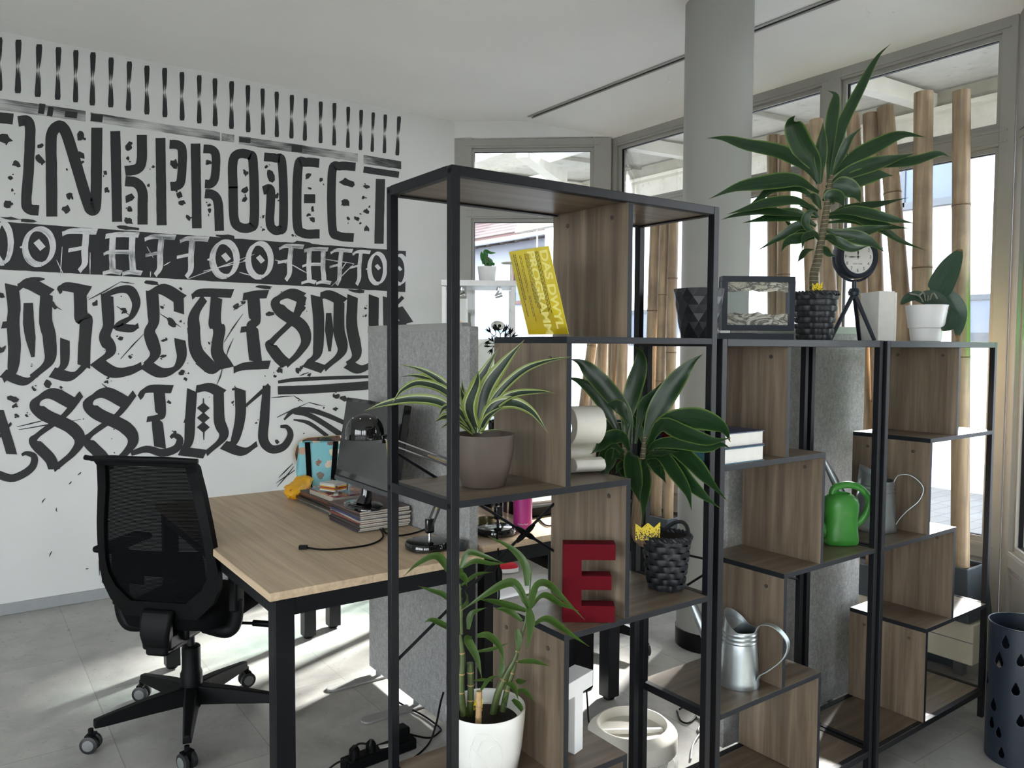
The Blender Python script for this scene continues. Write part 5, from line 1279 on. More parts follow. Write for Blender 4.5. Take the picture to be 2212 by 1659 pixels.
L4 = [([(1050, 1090), (1075, 940), (1130, 740), (1230, 540), (1330, 350), (1415, 262)], 62), ([(1040, 1090), (1050, 900), (1062, 740), (1080, 630), (1085, 565), (1035, 540)], 66), ([(1000, 1090), (995, 960), (1005, 830), (1012, 725)], 66), ([(985, 1100), (960, 980), (890, 880), (838, 760), (822, 720), (845, 690)], 118),
      ([(980, 1090), (900, 990), (760, 915), (560, 870), (420, 830), (310, 825)], 92), ([(1055, 1070), (1120, 930), (1170, 830), (1245, 760)], 50), ([(1060, 1050), (1180, 950), (1330, 870), (1480, 805), (1630, 820)], 82), ([(1030, 1120), (1150, 1040), (1300, 985), (1430, 950), (1565, 915)], 82), ([(1200, 1010), (1350, 985), (1550, 962), (1700, 918), (1768, 935)], 58),
      ([(1080, 1120), (1190, 1075), (1320, 1045), (1435, 1050)], 96), ([(985, 1150), (850, 1080), (700, 1090), (500, 1120), (330, 1188)], 92), ([(980, 1200), (860, 1125), (720, 1125), (640, 1180), (575, 1220)], 62), ([(980, 1260), (850, 1200), (700, 1210), (560, 1245), (438, 1280)], 58), ([(975, 1300), (800, 1275), (650, 1265), (500, 1285), (395, 1315)], 55), ([(970, 1350), (850, 1285), (700, 1300), (530, 1332)], 78),
      ([(960, 1380), (870, 1350), (760, 1415), (615, 1500)], 58, .06), ([(1050, 1120), (1120, 1110), (1200, 1150), (1238, 1215)], 104), ([(1035, 1230), (1060, 1180), (1110, 1190), (1140, 1240)], 90), ([(1030, 1300), (1150, 1248), (1350, 1218), (1522, 1180)], 50), ([(1035, 1280), (1200, 1262), (1400, 1305), (1565, 1335)], 66), ([(1040, 1300), (1200, 1290), (1350, 1345), (1530, 1365)], 78),
      ([(1020, 1370), (1150, 1400), (1300, 1372), (1425, 1345)], 72, -.05), ([(1025, 1380), (1180, 1410), (1290, 1445), (1380, 1505)], 74, -.08), ([(1030, 1330), (1200, 1318), (1350, 1360), (1480, 1440), (1635, 1498)], 46), ([(1010, 1410), (1090, 1440), (1190, 1485), (1285, 1470)], 56, -.06), ([(970, 1400), (920, 1380), (850, 1370), (775, 1310)], 70), ([(960, 1420), (890, 1420), (800, 1445), (760, 1505)], 62, -.04), ([(955, 1490), (910, 1500), (880, 1540), (858, 1568)], 34),
      ([(985, 1500), (1020, 1490), (1050, 1520), (1090, 1530)], 40), ([(955, 1420), (905, 1330), (930, 1270), (970, 1260)], 46, -.03), ([(985, 1300), (930, 1240), (860, 1230)], 44), ([(1010, 1200), (1060, 1140), (1130, 1120)], 52), ([(990, 1440), (960, 1400), (900, 1420), (885, 1500)], 44, -.05), ([(1000, 1430), (1060, 1420), (1110, 1470)], 44, -.05), ([(1000, 1250), (960, 1180), (900, 1170)], 46)]
link('foliage', foliage(L4, Dt, K7, 1412, 0, 'wide', .8, .10), M['leaf_drac'], t, smooth=60)
crown(t, (Pt.x - .035, Pt.y - .030, Z0 + .163), -vw, .032, .022)
# ---- dracaena in the basket on the tallest shelf
Pd = Vector((1.572, 1.470, Z2 + .0006)); Dd = (Pd - CP).dot(CW)
t = thing('potted_dracaena', 'dracaena in a black wicker basket beside the red letter E', 'plant', Pd, 0, 'potted plants on the shelves')
mb = MB(); basket(mb, Pd, .046, .0635, .142, 8, 18); basket_rim(mb, Pd, .0635, .142); mb.disc(Pd + UP * .002, .045, 32)
mb.tube([Pd + Vector((.058 * math.cos(a), .058 * math.sin(a), .142 + .03 * math.sin((a + .9) / 1.8 * math.pi))) for a in [-.9 + 1.8 * i / 14 for i in range(15)]], .0055, 8); link('basket', mb, M['wicker'], t)
mb = MB(); mb.lathe([(0, .01), (.042, .01), (.054, .138), (.051, .138), (.0, .118)], Pd, 32); link('inner_pot', mb, M['soil'], t)
stm = NT('dracaena_trunk'); f = stm.noise(stm.coord('Object', (90, 90, 12)), 1, 5, .6); stm.l(stm.ramp(f, [(.3, lin((84, 70, 54))), (.55, lin((128, 108, 84))), (.75, lin((176, 158, 128)))]), stm.p.inputs['Base Color']); stm.p.inputs['Roughness'].default_value = .9; stm.bump(f, .5, .004)
k5 = lambda a, b, d=0: at(780 + a * K7, 680 + b * K7, D=Dd + d)
mb = MB(); mb.tube([Pd + UP * .11, k5(1655, 1330), k5(1650, 1150), k5(1655, 1000), k5(1640, 900)], [.0165, .0155, .0145, .013, .010], 12, smoothpath=20); link('trunk', mb, stm.m, t)
mb = MB(); mb.tube([k5(1650, 950), k5(1600, 880), k5(1575, 800), k5(1570, 700)], [.008, .008, .007, .004], 10, smoothpath=14); mb.tube([k5(1650, 930), k5(1680, 860), k5(1690, 780), k5(1700, 700)], [.008, .008, .007, .004], 10, smoothpath=14); link('stem', mb, M['stem'], t)
L2 = [([(1570, 790), (1585, 620), (1620, 470), (1665, 320), (1668, 230), (1640, 190)], 108, .03), ([(1600, 790), (1590, 610), (1480, 460), (1370, 340), (1310, 285), (1250, 265)], 112, .0), ([(1570, 770), (1480, 590), (1400, 470), (1310, 400), (1220, 370)], 82, .04), ([(1690, 790), (1730, 660), (1800, 520), (1890, 390), (1970, 290), (2042, 235)], 128, -.06), ([(1640, 770), (1680, 560), (1740, 480), (1800, 400)], 66, .08),
      ([(1700, 800), (1790, 660), (1950, 620), (2080, 640), (2170, 690), (2205, 760)], 132, -.27), ([(1705, 810), (1790, 660), (1930, 710), (2090, 755), (2210, 735)], 100, -.27), ([(1700, 840), (1760, 775), (1900, 765), (2060, 790), (2150, 775), (2210, 800)], 76, -.26), ([(1700, 860), (1860, 800), (1980, 890), (2080, 1000), (2190, 1115)], 104, -.27), ([(1700, 860), (1850, 870), (1950, 990), (2050, 1085), (2145, 1155)], 80, -.27), ([(1690, 860), (1790, 840), (1880, 950), (1950, 1060), (1975, 1170)], 82, -.24),
      ([(1600, 810), (1560, 730), (1470, 745), (1420, 800), (1370, 832)], 88, -.27), ([(1580, 830), (1490, 780), (1455, 880), (1455, 960), (1462, 1045)], 82, -.27), ([(1565, 860), (1500, 830), (1480, 900), (1450, 960)], 74, -.25), ([(1640, 840), (1615, 850), (1630, 960), (1650, 1050), (1665, 1125)], 104, -.22), ([(1690, 850), (1690, 950), (1690, 1080), (1680, 1255)], 84, -.2), ([(1700, 890), (1740, 880), (1790, 950), (1822, 1005)], 72, -.1), ([(1600, 650), (1550, 560), (1500, 540), (1460, 535)], 84, -.03),
      ([(1720, 910), (1760, 880), (1800, 900), (1790, 950)], 60, -.1), ([(1560, 760), (1480, 680), (1420, 640), (1250, 650)], 60, .10), ([(1620, 900), (1570, 930), (1590, 990)], 70, -.12), ([(1690, 800), (1660, 680), (1610, 600), (1620, 540)], 50, .06), ([(1650, 870), (1560, 900), (1520, 950)], 60, -.1), ([(1700, 820), (1800, 830), (1900, 815)], 50, -.2)]
link('foliage', foliage(L2, Dd, K7, 780, 680, 'wide', .8, .04, ws=1.0, wave=.09), M['leaf_drac'], t, smooth=60)
cp_ = at(1399, 1180, D=Dd - .05); crown(t, (cp_.x, cp_.y, Z2 + .158), -vw, .066, .03)
# ---- striped dracaena in the brown-grey pot
Pb = Vector((.977, 1.475, Z1 + .0006)); Db = (Pb - CP).dot(CW)
t = thing('potted_dracaena', 'striped green and cream dracaena in a brown-grey pot on the tallest shelf', 'plant', Pb, 0, 'potted plants on the shelves')
rp_ = .0705
link('pot', pot_lathe([(.046, 0), (.050, .004), (.062, .045), (.069, .085), (rp_, .112), (rp_, .118), (.066, .118), (.064, .10), (0, .096)], Pb), M['brown_pot'], t)
mb = MB(); mb.lathe([(.063, .0965), (.03, .101), (0, .102)], Pb, 32); link('soil', mb, M['soil'], t)
L1 = [([(695, 705), (745, 460), (850, 300), (975, 150)], 92, -.01), ([(682, 705), (668, 480), (745, 330), (825, 190)], 68, .0), ([(690, 700), (645, 560), (690, 420), (700, 335)], 80, -.05), ([(700, 695), (800, 500), (950, 350), (1100, 282), (1278, 248)], 56, -.08), ([(700, 695), (775, 570), (900, 482), (1060, 462), (1165, 470)], 56, -.08), ([(710, 695), (780, 560), (900, 528), (1020, 580), (1118, 708)], 76, -.09), ([(710, 695), (760, 610), (860, 540)], 40, -.05),
      ([(675, 695), (600, 560), (500, 420), (370, 335), (222, 292)], 56, .02), ([(672, 695), (560, 520), (440, 410), (330, 366), (240, 370)], 52, .05), ([(670, 695), (530, 480), (360, 412), (250, 450), (188, 525)], 58, -.03), ([(660, 700), (500, 540), (330, 505), (150, 530), (18, 574)], 62, .0), ([(672, 705), (580, 570), (500, 555), (465, 605)], 48, -.06), ([(672, 705), (600, 640), (510, 612), (438, 640)], 74, -.05), ([(690, 700), (625, 540), (590, 425)], 58, .03), ([(690, 700), (625, 560), (600, 380)], 56, .05), ([(695, 700), (800, 690), (880, 682)], 14, -.05), ([(690, 700), (640, 600), (560, 470), (500, 440)], 50, .06), ([(700, 700), (740, 560), (800, 450), (860, 400)], 50, .07), ([(660, 705), (560, 640), (470, 680)], 34, -.07)]
link('foliage', foliage(L1, Db, K7, 780, 680, 'strap', .6, .03, fold=.35, wave=.03), M['leaf_var'], t, smooth=60)
# ---- lucky bamboo in the white pot
Pw = Vector((1.000, 1.497, Z3 + .0006)); Dw = (Pw - CP).dot(CW)
t = thing('potted_lucky_bamboo', 'lucky bamboo in a white glazed pot with a leaf relief, lowest on the tallest shelf', 'plant', Pw, 0, 'potted plants on the shelves')
link('pot', pot_lathe([(.072, 0), (.076, .004), (.086, .06), (.092, .12), (.0935, .148), (.0925, .152), (.088, .150), (.086, .12), (0, .118)], Pw, 64), M['white_gloss'], t)
mb = MB(); mb.lathe([(.0868, .1185), (.04, .124), (0, .125)], Pw, 40); link('soil', mb, M['soil'], t)
mb = MB()                                       # raised leaf on the glaze
def on_pot(th, z): 
    r = .072 + (.0935 - .072) * min(1, z / .148) ** .7 + .0012; return Pw + Vector((r * math.cos(th), r * math.sin(th), z))
th0 = math.atan2(-vw.y, -vw.x) + .02
def q_(a, z): return on_pot(th0 + a, z)
mb.tube([q_(-.38, .10), q_(-.12, .075), q_(.16, .035), q_(.3, .01)], .0018, 6, smoothpath=16)
for a, z, b, z2, c_, z3 in ((-.2, .085, -.05, .115, .12, .118), (-.08, .068, .12, .095, .3, .10), (.05, .05, .22, .07, .42, .075), (-.2, .085, -.3, .05, -.28, .03), (-.05, .065, -.12, .03, -.08, .012), (.1, .044, .06, .02, .12, .008)):
    mb.tube([q_(a, z), q_(b, z2), q_(c_, z3)], .0014, 6, smoothpath=10)
mb.tube([q_(-.34, .098), q_(-.22, .125), q_(0, .13), q_(.2, .12), q_(.4, .095), q_(.46, .06), q_(.38, .02)], .0016, 6, smoothpath=22); mb.tube([q_(-.34, .098), q_(-.4, .07), q_(-.36, .03), q_(-.2, .005)], .0016, 6, smoothpath=14)
link('leaf_relief', mb, M['white_gloss'], t)
k6 = lambda a, b, d=0: at(780 + a * K7, 1059 + b * K7, D=Dw + d)
M['cane_green'] = simple('green_cane', (70, 84, 40), .4, 0, .3, 30); M['cane_tan'] = simple('tan_cane', (170, 140, 98), .7, 0, .3, 40)
for i, (pts, rads, m_) in enumerate((([(612, 1345), (600, 1230), (598, 1120), (606, 1000), (590, 860)], [.0085, .008, .0075, .007, .004], 'cane_green'), ([(648, 1345), (655, 1180), (650, 1030)], [.0085, .008, .0078], 'cane_green'), ([(700, 1420), (703, 1300), (706, 1200)], [.0075, .007, .007], 'cane_tan'), ([(785, 1350), (815, 1220), (860, 1110), (920, 1000), (960, 860), (1000, 700), (1012, 520)], [.009, .0085, .007, .005, .0042, .003, .0012], 'cane_green'), ([(845, 1320), (875, 1180), (915, 1050), (935, 980)], [.0075, .007, .005, .003], 'cane_green'), ([(600, 860), (595, 700), (590, 560)], [.004, .0035, .002], 'cane_green'))):
    mb = MB(); pp = [k6(a, b, (-.02, .0, -.055, .01, .015, -.02)[i]) for a, b in pts]; 
    if pp[0].z < Z3 + .126 and i < 5: pp[0] = Vector((pp[0].x, pp[0].y, Z3 + .115))
    mb.tube(pp, rads, 10, smoothpath=26); cn_ = link('cane', mb, M[m_], t)
    if i < 5:
        mb = MB()
        for q in (.3, .55, .8):
            pq = catmull(pp, 20); j = int(q * 20); rr2 = lerp_list(rads, q)
            mb.tube([pq[j - 0] - (pq[min(j + 1, 20)] - pq[j]).normalized() * .0015, pq[j], pq[j] + (pq[min(j + 1, 20)] - pq[j]).normalized() * .0015], [rr2 * 1.03, rr2 * 1.12, rr2 * 1.03], 10)
        link('cane_rings', mb, M['cane_tan'], cn_)
L3 = [([(590, 600), (500, 440), (440, 395), (340, 440), (252, 515)], 66, .03), ([(585, 490), (640, 375), (740, 395), (845, 432)], 46, .0), ([(590, 470), (680, 425), (780, 440), (885, 434)], 42, -.03), ([(595, 470), (590, 500), (620, 530), (632, 575)], 62, -.04), ([(600, 570), (690, 505), (790, 488)], 30, .03), ([(990, 570), (980, 450), (900, 350), (755, 272)], 60, .0), ([(1000, 700), (930, 570), (860, 560), (740, 625), (590, 725)], 70, -.03), ([(985, 720), (900, 695), (790, 665), (690, 650)], 62, .02), ([(960, 780), (880, 720), (790, 705)], 48, .02), ([(1010, 700), (1045, 580), (1110, 560), (1210, 650), (1340, 778)], 66, -.12),
      ([(1010, 710), (1090, 630), (1190, 680), (1300, 722)], 58, -.12), ([(1020, 810), (1110, 770), (1220, 840), (1365, 935)], 58, -.14), ([(590, 720), (500, 630), (420, 600), (340, 572)], 46, .02), ([(590, 860), (490, 805), (420, 775), (375, 790)], 52, .0), ([(1000, 700), (1012, 800), (990, 965)], 66, -.05), ([(650, 870), (640, 900), (690, 1000), (722, 1125)], 64, -.05), ([(690, 870), (760, 870), (830, 940), (852, 1035)], 56, -.06), ([(690, 965), (800, 945), (885, 910)], 30, .0), ([(930, 830), (942, 900), (930, 980)], 52, -.02), ([(940, 1025), (1030, 1025), (1132, 1052)], 46, -.05), ([(715, 1195), (770, 1130), (835, 1108)], 42, -.03),
      ([(830, 1120), (842, 1050), (830, 975)], 40, .0), ([(865, 1150), (910, 1175), (942, 1255)], 46, -.04), ([(920, 1200), (980, 1205), (1042, 1268)], 42, -.05), ([(868, 1295), (848, 1260), (885, 1212)], 46, -.05), ([(905, 1250), (945, 1290), (972, 1345)], 48, -.04), ([(675, 1138), (740, 1133), (795, 1142)], 24, -.03), ([(640, 830), (660, 740), (750, 700)], 44, .0), ([(590, 640), (560, 560), (600, 500)], 40, .02), ([(1010, 560), (1015, 500), (1022, 460)], 16, 0), ([(595, 720), (640, 660), (620, 600)], 46, -.03), ([(1000, 700), (970, 640), (1010, 620)], 44, .03), ([(600, 760), (590, 690), (610, 640)], 40, -.04), ([(930, 1130), (960, 1150), (995, 1135)], 50, -.05)]
link('foliage', foliage(L3, Dw, K7, 780, 1059, 'strap', .6, .02, fold=.25, ws=.82, wave=.02), M['leaf_bam'], t, smooth=60)
crown(t, k6(690, 1290, .0), -vw, .028, .018)
# ---- orchid
Po = Vector((2.975, 1.492, Z0 + .0006)); Do = (Po - CP).dot(CW)
t = thing('potted_orchid', 'orchid without flowers in a white pot on the right-hand shelf', 'plant', Po, 0, 'potted plants on the shelves')
M['pot_frost'] = simple('frosted_white_pot', (222, 223, 222), .35, 0, .02)
link('pot', pot_lathe([(.048, 0), (.052, .003), (.057, .05), (.061, .052), (.067, .098), (.073, .132), (.074, .136), (.070, .136), (.064, .10), (0, .098)], Po), M['pot_frost'], t)
mb = MB(); mb.lathe([(.0645, .0985), (.03, .115), (0, .118)], Po, 32); link('bark', mb, M['soil'], t)
K8 = K7; 
L5 = [([(1620, 395), (1690, 380), (1730, 300), (1780, 200), (1835, 105)], 128, .02), ([(1640, 410), (1580, 385), (1520, 400), (1475, 438)], 56, .02), ([(1560, 400), (1640, 405), (1710, 440), (1760, 470)], 104, -.05), ([(1690, 410), (1760, 400), (1820, 490), (1815, 635)], 92, -.03), ([(1720, 460), (1760, 500), (1760, 560), (1725, 595)], 96, -.07)]
link('foliage', foliage(L5, Do, K8, 1412, 500, 'oval', .65, .02, fold=.25, wave=.0), M['leaf_orch'], t, smooth=60)
mb = MB(); o8 = lambda a, b, d=0: at(1412 + a * K8, 500 + b * K8, D=Do + d)
for a in range(5):
    x = 1590 + a * 25; mb.tube([Po + UP * .115, o8(x, 390 - (a % 2) * 20, -.02), o8(x + 30 * (a - 2), 372 + 10 * a, -.03)], .003, 6, smoothpath=8)
link('air_roots', mb, simple('root_grey', (120, 124, 104), .7), t)
# ------------------------------------------------------------------ desk lamps
def desk_lamp(label, base, elbow, head, down, rs=.052):
    t = thing('desk_lamp', label, 'lamp', base, 0, 'black swing-arm desk lamps')
    BL = M['black_gloss']; base = Vector(base); elbow = Vector(elbow); head = Vector(head)
    mb = MB(); mb.lathe([(.070, 0), (.076, .004), (.077, .018), (.072, .027), (.066, .0285), (0, .029)], base, 56); link('base', mb, BL, t)
    so_ = base + Vector((.018, .012, 0)) if True else base
    mb = MB(); mb.lathe([(.0065, .028), (.0065, .062), (.005, .064)], so_, 16); link('socket', mb, M['chrome'], t)
    j0 = so_ + UP * .075
    d = (elbow - j0).normalized(); sdv = d.cross(vw).normalized()
    for s_ in (-1, 1):
        mb = MB(); mb.bar(j0 + sdv * .009 * s_, elbow + sdv * .009 * s_, .008, .008, up=vw); link('lower_arm', mb, BL, t, bevel=.001)
    mb = MB(); mb.cbox(j0, (.03, .02, .05)); link('knuckle', mb, BL, t, bevel=.004)
    hp = head + (elbow - head).normalized() * .075
    d2 = (hp - elbow).normalized(); s2 = d2.cross(vw).normalized()
    for s_ in (-1, 1):
        mb = MB(); mb.bar(elbow + s2 * .011 * s_, hp + s2 * .011 * s_, .007, .007, up=vw); link('upper_arm', mb, BL, t, bevel=.001)
    mb = MB(); mb.cbox(elbow, (.03, .022, .05)); link('elbow', mb, BL, t, bevel=.004)
    for a, b in ((j0 + d * .06 + vw * -.008, j0 + d * .16 + vw * -.008), (elbow + d2 * .03 - vw * .010, elbow + d2 * .10 - vw * .010), (hp - d2 * .01 - vw * .012, hp - UP * .085 - vw * .012 - d2 * .02)):
        mb = MB(); mb.tube([a, b], .0032, 8); link('spring', mb, M['brass'], t)
    # shade
    dn = Vector(down).normalized(); q = (-dn).to_track_quat('Z', 'Y').to_matrix().to_4x4()
    prof = [(rs, -.026), (rs + .001, -.024), (rs, -.004)] + [(rs * math.cos(R(a)), rs * .95 * math.sin(R(a))) for a in range(5, 86, 8)] + [(0, rs * .95)]
    mb = MB(); mb.lathe(prof + [(0, rs * .9), (rs * .7, rs * .55), (rs * .94, 0), (rs * .96, -.026), (rs, -.026)], head, 48, mat=q); sh = link('shade', mb, BL, t)
    hq = q.to_3x3()
    for i in range(8):
        a = 2 * math.pi * i / 8; p = hq @ Vector((math.cos(a) * rs * .66, math.sin(a) * rs * .66, rs * .725)); mb = MB(); mb.disc(head + p * 1.012, .0026, 10, nrm=p.normalized()); link('vent_hole', mb, M['paper_white'], sh, smooth=0)
    mb = MB(); mb.tube([head + (hp - head).normalized() * rs * .85, hp + (hp - head).normalized() * .02], .012, 14); mb.cbox(hp, (.03, .024, .03)); link('neck', mb, BL, t, bevel=.002)
    return t, so_, elbow
lamp1, s1, el1 = desk_lamp('black domed desk lamp with its head in front of the monitor', (1.335, 2.372, DZ + .0006), at(982, 1004, Y=2.345), at(788, 932, Y=2.56), (.0, 0, -1), .0675)
lamp2, s2_, el2 = desk_lamp('black desk lamp with shiny round base beside the magenta bottle', (1.655, 2.412, DZ + .0006), at(1085, 1000, Y=2.47), at(1055, 880, Y=2.50), (-.25, .1, -1), .058)
mb = MB(); mb.tube([s2_ + UP * .05 - vw * .02, at(1074, 1160, Y=2.33), at(1077, 1200, Y=2.268), at(1078, 1236, Y=2.262)], .0035, 8, smoothpath=20); mb.tube([at(1078, 1262, Y=2.262), at(1078, 1290, Y=2.262), at(1070, 1330, Y=2.27)], .0033, 8); link('cable', mb, M['black_plastic'], lamp2)
mb = MB(); mb.tube([at(1078, 1226, Y=2.262), at(1078, 1234, Y=2.262), at(1078, 1256, Y=2.262), at(1078, 1264, Y=2.262)], [.006, .0115, .0115, .006], 12); link('cord_switch', mb, M['black_plastic'], lamp2)
mb = MB(); mb.tube([at(x, y, Z=DZ + .0045) for x, y in ((660, 1183), (700, 1187), (750, 1184), (800, 1176), (826, 1162), (824, 1146), (815, 1138), (826, 1128), (860, 1124), (905, 1128), (925, 1135))], .0034, 8, smoothpath=60); mb.tube([at(x, y, Z=DZ + .0045) for x, y in ((930, 1138), (900, 1150), (862, 1157), (835, 1152), (828, 1138), (850, 1128))], .0034, 8, smoothpath=30); link('cable', mb, M['black_plastic'], lamp1)
mb = MB(); mb.cbox(at(655, 1182, Z=DZ + .009), (.03, .018, .014), rz=-.5); link('plug', mb, M['black_plastic'], lamp1, bevel=.003)
# ------------------------------------------------------------------ monitor
MB0 = at(725, 1018, X=1.255); MB1 = at(838, 1066, X=1.255)
MT0 = at(750, 858, X=1.305)
t = thing('monitor', 'black computer monitor standing on a pile of magazines', 'monitor', (1.30, 2.77, .83))
ex = (MB1 - MB0); ex.z = 0; MW = .50; ex.normalize(); ey = (MT0 - MB0); ey = (ey - ex * ey.dot(ex)); MH = ey.length; ey.normalize(); nz_ = ex.cross(ey)
if nz_.x > 0: nz_ = -nz_
o_ = MB0.copy()
def mp(a, b, c=0): return o_ + ex * a + ey * b + nz_ * c
mb = MB(); mb.prism([mp(0, -.012, -.03), mp(MW, -.012, -.03), mp(MW, MH, -.03), mp(0, MH, -.03)], nz_ * .03); link('housing', mb, M['black_gloss'], t, smooth=0, bevel=.003)
t3 = NT('screen_off'); t3.p.inputs['Base Color'].default_value = lin((16, 18, 20)); t3.p.inputs['Roughness'].default_value = .14; t3.p.inputs['Specular IOR Level'].default_value = .9
mb = MB(); mb.prism([mp(.012, .012, .0002), mp(MW - .012, .012, .0002), mp(MW - .012, MH - .014, .0002), mp(.012, MH - .014, .0002)], nz_ * .0006); link('screen', mb, t3.m, t, smooth=0)
mb = MB(); mb.prism([mp(0.0, -.03, -.022), mp(MW, -.03, -.022), mp(MW, -.0125, -.022), mp(0.0, -.0125, -.022)], nz_ * .024); link('lower_bezel', mb, simple('charcoal_bezel', (52, 54, 57), .4), t, smooth=0, bevel=.002)
ZM = .826
bc = at(785, 1091, Z=ZM + .006); bc = Vector((min(bc.x, 1.335), bc.y, ZM + .0006))
mb = MB()
def ell(u, v):
    a = 2 * math.pi * u; k = [1, 1, .97, .55, 0][round(v * 4)]; z = [0, .007, .010, .013, .014][round(v * 4)]
    p = Vector((.068 * k * math.cos(a), .105 * k * math.sin(a), z)); return bc + Matrix.Rotation(math.atan2(ex.y, ex.x) + math.pi / 2, 3, 'Z') @ p
mb.grid(ell, 48, 4, wrapu=True); link('stand_base', mb, M['black_gloss'], t, smooth=50)
mb = MB(); mb.tube([bc + UP * .010, bc + UP * .05 + Vector((.012, 0, 0)), mp(MW * .42, .05, -.035)], [.030, .024, .022], 16, smoothpath=10); link('stand_neck', mb, M['black_gloss'], t)
mb = MB(); mb.tube([mp(MW * .9, MH * .62, -.03), at(880, 920, X=1.44), at(878, 945, X=1.445), at(862, 960, X=1.44), at(858, 1000, X=1.44)], .0035, 8, smoothpath=20); link('cable', mb, M['black_plastic'], t)
# ------------------------------------------------------------------ magazines (every one its own object)
mr = random.Random(21)
mcols = [(40, 42, 66), (52, 44, 40), (88, 86, 84), (30, 32, 40), (120, 60, 50), (150, 148, 142), (46, 50, 92), (70, 66, 60), (34, 34, 36), (96, 74, 70)]
mm = [simple('magazine_cover', c, .35, 0, .25, 18) for c in mcols]
M['mag_pages'] = simple('magazine_pages', (190, 184, 170), .8, 0, .15, 300)
def magazine(label, x0, y0, ang, z, h, w, l, cov, group):
    c, s_ = math.cos(ang), math.sin(ang); ex_ = Vector((c, s_, 0)); ey_ = Vector((-s_, c, 0)); o = Vector((x0, y0, z))
    t = thing('magazine', label, 'magazine', o, ang, group)
    mb = MB(); mb.box((.0012, .0008, .0009), (w - .001, l - .0008, h - .0009)); link('pages', mb, M['mag_pages'], t, world=False, smooth=0)
    mb = MB(); mb.box((0, 0, h - .0008), (w, l, h)); mb.box((0, 0, 0), (w, l, .0008)); mb.box((0, 0, .0008), (.0011, l, h - .0008)); link('cover', mb, cov, t, world=False, smooth=0)
hs_ = [.0065, .0075, .006, .008, .007, .0065, .009, .007, .0075, .008]
z = DZ + .0006; zz = z
names = ['lowest magazine of the main pile under the monitor', 'second lowest magazine of the main pile', 'third lowest magazine of the main pile', 'fourth lowest magazine of the main pile', 'fifth lowest magazine of the main pile', 'sixth lowest magazine of the main pile', 'fourth magazine from the top of the main pile', 'third magazine from the top of the main pile', 'second magazine from the top of the main pile', 'topmost magazine of the main pile, right under the monitor stand']
q0 = at(697, 1114, Z=DZ); 
tag(link('folder', slab(at(758, 1142, Z=DZ), Vector((.08, 1, 0)).normalized(), Vector((1, -.08, 0)).normalized(), .30, .20, z, z + .003), simple('navy_green_folder', (26, 34, 62), .4, 0, .2, 30), smooth=0), 'dark blue folder with a green edge sticking out below the main magazine pile', 'folder'); zz += .0036
for i in range(10):
    h = hs_[i]; magazine(names[i], 1.232 + mr.uniform(-.005, .006) , 2.705 + mr.uniform(-.006, .006), R(mr.uniform(-2.5, 2.0)), zz, h, .215, .285 if i % 3 else .27, mm[i], 'magazines under the monitor'); zz += h + .0004
ZTOP = zz
zz = z; hs2 = [.0095, .009, .011, .0085, .009, .0085]
n2 = ['lowest', 'second lowest', 'third lowest', 'third from the top', 'second from the top', 'topmost']
for i in range(6):
    magazine(n2[i] + ' magazine of the far pile beside the monitor', 1.262 + mr.uniform(-.004, .006), 3.055 + mr.uniform(-.005, .005), R(mr.uniform(-1.5, 2.5)), zz, hs2[i], .175, .36 if i < 4 else .33, mm[(i * 3 + 2) % 10], 'magazines beside the monitor'); zz += hs2[i] + .0004
# purple photo booklet with a rounded corner and clear card holder on the far pile
bz = zz + .0002
tag(link('ream_box', slab(Vector((1.268, 3.04, 0)), Vector((1, .03, 0)).normalized(), Vector((-.03, 1, 0)).normalized(), .178, .24, bz, bz + .022), M['mag_pages'], smooth=0, bevel=.001), 'pale thick book on top of the far magazine pile', 'book')
t5 = NT('sunset_cover'); f = t5.noise(t5.coord('Object', (7, 7, 7)), 1, 4, .6, 1.5); t5.l(t5.ramp(f, [(.3, lin((36, 30, 52))), (.45, lin((110, 52, 72))), (.58, lin((196, 140, 96))), (.75, lin((60, 44, 86)))]), t5.p.inputs['Base Color']); t5.p.inputs['Roughness'].default_value = .12
t = thing('photo_folder', 'glossy purple and orange photo folder lying on the far magazine pile', 'folder', (1.34, 3.1, bz + .0225))
link('cover', slab(Vector((1.262, 3.01, 0)), Vector((1, .05, 0)).normalized(), Vector((-.05, 1, 0)).normalized(), .185, .25, bz + .0225, bz + .0285), t5.m, t, smooth=0, bevel=.002)
mb = slab(Vector((1.268, 3.035, 0)), Vector((.5, 1, 0)).normalized(), Vector((-1, .5, 0)).normalized(), .085, -.018, bz + .0286, bz + .0289); link('label', mb, M['paper_white'], t, smooth=0)
# clear card box
t = thing('card_box', 'clear acrylic card box full of bright paper slips on the photo folder', 'box', (1.33, 3.14, bz + .029))
a_ = Vector((1.285, 3.06, 0)); bx_ = Vector((.93, .36, 0)).normalized(); by_ = Vector((-.36, .93, 0)).normalized(); z0 = bz + .0292
link('tray', slab(a_, bx_, by_, .082, .11, z0, z0 + .006), M['acrylic'], t, smooth=0, bevel=.002)
for i, c in enumerate(((230, 228, 222), (214, 160, 40), (186, 40, 38), (226, 190, 60), (228, 226, 220), (200, 198, 190))):
    link('paper_slips', slab(a_ + bx_ * (.006 + .002 * (i % 2)) + by_ * .008, bx_, by_, .068, .088, z0 + .0065 + i * .0055, z0 + .0115 + i * .0055), simple('slip', c, .6), t, smooth=0)
for s0 in (0, .076):
    link('clear_side', slab(a_ + bx_ * s0, bx_, by_, .003, .11, z0 + .006, z0 + .044), M['acrylic'], t, smooth=0)
for s0 in (.006, .07):
    mb = MB(); p = a_ + bx_ * s0 + by_ * -.004; mb.tube([Vector((p.x, p.y, z0 + .008)), Vector((p.x, p.y, z0 + .034))], .004, 10); link('clip', mb, M['chrome'], t)
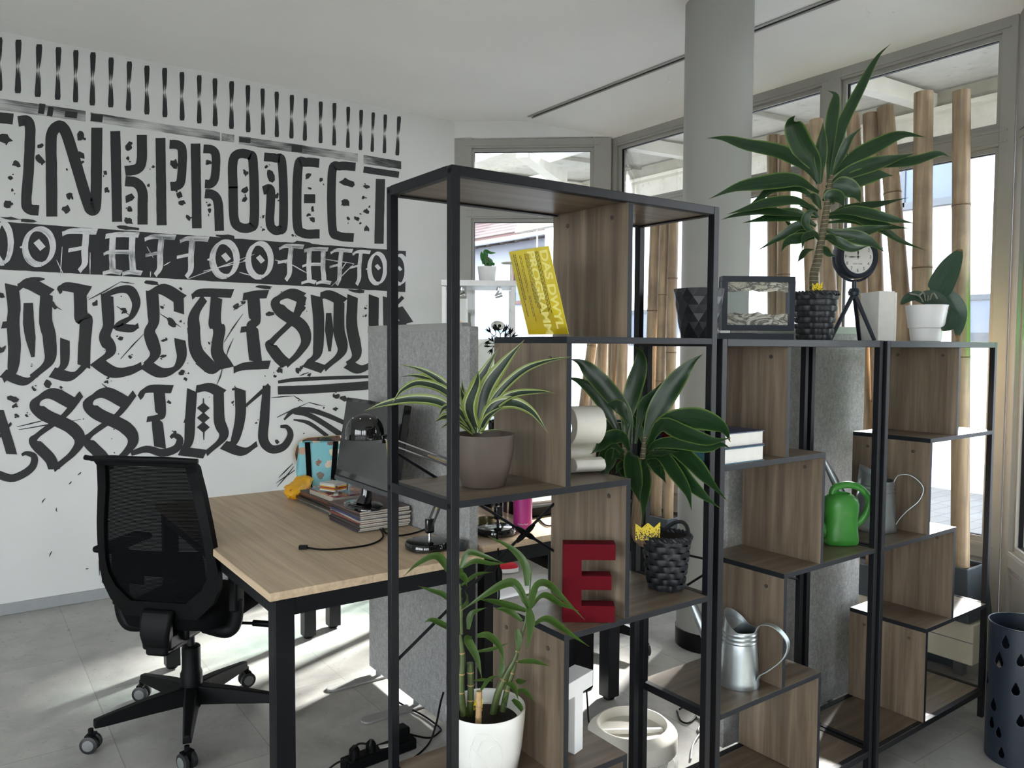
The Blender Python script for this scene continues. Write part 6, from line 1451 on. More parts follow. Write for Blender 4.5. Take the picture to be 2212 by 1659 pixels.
# yellow crumpled packet
pc_ = Vector((1.30, 3.515, DZ + .0006))
def packet(u, v):
    a = 2 * math.pi * u; x = (v - .5) * .24; r = .034 * (1 - abs(2 * v - 1) ** 3) ** .5 + .006
    n_ = .35 * noise.noise(Vector((math.cos(a) * 2, math.sin(a) * 2, v * 7)))
    r2 = r * (1 + n_); z = max(0, .030 + math.sin(a) * r2 * .85 + .035 * v)
    return pc_ + Matrix.Rotation(R(52), 3, 'Z') @ Vector((x, math.cos(a) * r2 * 1.15, z))
t = NT('yellow_packet'); f = t.noise(t.coord('Object', (11, 11, 11)), 1, 2); t.l(t.mix(t.ramp(f, [(.60, (0, 0, 0, 1)), (.63, (1, 1, 1, 1))]), lin((232, 170, 24)), lin((170, 26, 24))), t.p.inputs['Base Color']); t.p.inputs['Roughness'].default_value = .4
mb = MB(); mb.grid(packet, 28, 20, wrapu=True); mb.flat([packet(i / 28, 0) for i in range(28)]); mb.flat([packet(i / 28, 1) for i in range(28)][::-1]); tag(link('packet', mb, t.m, smooth=40), 'crumpled yellow and red snack packet at the left end of the magazine pile', 'packet')
# turquoise tote bag
tb = at(655, 1060, Y=3.66); tb1 = at(740, 1050, Y=3.60)
t = NT('dog_print_fabric'); v = t.coord('Object', (1, 1, 1)); vo = t.n('ShaderNodeTexVoronoi'); vo.inputs['Scale'].default_value = 17; vo.inputs['Randomness'].default_value = .6; t.l(v, vo.inputs['Vector'])
nz2 = t.noise(t.coord('Object', (55, 55, 55)), 1, 3); dd = t.math('ADD', vo.outputs['Distance'], t.math('MULTIPLY', t.math('SUBTRACT', nz2, .5), .55))
pc2 = t.n('ShaderNodeSeparateColor'); t.l(vo.outputs['Color'], pc2.inputs[0])
pt = t.ramp(pc2.outputs[0], [(.0, lin((214, 196, 158))), (.28, lin((222, 214, 196))), (.42, lin((150, 98, 62))), (.62, lin((70, 66, 66))), (.85, lin((216, 200, 168)))]); 
t.l(t.mix(t.math('LESS_THAN', dd, .33), lin((112, 176, 186)), pt), t.p.inputs['Base Color']); t.p.inputs['Roughness'].default_value = .45
bagc = Vector((1.47, 3.63, DZ + .0006))
t_ = thing('tote_bag', 'turquoise dog-print bag with black straps standing beside the monitor', 'bag', bagc)
def bag(u, v):
    a = 2 * math.pi * u; c_, s_ = math.cos(a), math.sin(a); k = 1 + .03 * math.sin(v * 9 + u * 20) * v
    x = .125 * math.copysign(abs(c_) ** .5, c_) * (1 + .10 * (1 - v) - .04 * v) * k; y = .05 * math.copysign(abs(s_) ** .5, s_) * (1.2 - .75 * v) * k
    return bagc + Matrix.Rotation(R(-18), 3, 'Z') @ Vector((x, y, .235 * v + .004 * math.sin(u * 25) * v))
mb = MB(); mb.grid(bag, 48, 14, wrapu=True); mb.flat([bag(i / 48, 0) for i in range(48)][::-1]); link('fabric', mb, t.m, t_, smooth=60)
for sx in (-.075, .045):
    mb = MB(); vs = []
    for i in range(13):
        v_ = i / 12; xx = sx + .02 * (v_ - .5) * (1 if sx > 0 else -.4); yy = -.05 * (1.2 - .75 * v_) * 1.0 - .004
        p = [bagc + Matrix.Rotation(R(-18), 3, 'Z') @ Vector((xx + d, yy, .01 + .228 * v_)) for d in (-.012, .012)]; vs.append([mb.v(q) for q in p] + [mb.v(q + Vector((.0, .002, 0))) for q in reversed(p)])
    for i in range(12):
        for j in range(4): mb.face([vs[i][j], vs[i][(j + 1) % 4], vs[i + 1][(j + 1) % 4], vs[i + 1][j]])
    mb.face(vs[0]); mb.face(vs[-1]); link('strap', mb, M['fabric_black'], t_, smooth=0)
# skateboard deck on the wall
t = NT('camouflage'); f = t.noise(t.coord('Object', (9, 9, 14)), 1, 2, .5, .6); f2 = t.noise(t.coord('Object', (13, 13, 22), rot=(1, 0, 0)), 1, 2, .5, .8)
c = t.mix(t.math('GREATER_THAN', f, .5), lin((92, 62, 50)), lin((58, 68, 42))); c = t.mix(t.math('GREATER_THAN', f2, .58), c, lin((16, 17, 18))); c = t.mix(t.math('LESS_THAN', f2, .36), c, lin((214, 208, 196))); t.l(c, t.p.inputs['Base Color']); t.p.inputs['Roughness'].default_value = .4
t_ = thing('skateboard_deck', 'camouflage skateboard deck hung level on the wall behind the turquoise bag', 'skateboard', (2.19, WY - .02, .64))
x0, x1, zc, hw = 1.782, 2.58, .742, .104
pl = [(x0 + hw - hw * math.sin(a), zc + hw * math.cos(a)) for a in [math.pi * i / 16 for i in range(17)]] + [(x1 - hw + hw * math.sin(a), zc - hw * math.cos(a)) for a in [math.pi * i / 16 for i in range(17)]]
mb = MB(); mb.prism([(a, WY - .024, b) for a, b in pl], (0, .010, 0)); link('deck', mb, simple('maple_ply', (190, 160, 120), .6), t_, smooth=0, bevel=.001)
mb = MB(); mb.prism([(a, WY - .0245, b) for a, b in [(zx + (2.18 - zx) * .01, zc + (zy - zc) * .97) for zx, zy in pl]], (0, .0004, 0)); link('graphic', mb, t.m, t_, smooth=0)
for x in (1.95, 2.41):
    mb = MB(); mb.box((x - .01, WY - .014, .70), (x + .01, WY, .78)); link('wall_hook', mb, M['metal_black'], t_, smooth=0)
# ------------------------------------------------------------------ right-hand desk things
bb = at(1131, 1146, Z=DZ); bb = Vector((bb.x + .01, bb.y + .02, DZ + .0006))
t = thing('water_bottle', 'magenta insulated bottle standing on the far desk', 'bottle', bb)
mb = MB(); mb.lathe([(.033, 0), (.0362, .003), (.0365, .20), (.034, .222), (.026, .232), (0, .234)], bb, 40); link('body', mb, M['magenta'], t)
mb = MB(); mb.lathe([(.026, .232), (.027, .235), (.027, .262), (.022, .268), (0, .268)], bb, 32); mb.tube([bb + UP * .262 + vr * .022, bb + UP * .285 + vr * .018, bb + UP * .292, bb + UP * .285 - vr * .018, bb + UP * .262 - vr * .022], .006, 8, smoothpath=16); link('cap', mb, M['black_plastic'], t)
ang0 = math.atan2(-vw.y, -vw.x)
tm = text_mb('Hydro Flask', .0088, Matrix.Identity(4))
for v in tm.bm.verts:
    x, y = v.co.x, v.co.y; a = ang0 + .02 + x / .0367; v.co = bb + Vector((.0369 * math.cos(a), .0369 * math.sin(a), .026 + y))
link('lettering', tm, M['paper_white'], t, smooth=0)
gp = Vector((1.735, 2.50, DZ + .0006))
t = thing('drinking_glass', 'clear drinking glass between the lamp base and the magenta bottle', 'glass', gp)
mb = MB(); mb.lathe([(0, .003), (.030, .003), (.036, .10), (.0375, .10), (.0325, .0), (0, 0)], gp, 36); link('tumbler', mb, M['acrylic'], t)
g3 = Vector((1.80, 2.62, DZ + .0006))
mb = MB(); mb.lathe([(.030, 0), (.032, .002), (.032, .034), (.0305, .036), (.0295, .034), (.029, .004), (0, .003)], Vector((1.688, 2.525, DZ + .0006)), 36); tag(link('tin', mb, simple('olive_brass_tin', (124, 118, 84), .35, .6)), 'small olive brass tin behind the lamp base on the far desk', 'tin')
t = thing('sunglasses', 'dark sunglasses standing behind the tin on the far desk', 'glasses', (1.80, 2.72, DZ))
for dx in (-.035, .035):
    mb = MB(); c = Vector((1.80, 2.72, DZ + .06)) + vr * dx
    mb.prism([c + vr * (.030 * math.cos(a)) + UP * (.026 * math.sin(a)) for a in [2 * math.pi * i / 24 for i in range(24)]], vw * .003); link('lens', mb, M['black_gloss'], t, smooth=0)
mb = MB(); c = Vector((1.80, 2.72, DZ + .07)); mb.tube([c - vr * .068, c + vr * .068], .003, 8); mb.tube([c - vr * .066, c - vr * .066 + vw * .10 - UP * .068], .0025, 6); mb.tube([c + vr * .066, c + vr * .066 + vw * .10 - UP * .068], .0025, 6); link('bridge', mb, M['black_plastic'], t)
t = thing('toiletry_pouch', 'pink and black zipped pouch behind the lamp on the far desk', 'pouch', (1.72, 2.78, DZ))
pch = Vector((1.70, 2.80, DZ + .0006))
def pou(u, v):
    a = 2 * math.pi * u; k = [1, 1.05, .95, .6, 0][round(v * 4)]; z = [0, .02, .05, .068, .072][round(v * 4)]
    return pch + Matrix.Rotation(R(20), 3, 'Z') @ Vector((.062 * k * math.cos(a), .04 * k * math.sin(a), z + .004 * math.sin(9 * a) * k))
mb = MB(); mb.grid(pou, 32, 4, wrapu=True); mb.flat([pou(i / 32, 0) for i in range(32)]); link('body', mb, simple('pink_vinyl', (214, 62, 128), .35), t, smooth=50)
mb = MB(); mb.cbox(pch + Vector((.01, -.036, .03)), (.045, .018, .04), rz=.3); link('pocket', mb, M['fabric_black'], t, bevel=.006)
t = thing('paper_tray', 'black tray with loose white papers at the back of the far desk', 'paper tray', (2.02, 2.62, DZ + .0006))
mb = MB(); mb.box((1.90, 2.55, DZ + .0006), (2.18, 2.90, DZ + .004)); mb.box((1.90, 2.55, DZ + .0006), (1.905, 2.90, DZ + .055)); mb.box((2.175, 2.55, DZ + .0006), (2.18, 2.90, DZ + .055)); mb.box((1.90, 2.55, DZ + .0006), (2.18, 2.555, DZ + .04)); link('tray', mb, M['black_plastic'], t, smooth=0)
mb = MB()
for i in range(5): mb.prism([Vector((1.925 + i * .002, 2.57 + i * .004, DZ + .006 + i * .011)), Vector((2.165 + i * .001, 2.565, DZ + .006 + i * .011)), Vector((2.165, 2.88, DZ + .010 + i * .012)), Vector((1.925, 2.88, DZ + .008 + i * .011))], (0, 0, .008))
link('papers', mb, M['paper_white'], t, smooth=0)
mb = MB(); mb.tube([at(1150, 1104, Z=DZ + .004), at(1165, 1122, Z=DZ + .004), at(1185, 1136, Z=DZ + .004), Vector((2.0, 2.42, DZ + .004))], .003, 8, smoothpath=16); tag(link('cable', mb, M['black_plastic']), 'thin black cable lying on the far desk right of the magenta bottle', 'cable')
hb = at(1003, 1188, Z=DZ); hb = Vector((1.418, 2.295, DZ + .0006))
t = thing('desk_speaker', 'small round black speaker at the right corner of the near desk', 'speaker', hb)
mb = MB(); mb.lathe([(.027, 0), (.0285, .003), (.0285, .026), (.026, .030), (0, .0305)], hb, 36); link('body', mb, simple('anthracite_shell', (36, 42, 46), .35), t)
mb = MB(); mb.prism([hb + UP * .0306 + Vector((.012 * math.cos(a), .012 * math.sin(a), 0)) for a in [2 * math.pi * i / 6 for i in range(6)]], (0, 0, .0004)); link('badge', mb, M['grey_plastic'], t, smooth=0)
# ------------------------------------------------------------------ waste bin
bc2 = Vector((1.790, 1.812, 0))
t = thing('waste_bin', 'white round waste bin with a recessed lid behind the tallest shelf', 'bin', bc2)
M['bin'] = simple('cream_white_plastic', (206, 202, 192), .35, 0, .02)
mb = MB(); mb.lathe([(.10, 0), (.104, .004), (.126, .135), (.126, .14)], bc2, 48); link('body', mb, M['bin'], t)
mb = MB(); mb.lathe([(.128, .135), (.143, .138), (.146, .142), (.146, .188), (.142, .194), (.118, .216), (.113, .216), (.108, .205), (.104, .188), (0, .178)], bc2, 64); lid = link('lid', mb, M['bin'], t)
mb = MB(); mb.bar(bc2 + UP * .190 + vr * -.103 - vw * .012, bc2 + UP * .190 + vr * .103 + vw * .0, .012, .016); link('lid_bar', mb, M['white_matt'], lid, smooth=0, bevel=.002)
t6 = NT('clear_bag'); nt_ = t6.t; tr6 = t6.n('ShaderNodeBsdfTransparent'); mx = t6.n('ShaderNodeMixShader'); mx.inputs[0].default_value = .35; t6.p.inputs['Base Color'].default_value = lin((225, 225, 225)); t6.p.inputs['Roughness'].default_value = .15; t6.l(tr6.outputs[0], mx.inputs[1]); t6.l(t6.p.outputs[0], mx.inputs[2]); t6.l(mx.outputs[0], t6.out.inputs[0])
def bagf(u, v):
    a = 2 * math.pi * u; r = .131 + .022 * math.sin(math.pi * v) * (.6 + .6 * noise.noise(Vector((math.cos(a) * 4, math.sin(a) * 4, v * 3)))) + .005 * math.sin(a * 21 + v * 5)
    return bc2 + Vector((r * math.cos(a), r * math.sin(a), .140 - .10 * v))
mb = MB(); mb.sheet = True; mb.grid(bagf, 120, 10, wrapu=True); link('bin_liner', mb, t6.m, t, smooth=30)
# ------------------------------------------------------------------ umbrella stand with drop cut-outs
uc = Vector((3.040, 1.150, 0)); ur, uh = .108, .49
t = thing('umbrella_stand', 'dark blue metal umbrella stand with drop-shaped cut-outs at the right edge', 'umbrella stand', uc)
drops = []
th_v = math.atan2(-uc.y, -uc.x)
for px_, py_, s_ in ((2172, 1390, 1.1), (2158, 1428, 1.35), (2132, 1398, 1), (2133, 1466, 1), (2194, 1492, 1), (2146, 1524, 1.1), (2128, 1490, .8), (2142, 1562, 1), (2157, 1584, .9), (2205, 1560, 1), (2205, 1430, 1), (2163, 1628, .9)):
    # where the sight line meets the cylinder
    d = ray(px_, py_); a_ = d.x ** 2 + d.y ** 2; b_2 = -(d.x * uc.x + d.y * uc.y); c_2 = uc.x ** 2 + uc.y ** 2 - ur ** 2; disc = b_2 * b_2 - a_ * c_2
    if disc < 0: continue
    tt = (-b_2 - math.sqrt(disc)) / a_; p = CP + d * tt; drops.append((math.atan2(p.y - uc.y, p.x - uc.x), p.z, s_))
for i in range(8): drops.append((th_v + math.pi * .55 + i * .31, .09 + .33 * ((i * .37) % 1), 1))
def indrop(th, z):
    for a, zc_, s_ in drops:
        x = (th - a + math.pi) % (2 * math.pi) - math.pi; x *= ur; y = z - zc_
        h_ = .030 * s_; w_ = .0125 * s_
        if -h_ * .55 < y < h_ * .9:
            k = (y + h_ * .55) / (h_ * 1.45)
            if abs(x) < w_ * (math.sqrt(max(0, 1 - ((.36 - k) / .36) ** 2)) if k < .36 else max(0, 1 - (k - .36) / .64) ** .8): return True
    return False
def cyl(r): return lambda u, v: uc + Vector((r * math.cos(2 * math.pi * u), r * math.sin(2 * math.pi * u), .004 + v * (uh - .008)))
keep = lambda u, v: not indrop(2 * math.pi * u, .004 + v * (uh - .008))
mb = MB(); mb.sheet = True; mb.grid(cyl(ur), 330, 240, wrapu=True, keep=keep); link('shell', mb, M['navy'], t, smooth=40, solid=.0015)
mb = MB(); mb.tube([uc + Vector((ur * math.cos(a), ur * math.sin(a), uh - .004)) for a in [2 * math.pi * i / 72 for i in range(73)]], .0024, 8, cap=False); link('rim', mb, M['navy'], t)
mb = MB(); mb.lathe([(ur, 0), (ur, .006), (0, .006)], uc, 48); link('bottom', mb, M['navy'], t)
# ------------------------------------------------------------------ power strip and floor cables
t = thing('power_strip', 'black power strip with plugs on the floor behind the left shelf post', 'power strip', (1.2, 2.36, 0))
pa, pb_ = at(742, 1656, Z=.02), at(892, 1600, Z=.02)
d = (pb_ - pa); d.z = 0; d.normalize(); e = Vector((-d.y, d.x, 0))
mb = MB(); mb.prism([Vector((pa.x, pa.y, .001)) - e * .028, Vector((pb_.x, pb_.y, .001)) - e * .028, Vector((pb_.x, pb_.y, .001)) + e * .028, Vector((pa.x, pa.y, .001)) + e * .028], (0, 0, .04)); link('strip', mb, M['black_plastic'], t, smooth=0, bevel=.006)
for k_ in (.15, .38, .85):
    p = pa.lerp(pb_, k_); mb = MB(); mb.tube([Vector((p.x, p.y, .041)), Vector((p.x, p.y, .066)), Vector((p.x + .004, p.y, .078))], [.019, .018, .008], 16); link('plug', mb, M['black_plastic'], t)
p = pa.lerp(pb_, .80); mb = MB(); mb.cbox((p.x, p.y, .065), (.06, .05, .048), rz=math.atan2(d.y, d.x)); link('power_adapter', mb, M['black_plastic'], t, bevel=.006)
p0 = pa.lerp(pb_, .15); p1 = pa.lerp(pb_, .38)
for pts in ([Vector((p1.x, p1.y, .078)), at(798, 1615, Z=.13), at(790, 1607, Z=.14), at(770, 1610, Z=.13), at(752, 1640, Z=.06), at(744, 1668, Z=.01)], [Vector((p0.x, p0.y, .078)), at(762, 1646, Z=.085), at(745, 1642, Z=.08), at(722, 1652, Z=.04), at(690, 1680, Z=.006)],
            [at(958, 1495, Y=2.262), at(951, 1520, Y=2.262), at(943, 1560, Y=2.255), at(930, 1600, Z=.02), at(912, 1622, Z=.006), at(890, 1640, Z=.006)], [Vector((p.x + .02, p.y, .06)), at(925, 1594, Z=.01), at(948, 1582, Z=.006), at(950, 1572, Z=.006), at(915, 1546, Z=.006), at(880, 1528, Z=.006), at(858, 1515, Z=.006)]):
    mb = MB(); mb.tube(pts, .0036, 8, smoothpath=40); tag_ = link('cable', mb, M['black_plastic'], t)
mb = MB(); q = pa.lerp(pb_, .60); mb.prism([Vector((q.x - .03, q.y - .012, .0412)), Vector((q.x + .008, q.y - .02, .0412)), Vector((q.x + .012, q.y + .002, .0412)), Vector((q.x - .026, q.y + .01, .0412))], (0, 0, .001)); link('label', mb, M['paper_white'], t, smooth=0)
mb = MB(); mb.tube([at(1462, 1536, Z=.006), at(1470, 1556, Z=.006), at(1485, 1562, Z=.006), at(1500, 1552, Z=.006), at(1506, 1536, Z=.006), at(1490, 1520, Z=.008), at(1468, 1532, Z=.012)], .0036, 8, smoothpath=50); tag(link('cable', mb, M['black_plastic']), 'black cable loop on the floor right of the white waste bin', 'cable')
mb = MB(); mb.tube([at(1560, 1560, Z=.006), at(1530, 1572, Z=.006), at(1508, 1590, Z=.006), at(1496, 1612, Z=.006), at(1492, 1640, Z=.006)], .0042, 8, smoothpath=30); mb.tube([at(1560, 1582, Z=.006), at(1530, 1590, Z=.006), at(1516, 1585, Z=.006), at(1508, 1575, Z=.006), at(1520, 1562, Z=.006), at(1545, 1550, Z=.006)], .0042, 8, smoothpath=30); tag(link('cable', mb, simple('grey_cable', (150, 150, 146), .5)), 'pale grey cable lying on the floor under the middle shelf', 'cable')
# ------------------------------------------------------------------ glass cabinet by the back window
M['alu'] = simple('satin_aluminium', (186, 186, 184), .4, .5, .04)
cbx = Vector((2.86, 4.18, 0)); cx_ = Vector((.84, -.54, 0)).normalized(); cy_ = Vector((.54, .84, 0)).normalized()
c0 = at(1113, 700, D=4.98); c0.z = 0; c0 = c0 - cx_ * .80         # front-left floor corner; front-right at the photo's post
CWd, CDp, CH, AL = .80, .40, 1.86, .335
t = thing('display_cabinet', 'glass display cabinet with silver frame in the corner by the back window', 'cabinet', c0 + cx_ * .57 + cy_ * .2)
def cpnt(a, b, z): return c0 + cx_ * a + cy_ * b + UP * z
def cbar(mb, a0, b0, z0, a1, b1, z1): mb.prism([cpnt(a0, b0, z0), cpnt(a1, b0, z0), cpnt(a1, b1, z0), cpnt(a0, b1, z0)], (0, 0, z1 - z0))
for a in (AL, CWd - .025):
    for b in (0, CDp - .025):
        mb = MB(); cbar(mb, a, b, 0, a + .025, b + .025, CH - .04); link('post', mb, M['alu'], t, smooth=0)
mb = MB(); cbar(mb, AL - .004, -.004, CH - .035, CWd + .004, CDp + .004, CH); link('top', mb, M['alu'], t, smooth=0)
mb = MB(); cbar(mb, AL + 0.026, .0, .10, CWd - .026, .02, .16); cbar(mb, AL, 0.0, .0, CWd, CDp, .10); link('plinth', mb, M['alu'], t, smooth=0)
mb = MB()
for a0, b0, a1, b1 in ((AL + .026, .010, CWd - .026, .010), (AL + .010, .026, AL + .010, CDp - .026), (CWd - .012, .026, CWd - .012, CDp - .026), (AL + .026, CDp - .012, CWd - .026, CDp - .012)): mb.flat([cpnt(a0, b0, .16), cpnt(a1, b1, .16), cpnt(a1, b1, CH - .036), cpnt(a0, b0, CH - .036)])
link('glass_side', mb, M['glass'], t, smooth=0)
t7 = NT('shelf_glass'); nt_ = t7.t; nt_.nodes.remove(t7.p); a_ = nt_.nodes.new('ShaderNodeBsdfTransparent'); a_.inputs[0].default_value = (.86, .95, .93, 1); g_ = nt_.nodes.new('ShaderNodeBsdfGlossy'); g_.inputs['Roughness'].default_value = .05; mx = nt_.nodes.new('ShaderNodeMixShader'); mx.inputs[0].default_value = .08; nt_.links.new(a_.outputs[0], mx.inputs[1]); nt_.links.new(g_.outputs[0], mx.inputs[2]); nt_.links.new(mx.outputs[0], t7.out.inputs[0])
zs1, zs2 = 1.545, 1.265
for z_ in (zs1, zs2, .95, .6):
    mb = MB(); cbar(mb, AL + .03, .03, z_ - .006, CWd - .03, CDp - .03, z_); link('glass_shelf', mb, t7.m, t, smooth=0)
for a in (.46, .70):
    mb = MB(); p = cpnt(a, .12, CH - .036); mb.tube([p, p - UP * .02], .018, 14); mb.tube([p - UP * .02, p - UP * .05 - cx_ * .02], .006, 8); mb.tube([p - UP * .045 + cx_ * .02, p - UP * .06 - cx_ * .025], [.016, .012], 14); link('spotlight', mb, M['chrome'], t)
# things in the cabinet
mb = MB(); f_ = cpnt(.40, .08, zs1 + .0006); fe = (cx_ * .97 + cy_ * .2); mb.prism([f_, f_ + fe * .10, f_ + fe * .10 + UP * .205 + cy_ * .03, f_ + UP * .205 + cy_ * .03], cy_ * .002)
t8 = NT('flyer_print'); tc = t8.n('ShaderNodeTexCoord'); sp = t8.n('ShaderNodeSeparateXYZ'); t8.l(tc.outputs['Generated'], sp.inputs[0]); f = t8.noise(t8.coord('Generated', (3, 3, 3)), 1, 2)
t8.l(t8.mix(t8.math('LESS_THAN', t8.math('ADD', sp.outputs[2], t8.math('MULTIPLY', f, .25)), .38), lin((238, 237, 236)), t8.ramp(f, [(.45, lin((238, 200, 180))), (.55, lin((240, 222, 160)))])), t8.p.inputs['Base Color'])
tag(link('flyer', mb, t8.m, smooth=0), 'small white and peach flyer standing in the glass cabinet', 'flyer')
def skull(c, r):
    mb = MB(); mb.grid(lambda u, v: c + Vector((r * math.cos(6.283 * u) * math.sin(3.1416 * v) * (1.25 if math.cos(6.283 * u) > 0 else 1), r * math.sin(6.283 * u) * math.sin(3.1416 * v), r * (.75 - .75 * math.cos(3.1416 * v)) )) * 1.0, 24, 14, wrapu=True); return mb
sk = cpnt(.69, .14, zs1 + .0006)
t = thing('skull_ornament', 'small pale skull ornament on the upper glass shelf of the cabinet', 'ornament', sk)
link('cranium', skull(sk, .042), M['cream_card'], t)
mb = MB()
for s_ in (-1, 1): mb.disc(sk + UP * .03 - vw * .046 + vr * .016 * s_, .011, 14, nrm=-vw)
mb.tube([sk - vw * .045 + UP * .004 - vr * .02, sk - vw * .05 + UP * .008, sk - vw * .045 + UP * .004 + vr * .02], .004, 6); link('eye_sockets', mb, M['black_plastic'], t)
pp = cpnt(.52, .22, zs2 + .0006)
t = thing('art_print', 'white sheet with a fine line drawing standing in the glass cabinet', 'picture', pp)
mb = MB(); mb.prism([pp, pp + cx_ * .215, pp + cx_ * .215 + UP * .225 + cy_ * .02, pp + UP * .225 + cy_ * .02], cy_ * .002); link('sheet', mb, M['paper_white'], t, smooth=0)
mb = MB(); cc = pp + cx_ * .13 + UP * .12 + cy_ * .0; mb.tube([cc + cx_ * .095 * math.cos(a) + UP * .095 * math.sin(a) + cy_ * (.095 * math.sin(a) * .09) - cy_ * .0005 for a in [R(60 + 150 * i / 24) for i in range(25)]], .0008, 5); mb.tube([cc + cx_ * .055 + UP * (-.05 - .012 * i % 3) for i in range(2)], .001, 5); link('line_drawing', mb, M['grey_plastic'], t)
bp_ = cpnt(.40, .20, zs2 + .0006); mb = MB(); mb.prism([bp_, bp_ + cx_ * .07, bp_ + cx_ * .07 + UP * .13, bp_ + UP * .13], cy_ * .003)
t9 = NT('landscape_card'); f = t9.noise(t9.coord('Object', (16, 16, 34)), 1, 3, .5, 1); t9.l(t9.ramp(f, [(.35, lin((30, 30, 34))), (.5, lin((130, 128, 130))), (.6, lin((206, 176, 120))), (.7, lin((150, 152, 158)))]), t9.p.inputs['Base Color']); tag(link('art_card', mb, t9.m, smooth=0), 'small dark landscape card at the left of the glass cabinet', 'card')
cw = cpnt(.42, .12, zs2 + .0006); t = thing('figurine', 'black and white patterned figurine on the lower glass shelf', 'ornament', cw)
t10 = NT('cow_pattern'); f = t10.noise(t10.coord('Object', (30, 30, 30)), 1, 1); t10.l(t10.mix(t10.math('GREATER_THAN', f, .52), lin((226, 224, 220)), lin((18, 18, 20))), t10.p.inputs['Base Color']); link('body', skull(cw, .033), t10.m, t)
rg_ = cpnt(.66, .14, zs2 + .0006); mb = MB(); mb.tube([rg_ + UP * .014 + cx_ * .014 * math.cos(a) + UP * .014 * math.sin(a) for a in [6.283 * i / 24 for i in range(25)]], .0025, 8, cap=False); mb.cbox(rg_ - cx_ * .02 + UP * .006, (.03, .015, .012)); tag(link('ring', mb, M['chrome']), 'silver ring on a small dark stand in the glass cabinet', 'jewellery')
# plant, cake stand on the cabinet
sp_ = at(1052, 604, D=5.08); sp_ = Vector((sp_.x, sp_.y, CH + .0006)); Ds = (sp_ - CP).dot(CW)
t = thing('potted_rubber_plant', 'small rubber plant in a white pot on top of the glass cabinet', 'plant', sp_)
link('pot', pot_lathe([(.045, 0), (.050, .003), (.061, .092), (.061, .096), (.056, .096), (.054, .085), (0, .083)], sp_, 40), M['white_matt'], t)
mb = MB(); mb.lathe([(.0545, .0835), (0, .09)], sp_, 24); link('soil', mb, M['soil'], t)
ks_ = 400 / 2212; L6 = [([(610, 520), (575, 450), (560, 400), (552, 352)], 52, 0), ([(600, 520), (590, 470), (575, 440), (570, 505)], 46, -.01), ([(620, 520), (612, 430), (604, 380), (606, 345), (660, 368), (722, 366)], 48, .01), ([(625, 520), (650, 480), (640, 440), (624, 415)], 34, .02), ([(640, 522), (670, 480), (650, 450), (632, 425)], 40, 0), ([(620, 525), (640, 500), (620, 470)], 46, -.02), ([(640, 525), (690, 500), (700, 520)], 36, -.02)]
link('foliage', foliage(L6, Ds, ks_, 940, 480, 'oval', .7, .01, fold=.2, wave=0), M['leaf_rubber'], t, smooth=60)
mb = MB(); mb.tube([sp_ + UP * .085, sp_ + UP * .12 + vr * .002, sp_ + UP * .175], .003, 8); link('stem', mb, M['stem'], t)
cs_ = at(1104, 602, D=5.12); cs_ = Vector((cs_.x, cs_.y, CH + .0006)); 
mb = MB(); mb.lathe([(.04, 0), (.042, .004), (.008, .012), (.006, .02), (.006, .115), (.012, .118), (.062, .122), (.066, .125), (.064, .129), (0, .127)], cs_, 40); tag(link('cake_stand', mb, M['cream_card']), 'cream round stand with a thin stem on top of the glass cabinet', 'stand')
# dried twig in a vase behind the divider
tw = at(1090, 735, D=3.75); base = Vector((tw.x + .02, tw.y, DZ + .0006))
t = thing('dried_branch', 'black dried branch with pointed buds in a vase on the far desk', 'branch', base)
mb = MB(); mb.lathe([(.03, 0), (.034, .004), (.034, .10), (.018, .16), (.016, .20), (.020, .205), (.017, .203), (.013, .16), (0, .15)], base, 28); link('vase', mb, M['pot_black'], t)
mb = MB(); wr = random.Random(4); kb = 140 / 1106
def b9(a, b): return at(980 + a * kb, 690 + b * kb, D=3.75)
tips = []
for pts in ([(800, 345), (760, 310), (690, 285), (640, 330), (605, 360)], [(690, 285), (650, 250), (630, 225)], [(690, 285), (720, 250), (710, 200)], [(795, 330), (795, 250), (770, 200)], [(795, 250), (830, 215)], [(840, 340), (870, 300)], [(910, 340), (960, 315), (990, 300)], [(900, 290), (880, 250), (890, 190)], [(915, 300), (940, 260)], [(970, 300), (970, 240)], [(700, 400), (680, 380)], [(700, 415), (650, 410)], [(690, 455), (630, 460)], [(690, 450), (660, 500)]):
    P = [b9(a, b) for a, b in pts]; mb.tube(P, .0018, 6, smoothpath=10); tips.append((P[-2], P[-1]))
mb.tube([base + UP * .19, b9(840, 520), b9(800, 345)], .0022, 6, smoothpath=8); mb.tube([base + UP * .19, b9(880, 500), b9(900, 290)], .0022, 6, smoothpath=8); mb.tube([base + UP * .19, b9(930, 480), b9(910, 340)], .002, 6); mb.tube([b9(840, 520), b9(690, 450)], .0018, 6); mb.tube([b9(840, 480), b9(700, 400)], .0018, 6)
for a, b in tips:
    d = (b - a).normalized()
    for s_ in (-.4, 0, .4):
        e = (d + CR * s_ + UP * .2 * wr.uniform(-1, 1)).normalized(); mb.tube([b, b + e * .014, b + e * .032], [.0012, .0042, .0005], 6)
link('twigs', mb, M['black_plastic'], t)
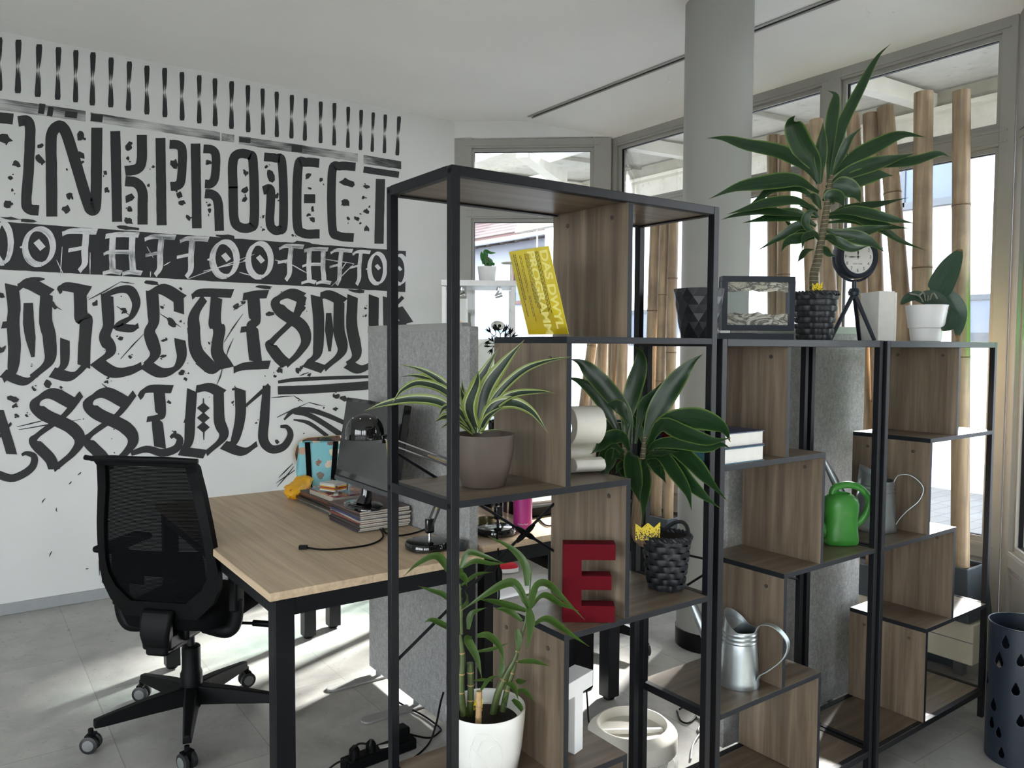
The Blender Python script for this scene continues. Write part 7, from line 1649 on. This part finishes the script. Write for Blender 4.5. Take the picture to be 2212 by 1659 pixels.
# ceiling hooks
for i, (x, y, lab) in enumerate(((1443, 176, 'small wire hook in the ceiling left of the column'), (1873, 28, 'small wire hook in the ceiling near the right window'))):
    h = at(x, y, Z=H1 - .06); h.z = H1 - (h.x - xs) / (3.95 - xs) * (H1 - H2) if h.x > xs else H1
    mb = MB(); p = [h + UP * .002, h - UP * .02] + [h - UP * .034 + CR * (.012 * math.sin(a)) + UP * (.014 * math.cos(a)) for a in [R(200 * k / 8) for k in range(9)]]
    mb.tube(p, .0018, 6); tag(link('ceiling_hook', mb, M['white_matt']), lab, 'hook')
h = at(1930, 43, Z=H1 - .09); h.z = H1 - (h.x - xs) / (3.95 - xs) * (H1 - H2) + .001
mb = MB(); mb.lathe([(0, -.006), (.004, -.006), (.008, -.004), (.010, .0)], h, 20); tag(link('cable_outlet', mb, M['paper_white']), 'small round cable outlet in the ceiling near the right window', 'outlet')
# ------------------------------------------------------------------ light and render look
w = bpy.data.worlds.new('overcast_sky'); scene.world = w; w.use_nodes = True
nt = w.node_tree; bg = nt.nodes['Background']
tc = nt.nodes.new('ShaderNodeTexCoord'); sp = nt.nodes.new('ShaderNodeSeparateXYZ'); nt.links.new(tc.outputs['Generated'], sp.inputs[0])
rp = nt.nodes.new('ShaderNodeValToRGB'); rp.color_ramp.elements[0].position = .0; rp.color_ramp.elements[0].color = (.93, .96, 1, 1); rp.color_ramp.elements[1].position = 1; rp.color_ramp.elements[1].color = (.80, .88, 1, 1)
nt.links.new(sp.outputs[2], rp.inputs[0]); nt.links.new(rp.outputs[0], bg.inputs[0]); bg.inputs[1].default_value = 2.6
sl = bpy.data.lights.new('sun', 'SUN'); sl.energy = 26.0; sl.angle = R(7); sl.color = (1, .985, .96)
so = bpy.data.objects.new('sun', sl); COL.objects.link(so); so.rotation_euler = Vector((-.93 * math.cos(R(29)), -.36 * math.cos(R(29)), -math.sin(R(29)))).to_track_quat('-Z', 'Y').to_euler()
scene.view_settings.view_transform = 'Standard'; scene.view_settings.look = 'None'; scene.view_settings.gamma = 1; scene.view_settings.exposure = 1.98
scene.view_settings.use_curve_mapping = False
cy = scene.cycles
cy.use_denoising = True
cy.max_bounces = 10; cy.diffuse_bounces = 6; cy.glossy_bounces = 4; cy.transparent_max_bounces = 16; cy.transmission_bounces = 4
cy.sample_clamp_indirect = 6.0; cy.caustics_reflective = False; cy.caustics_refractive = False
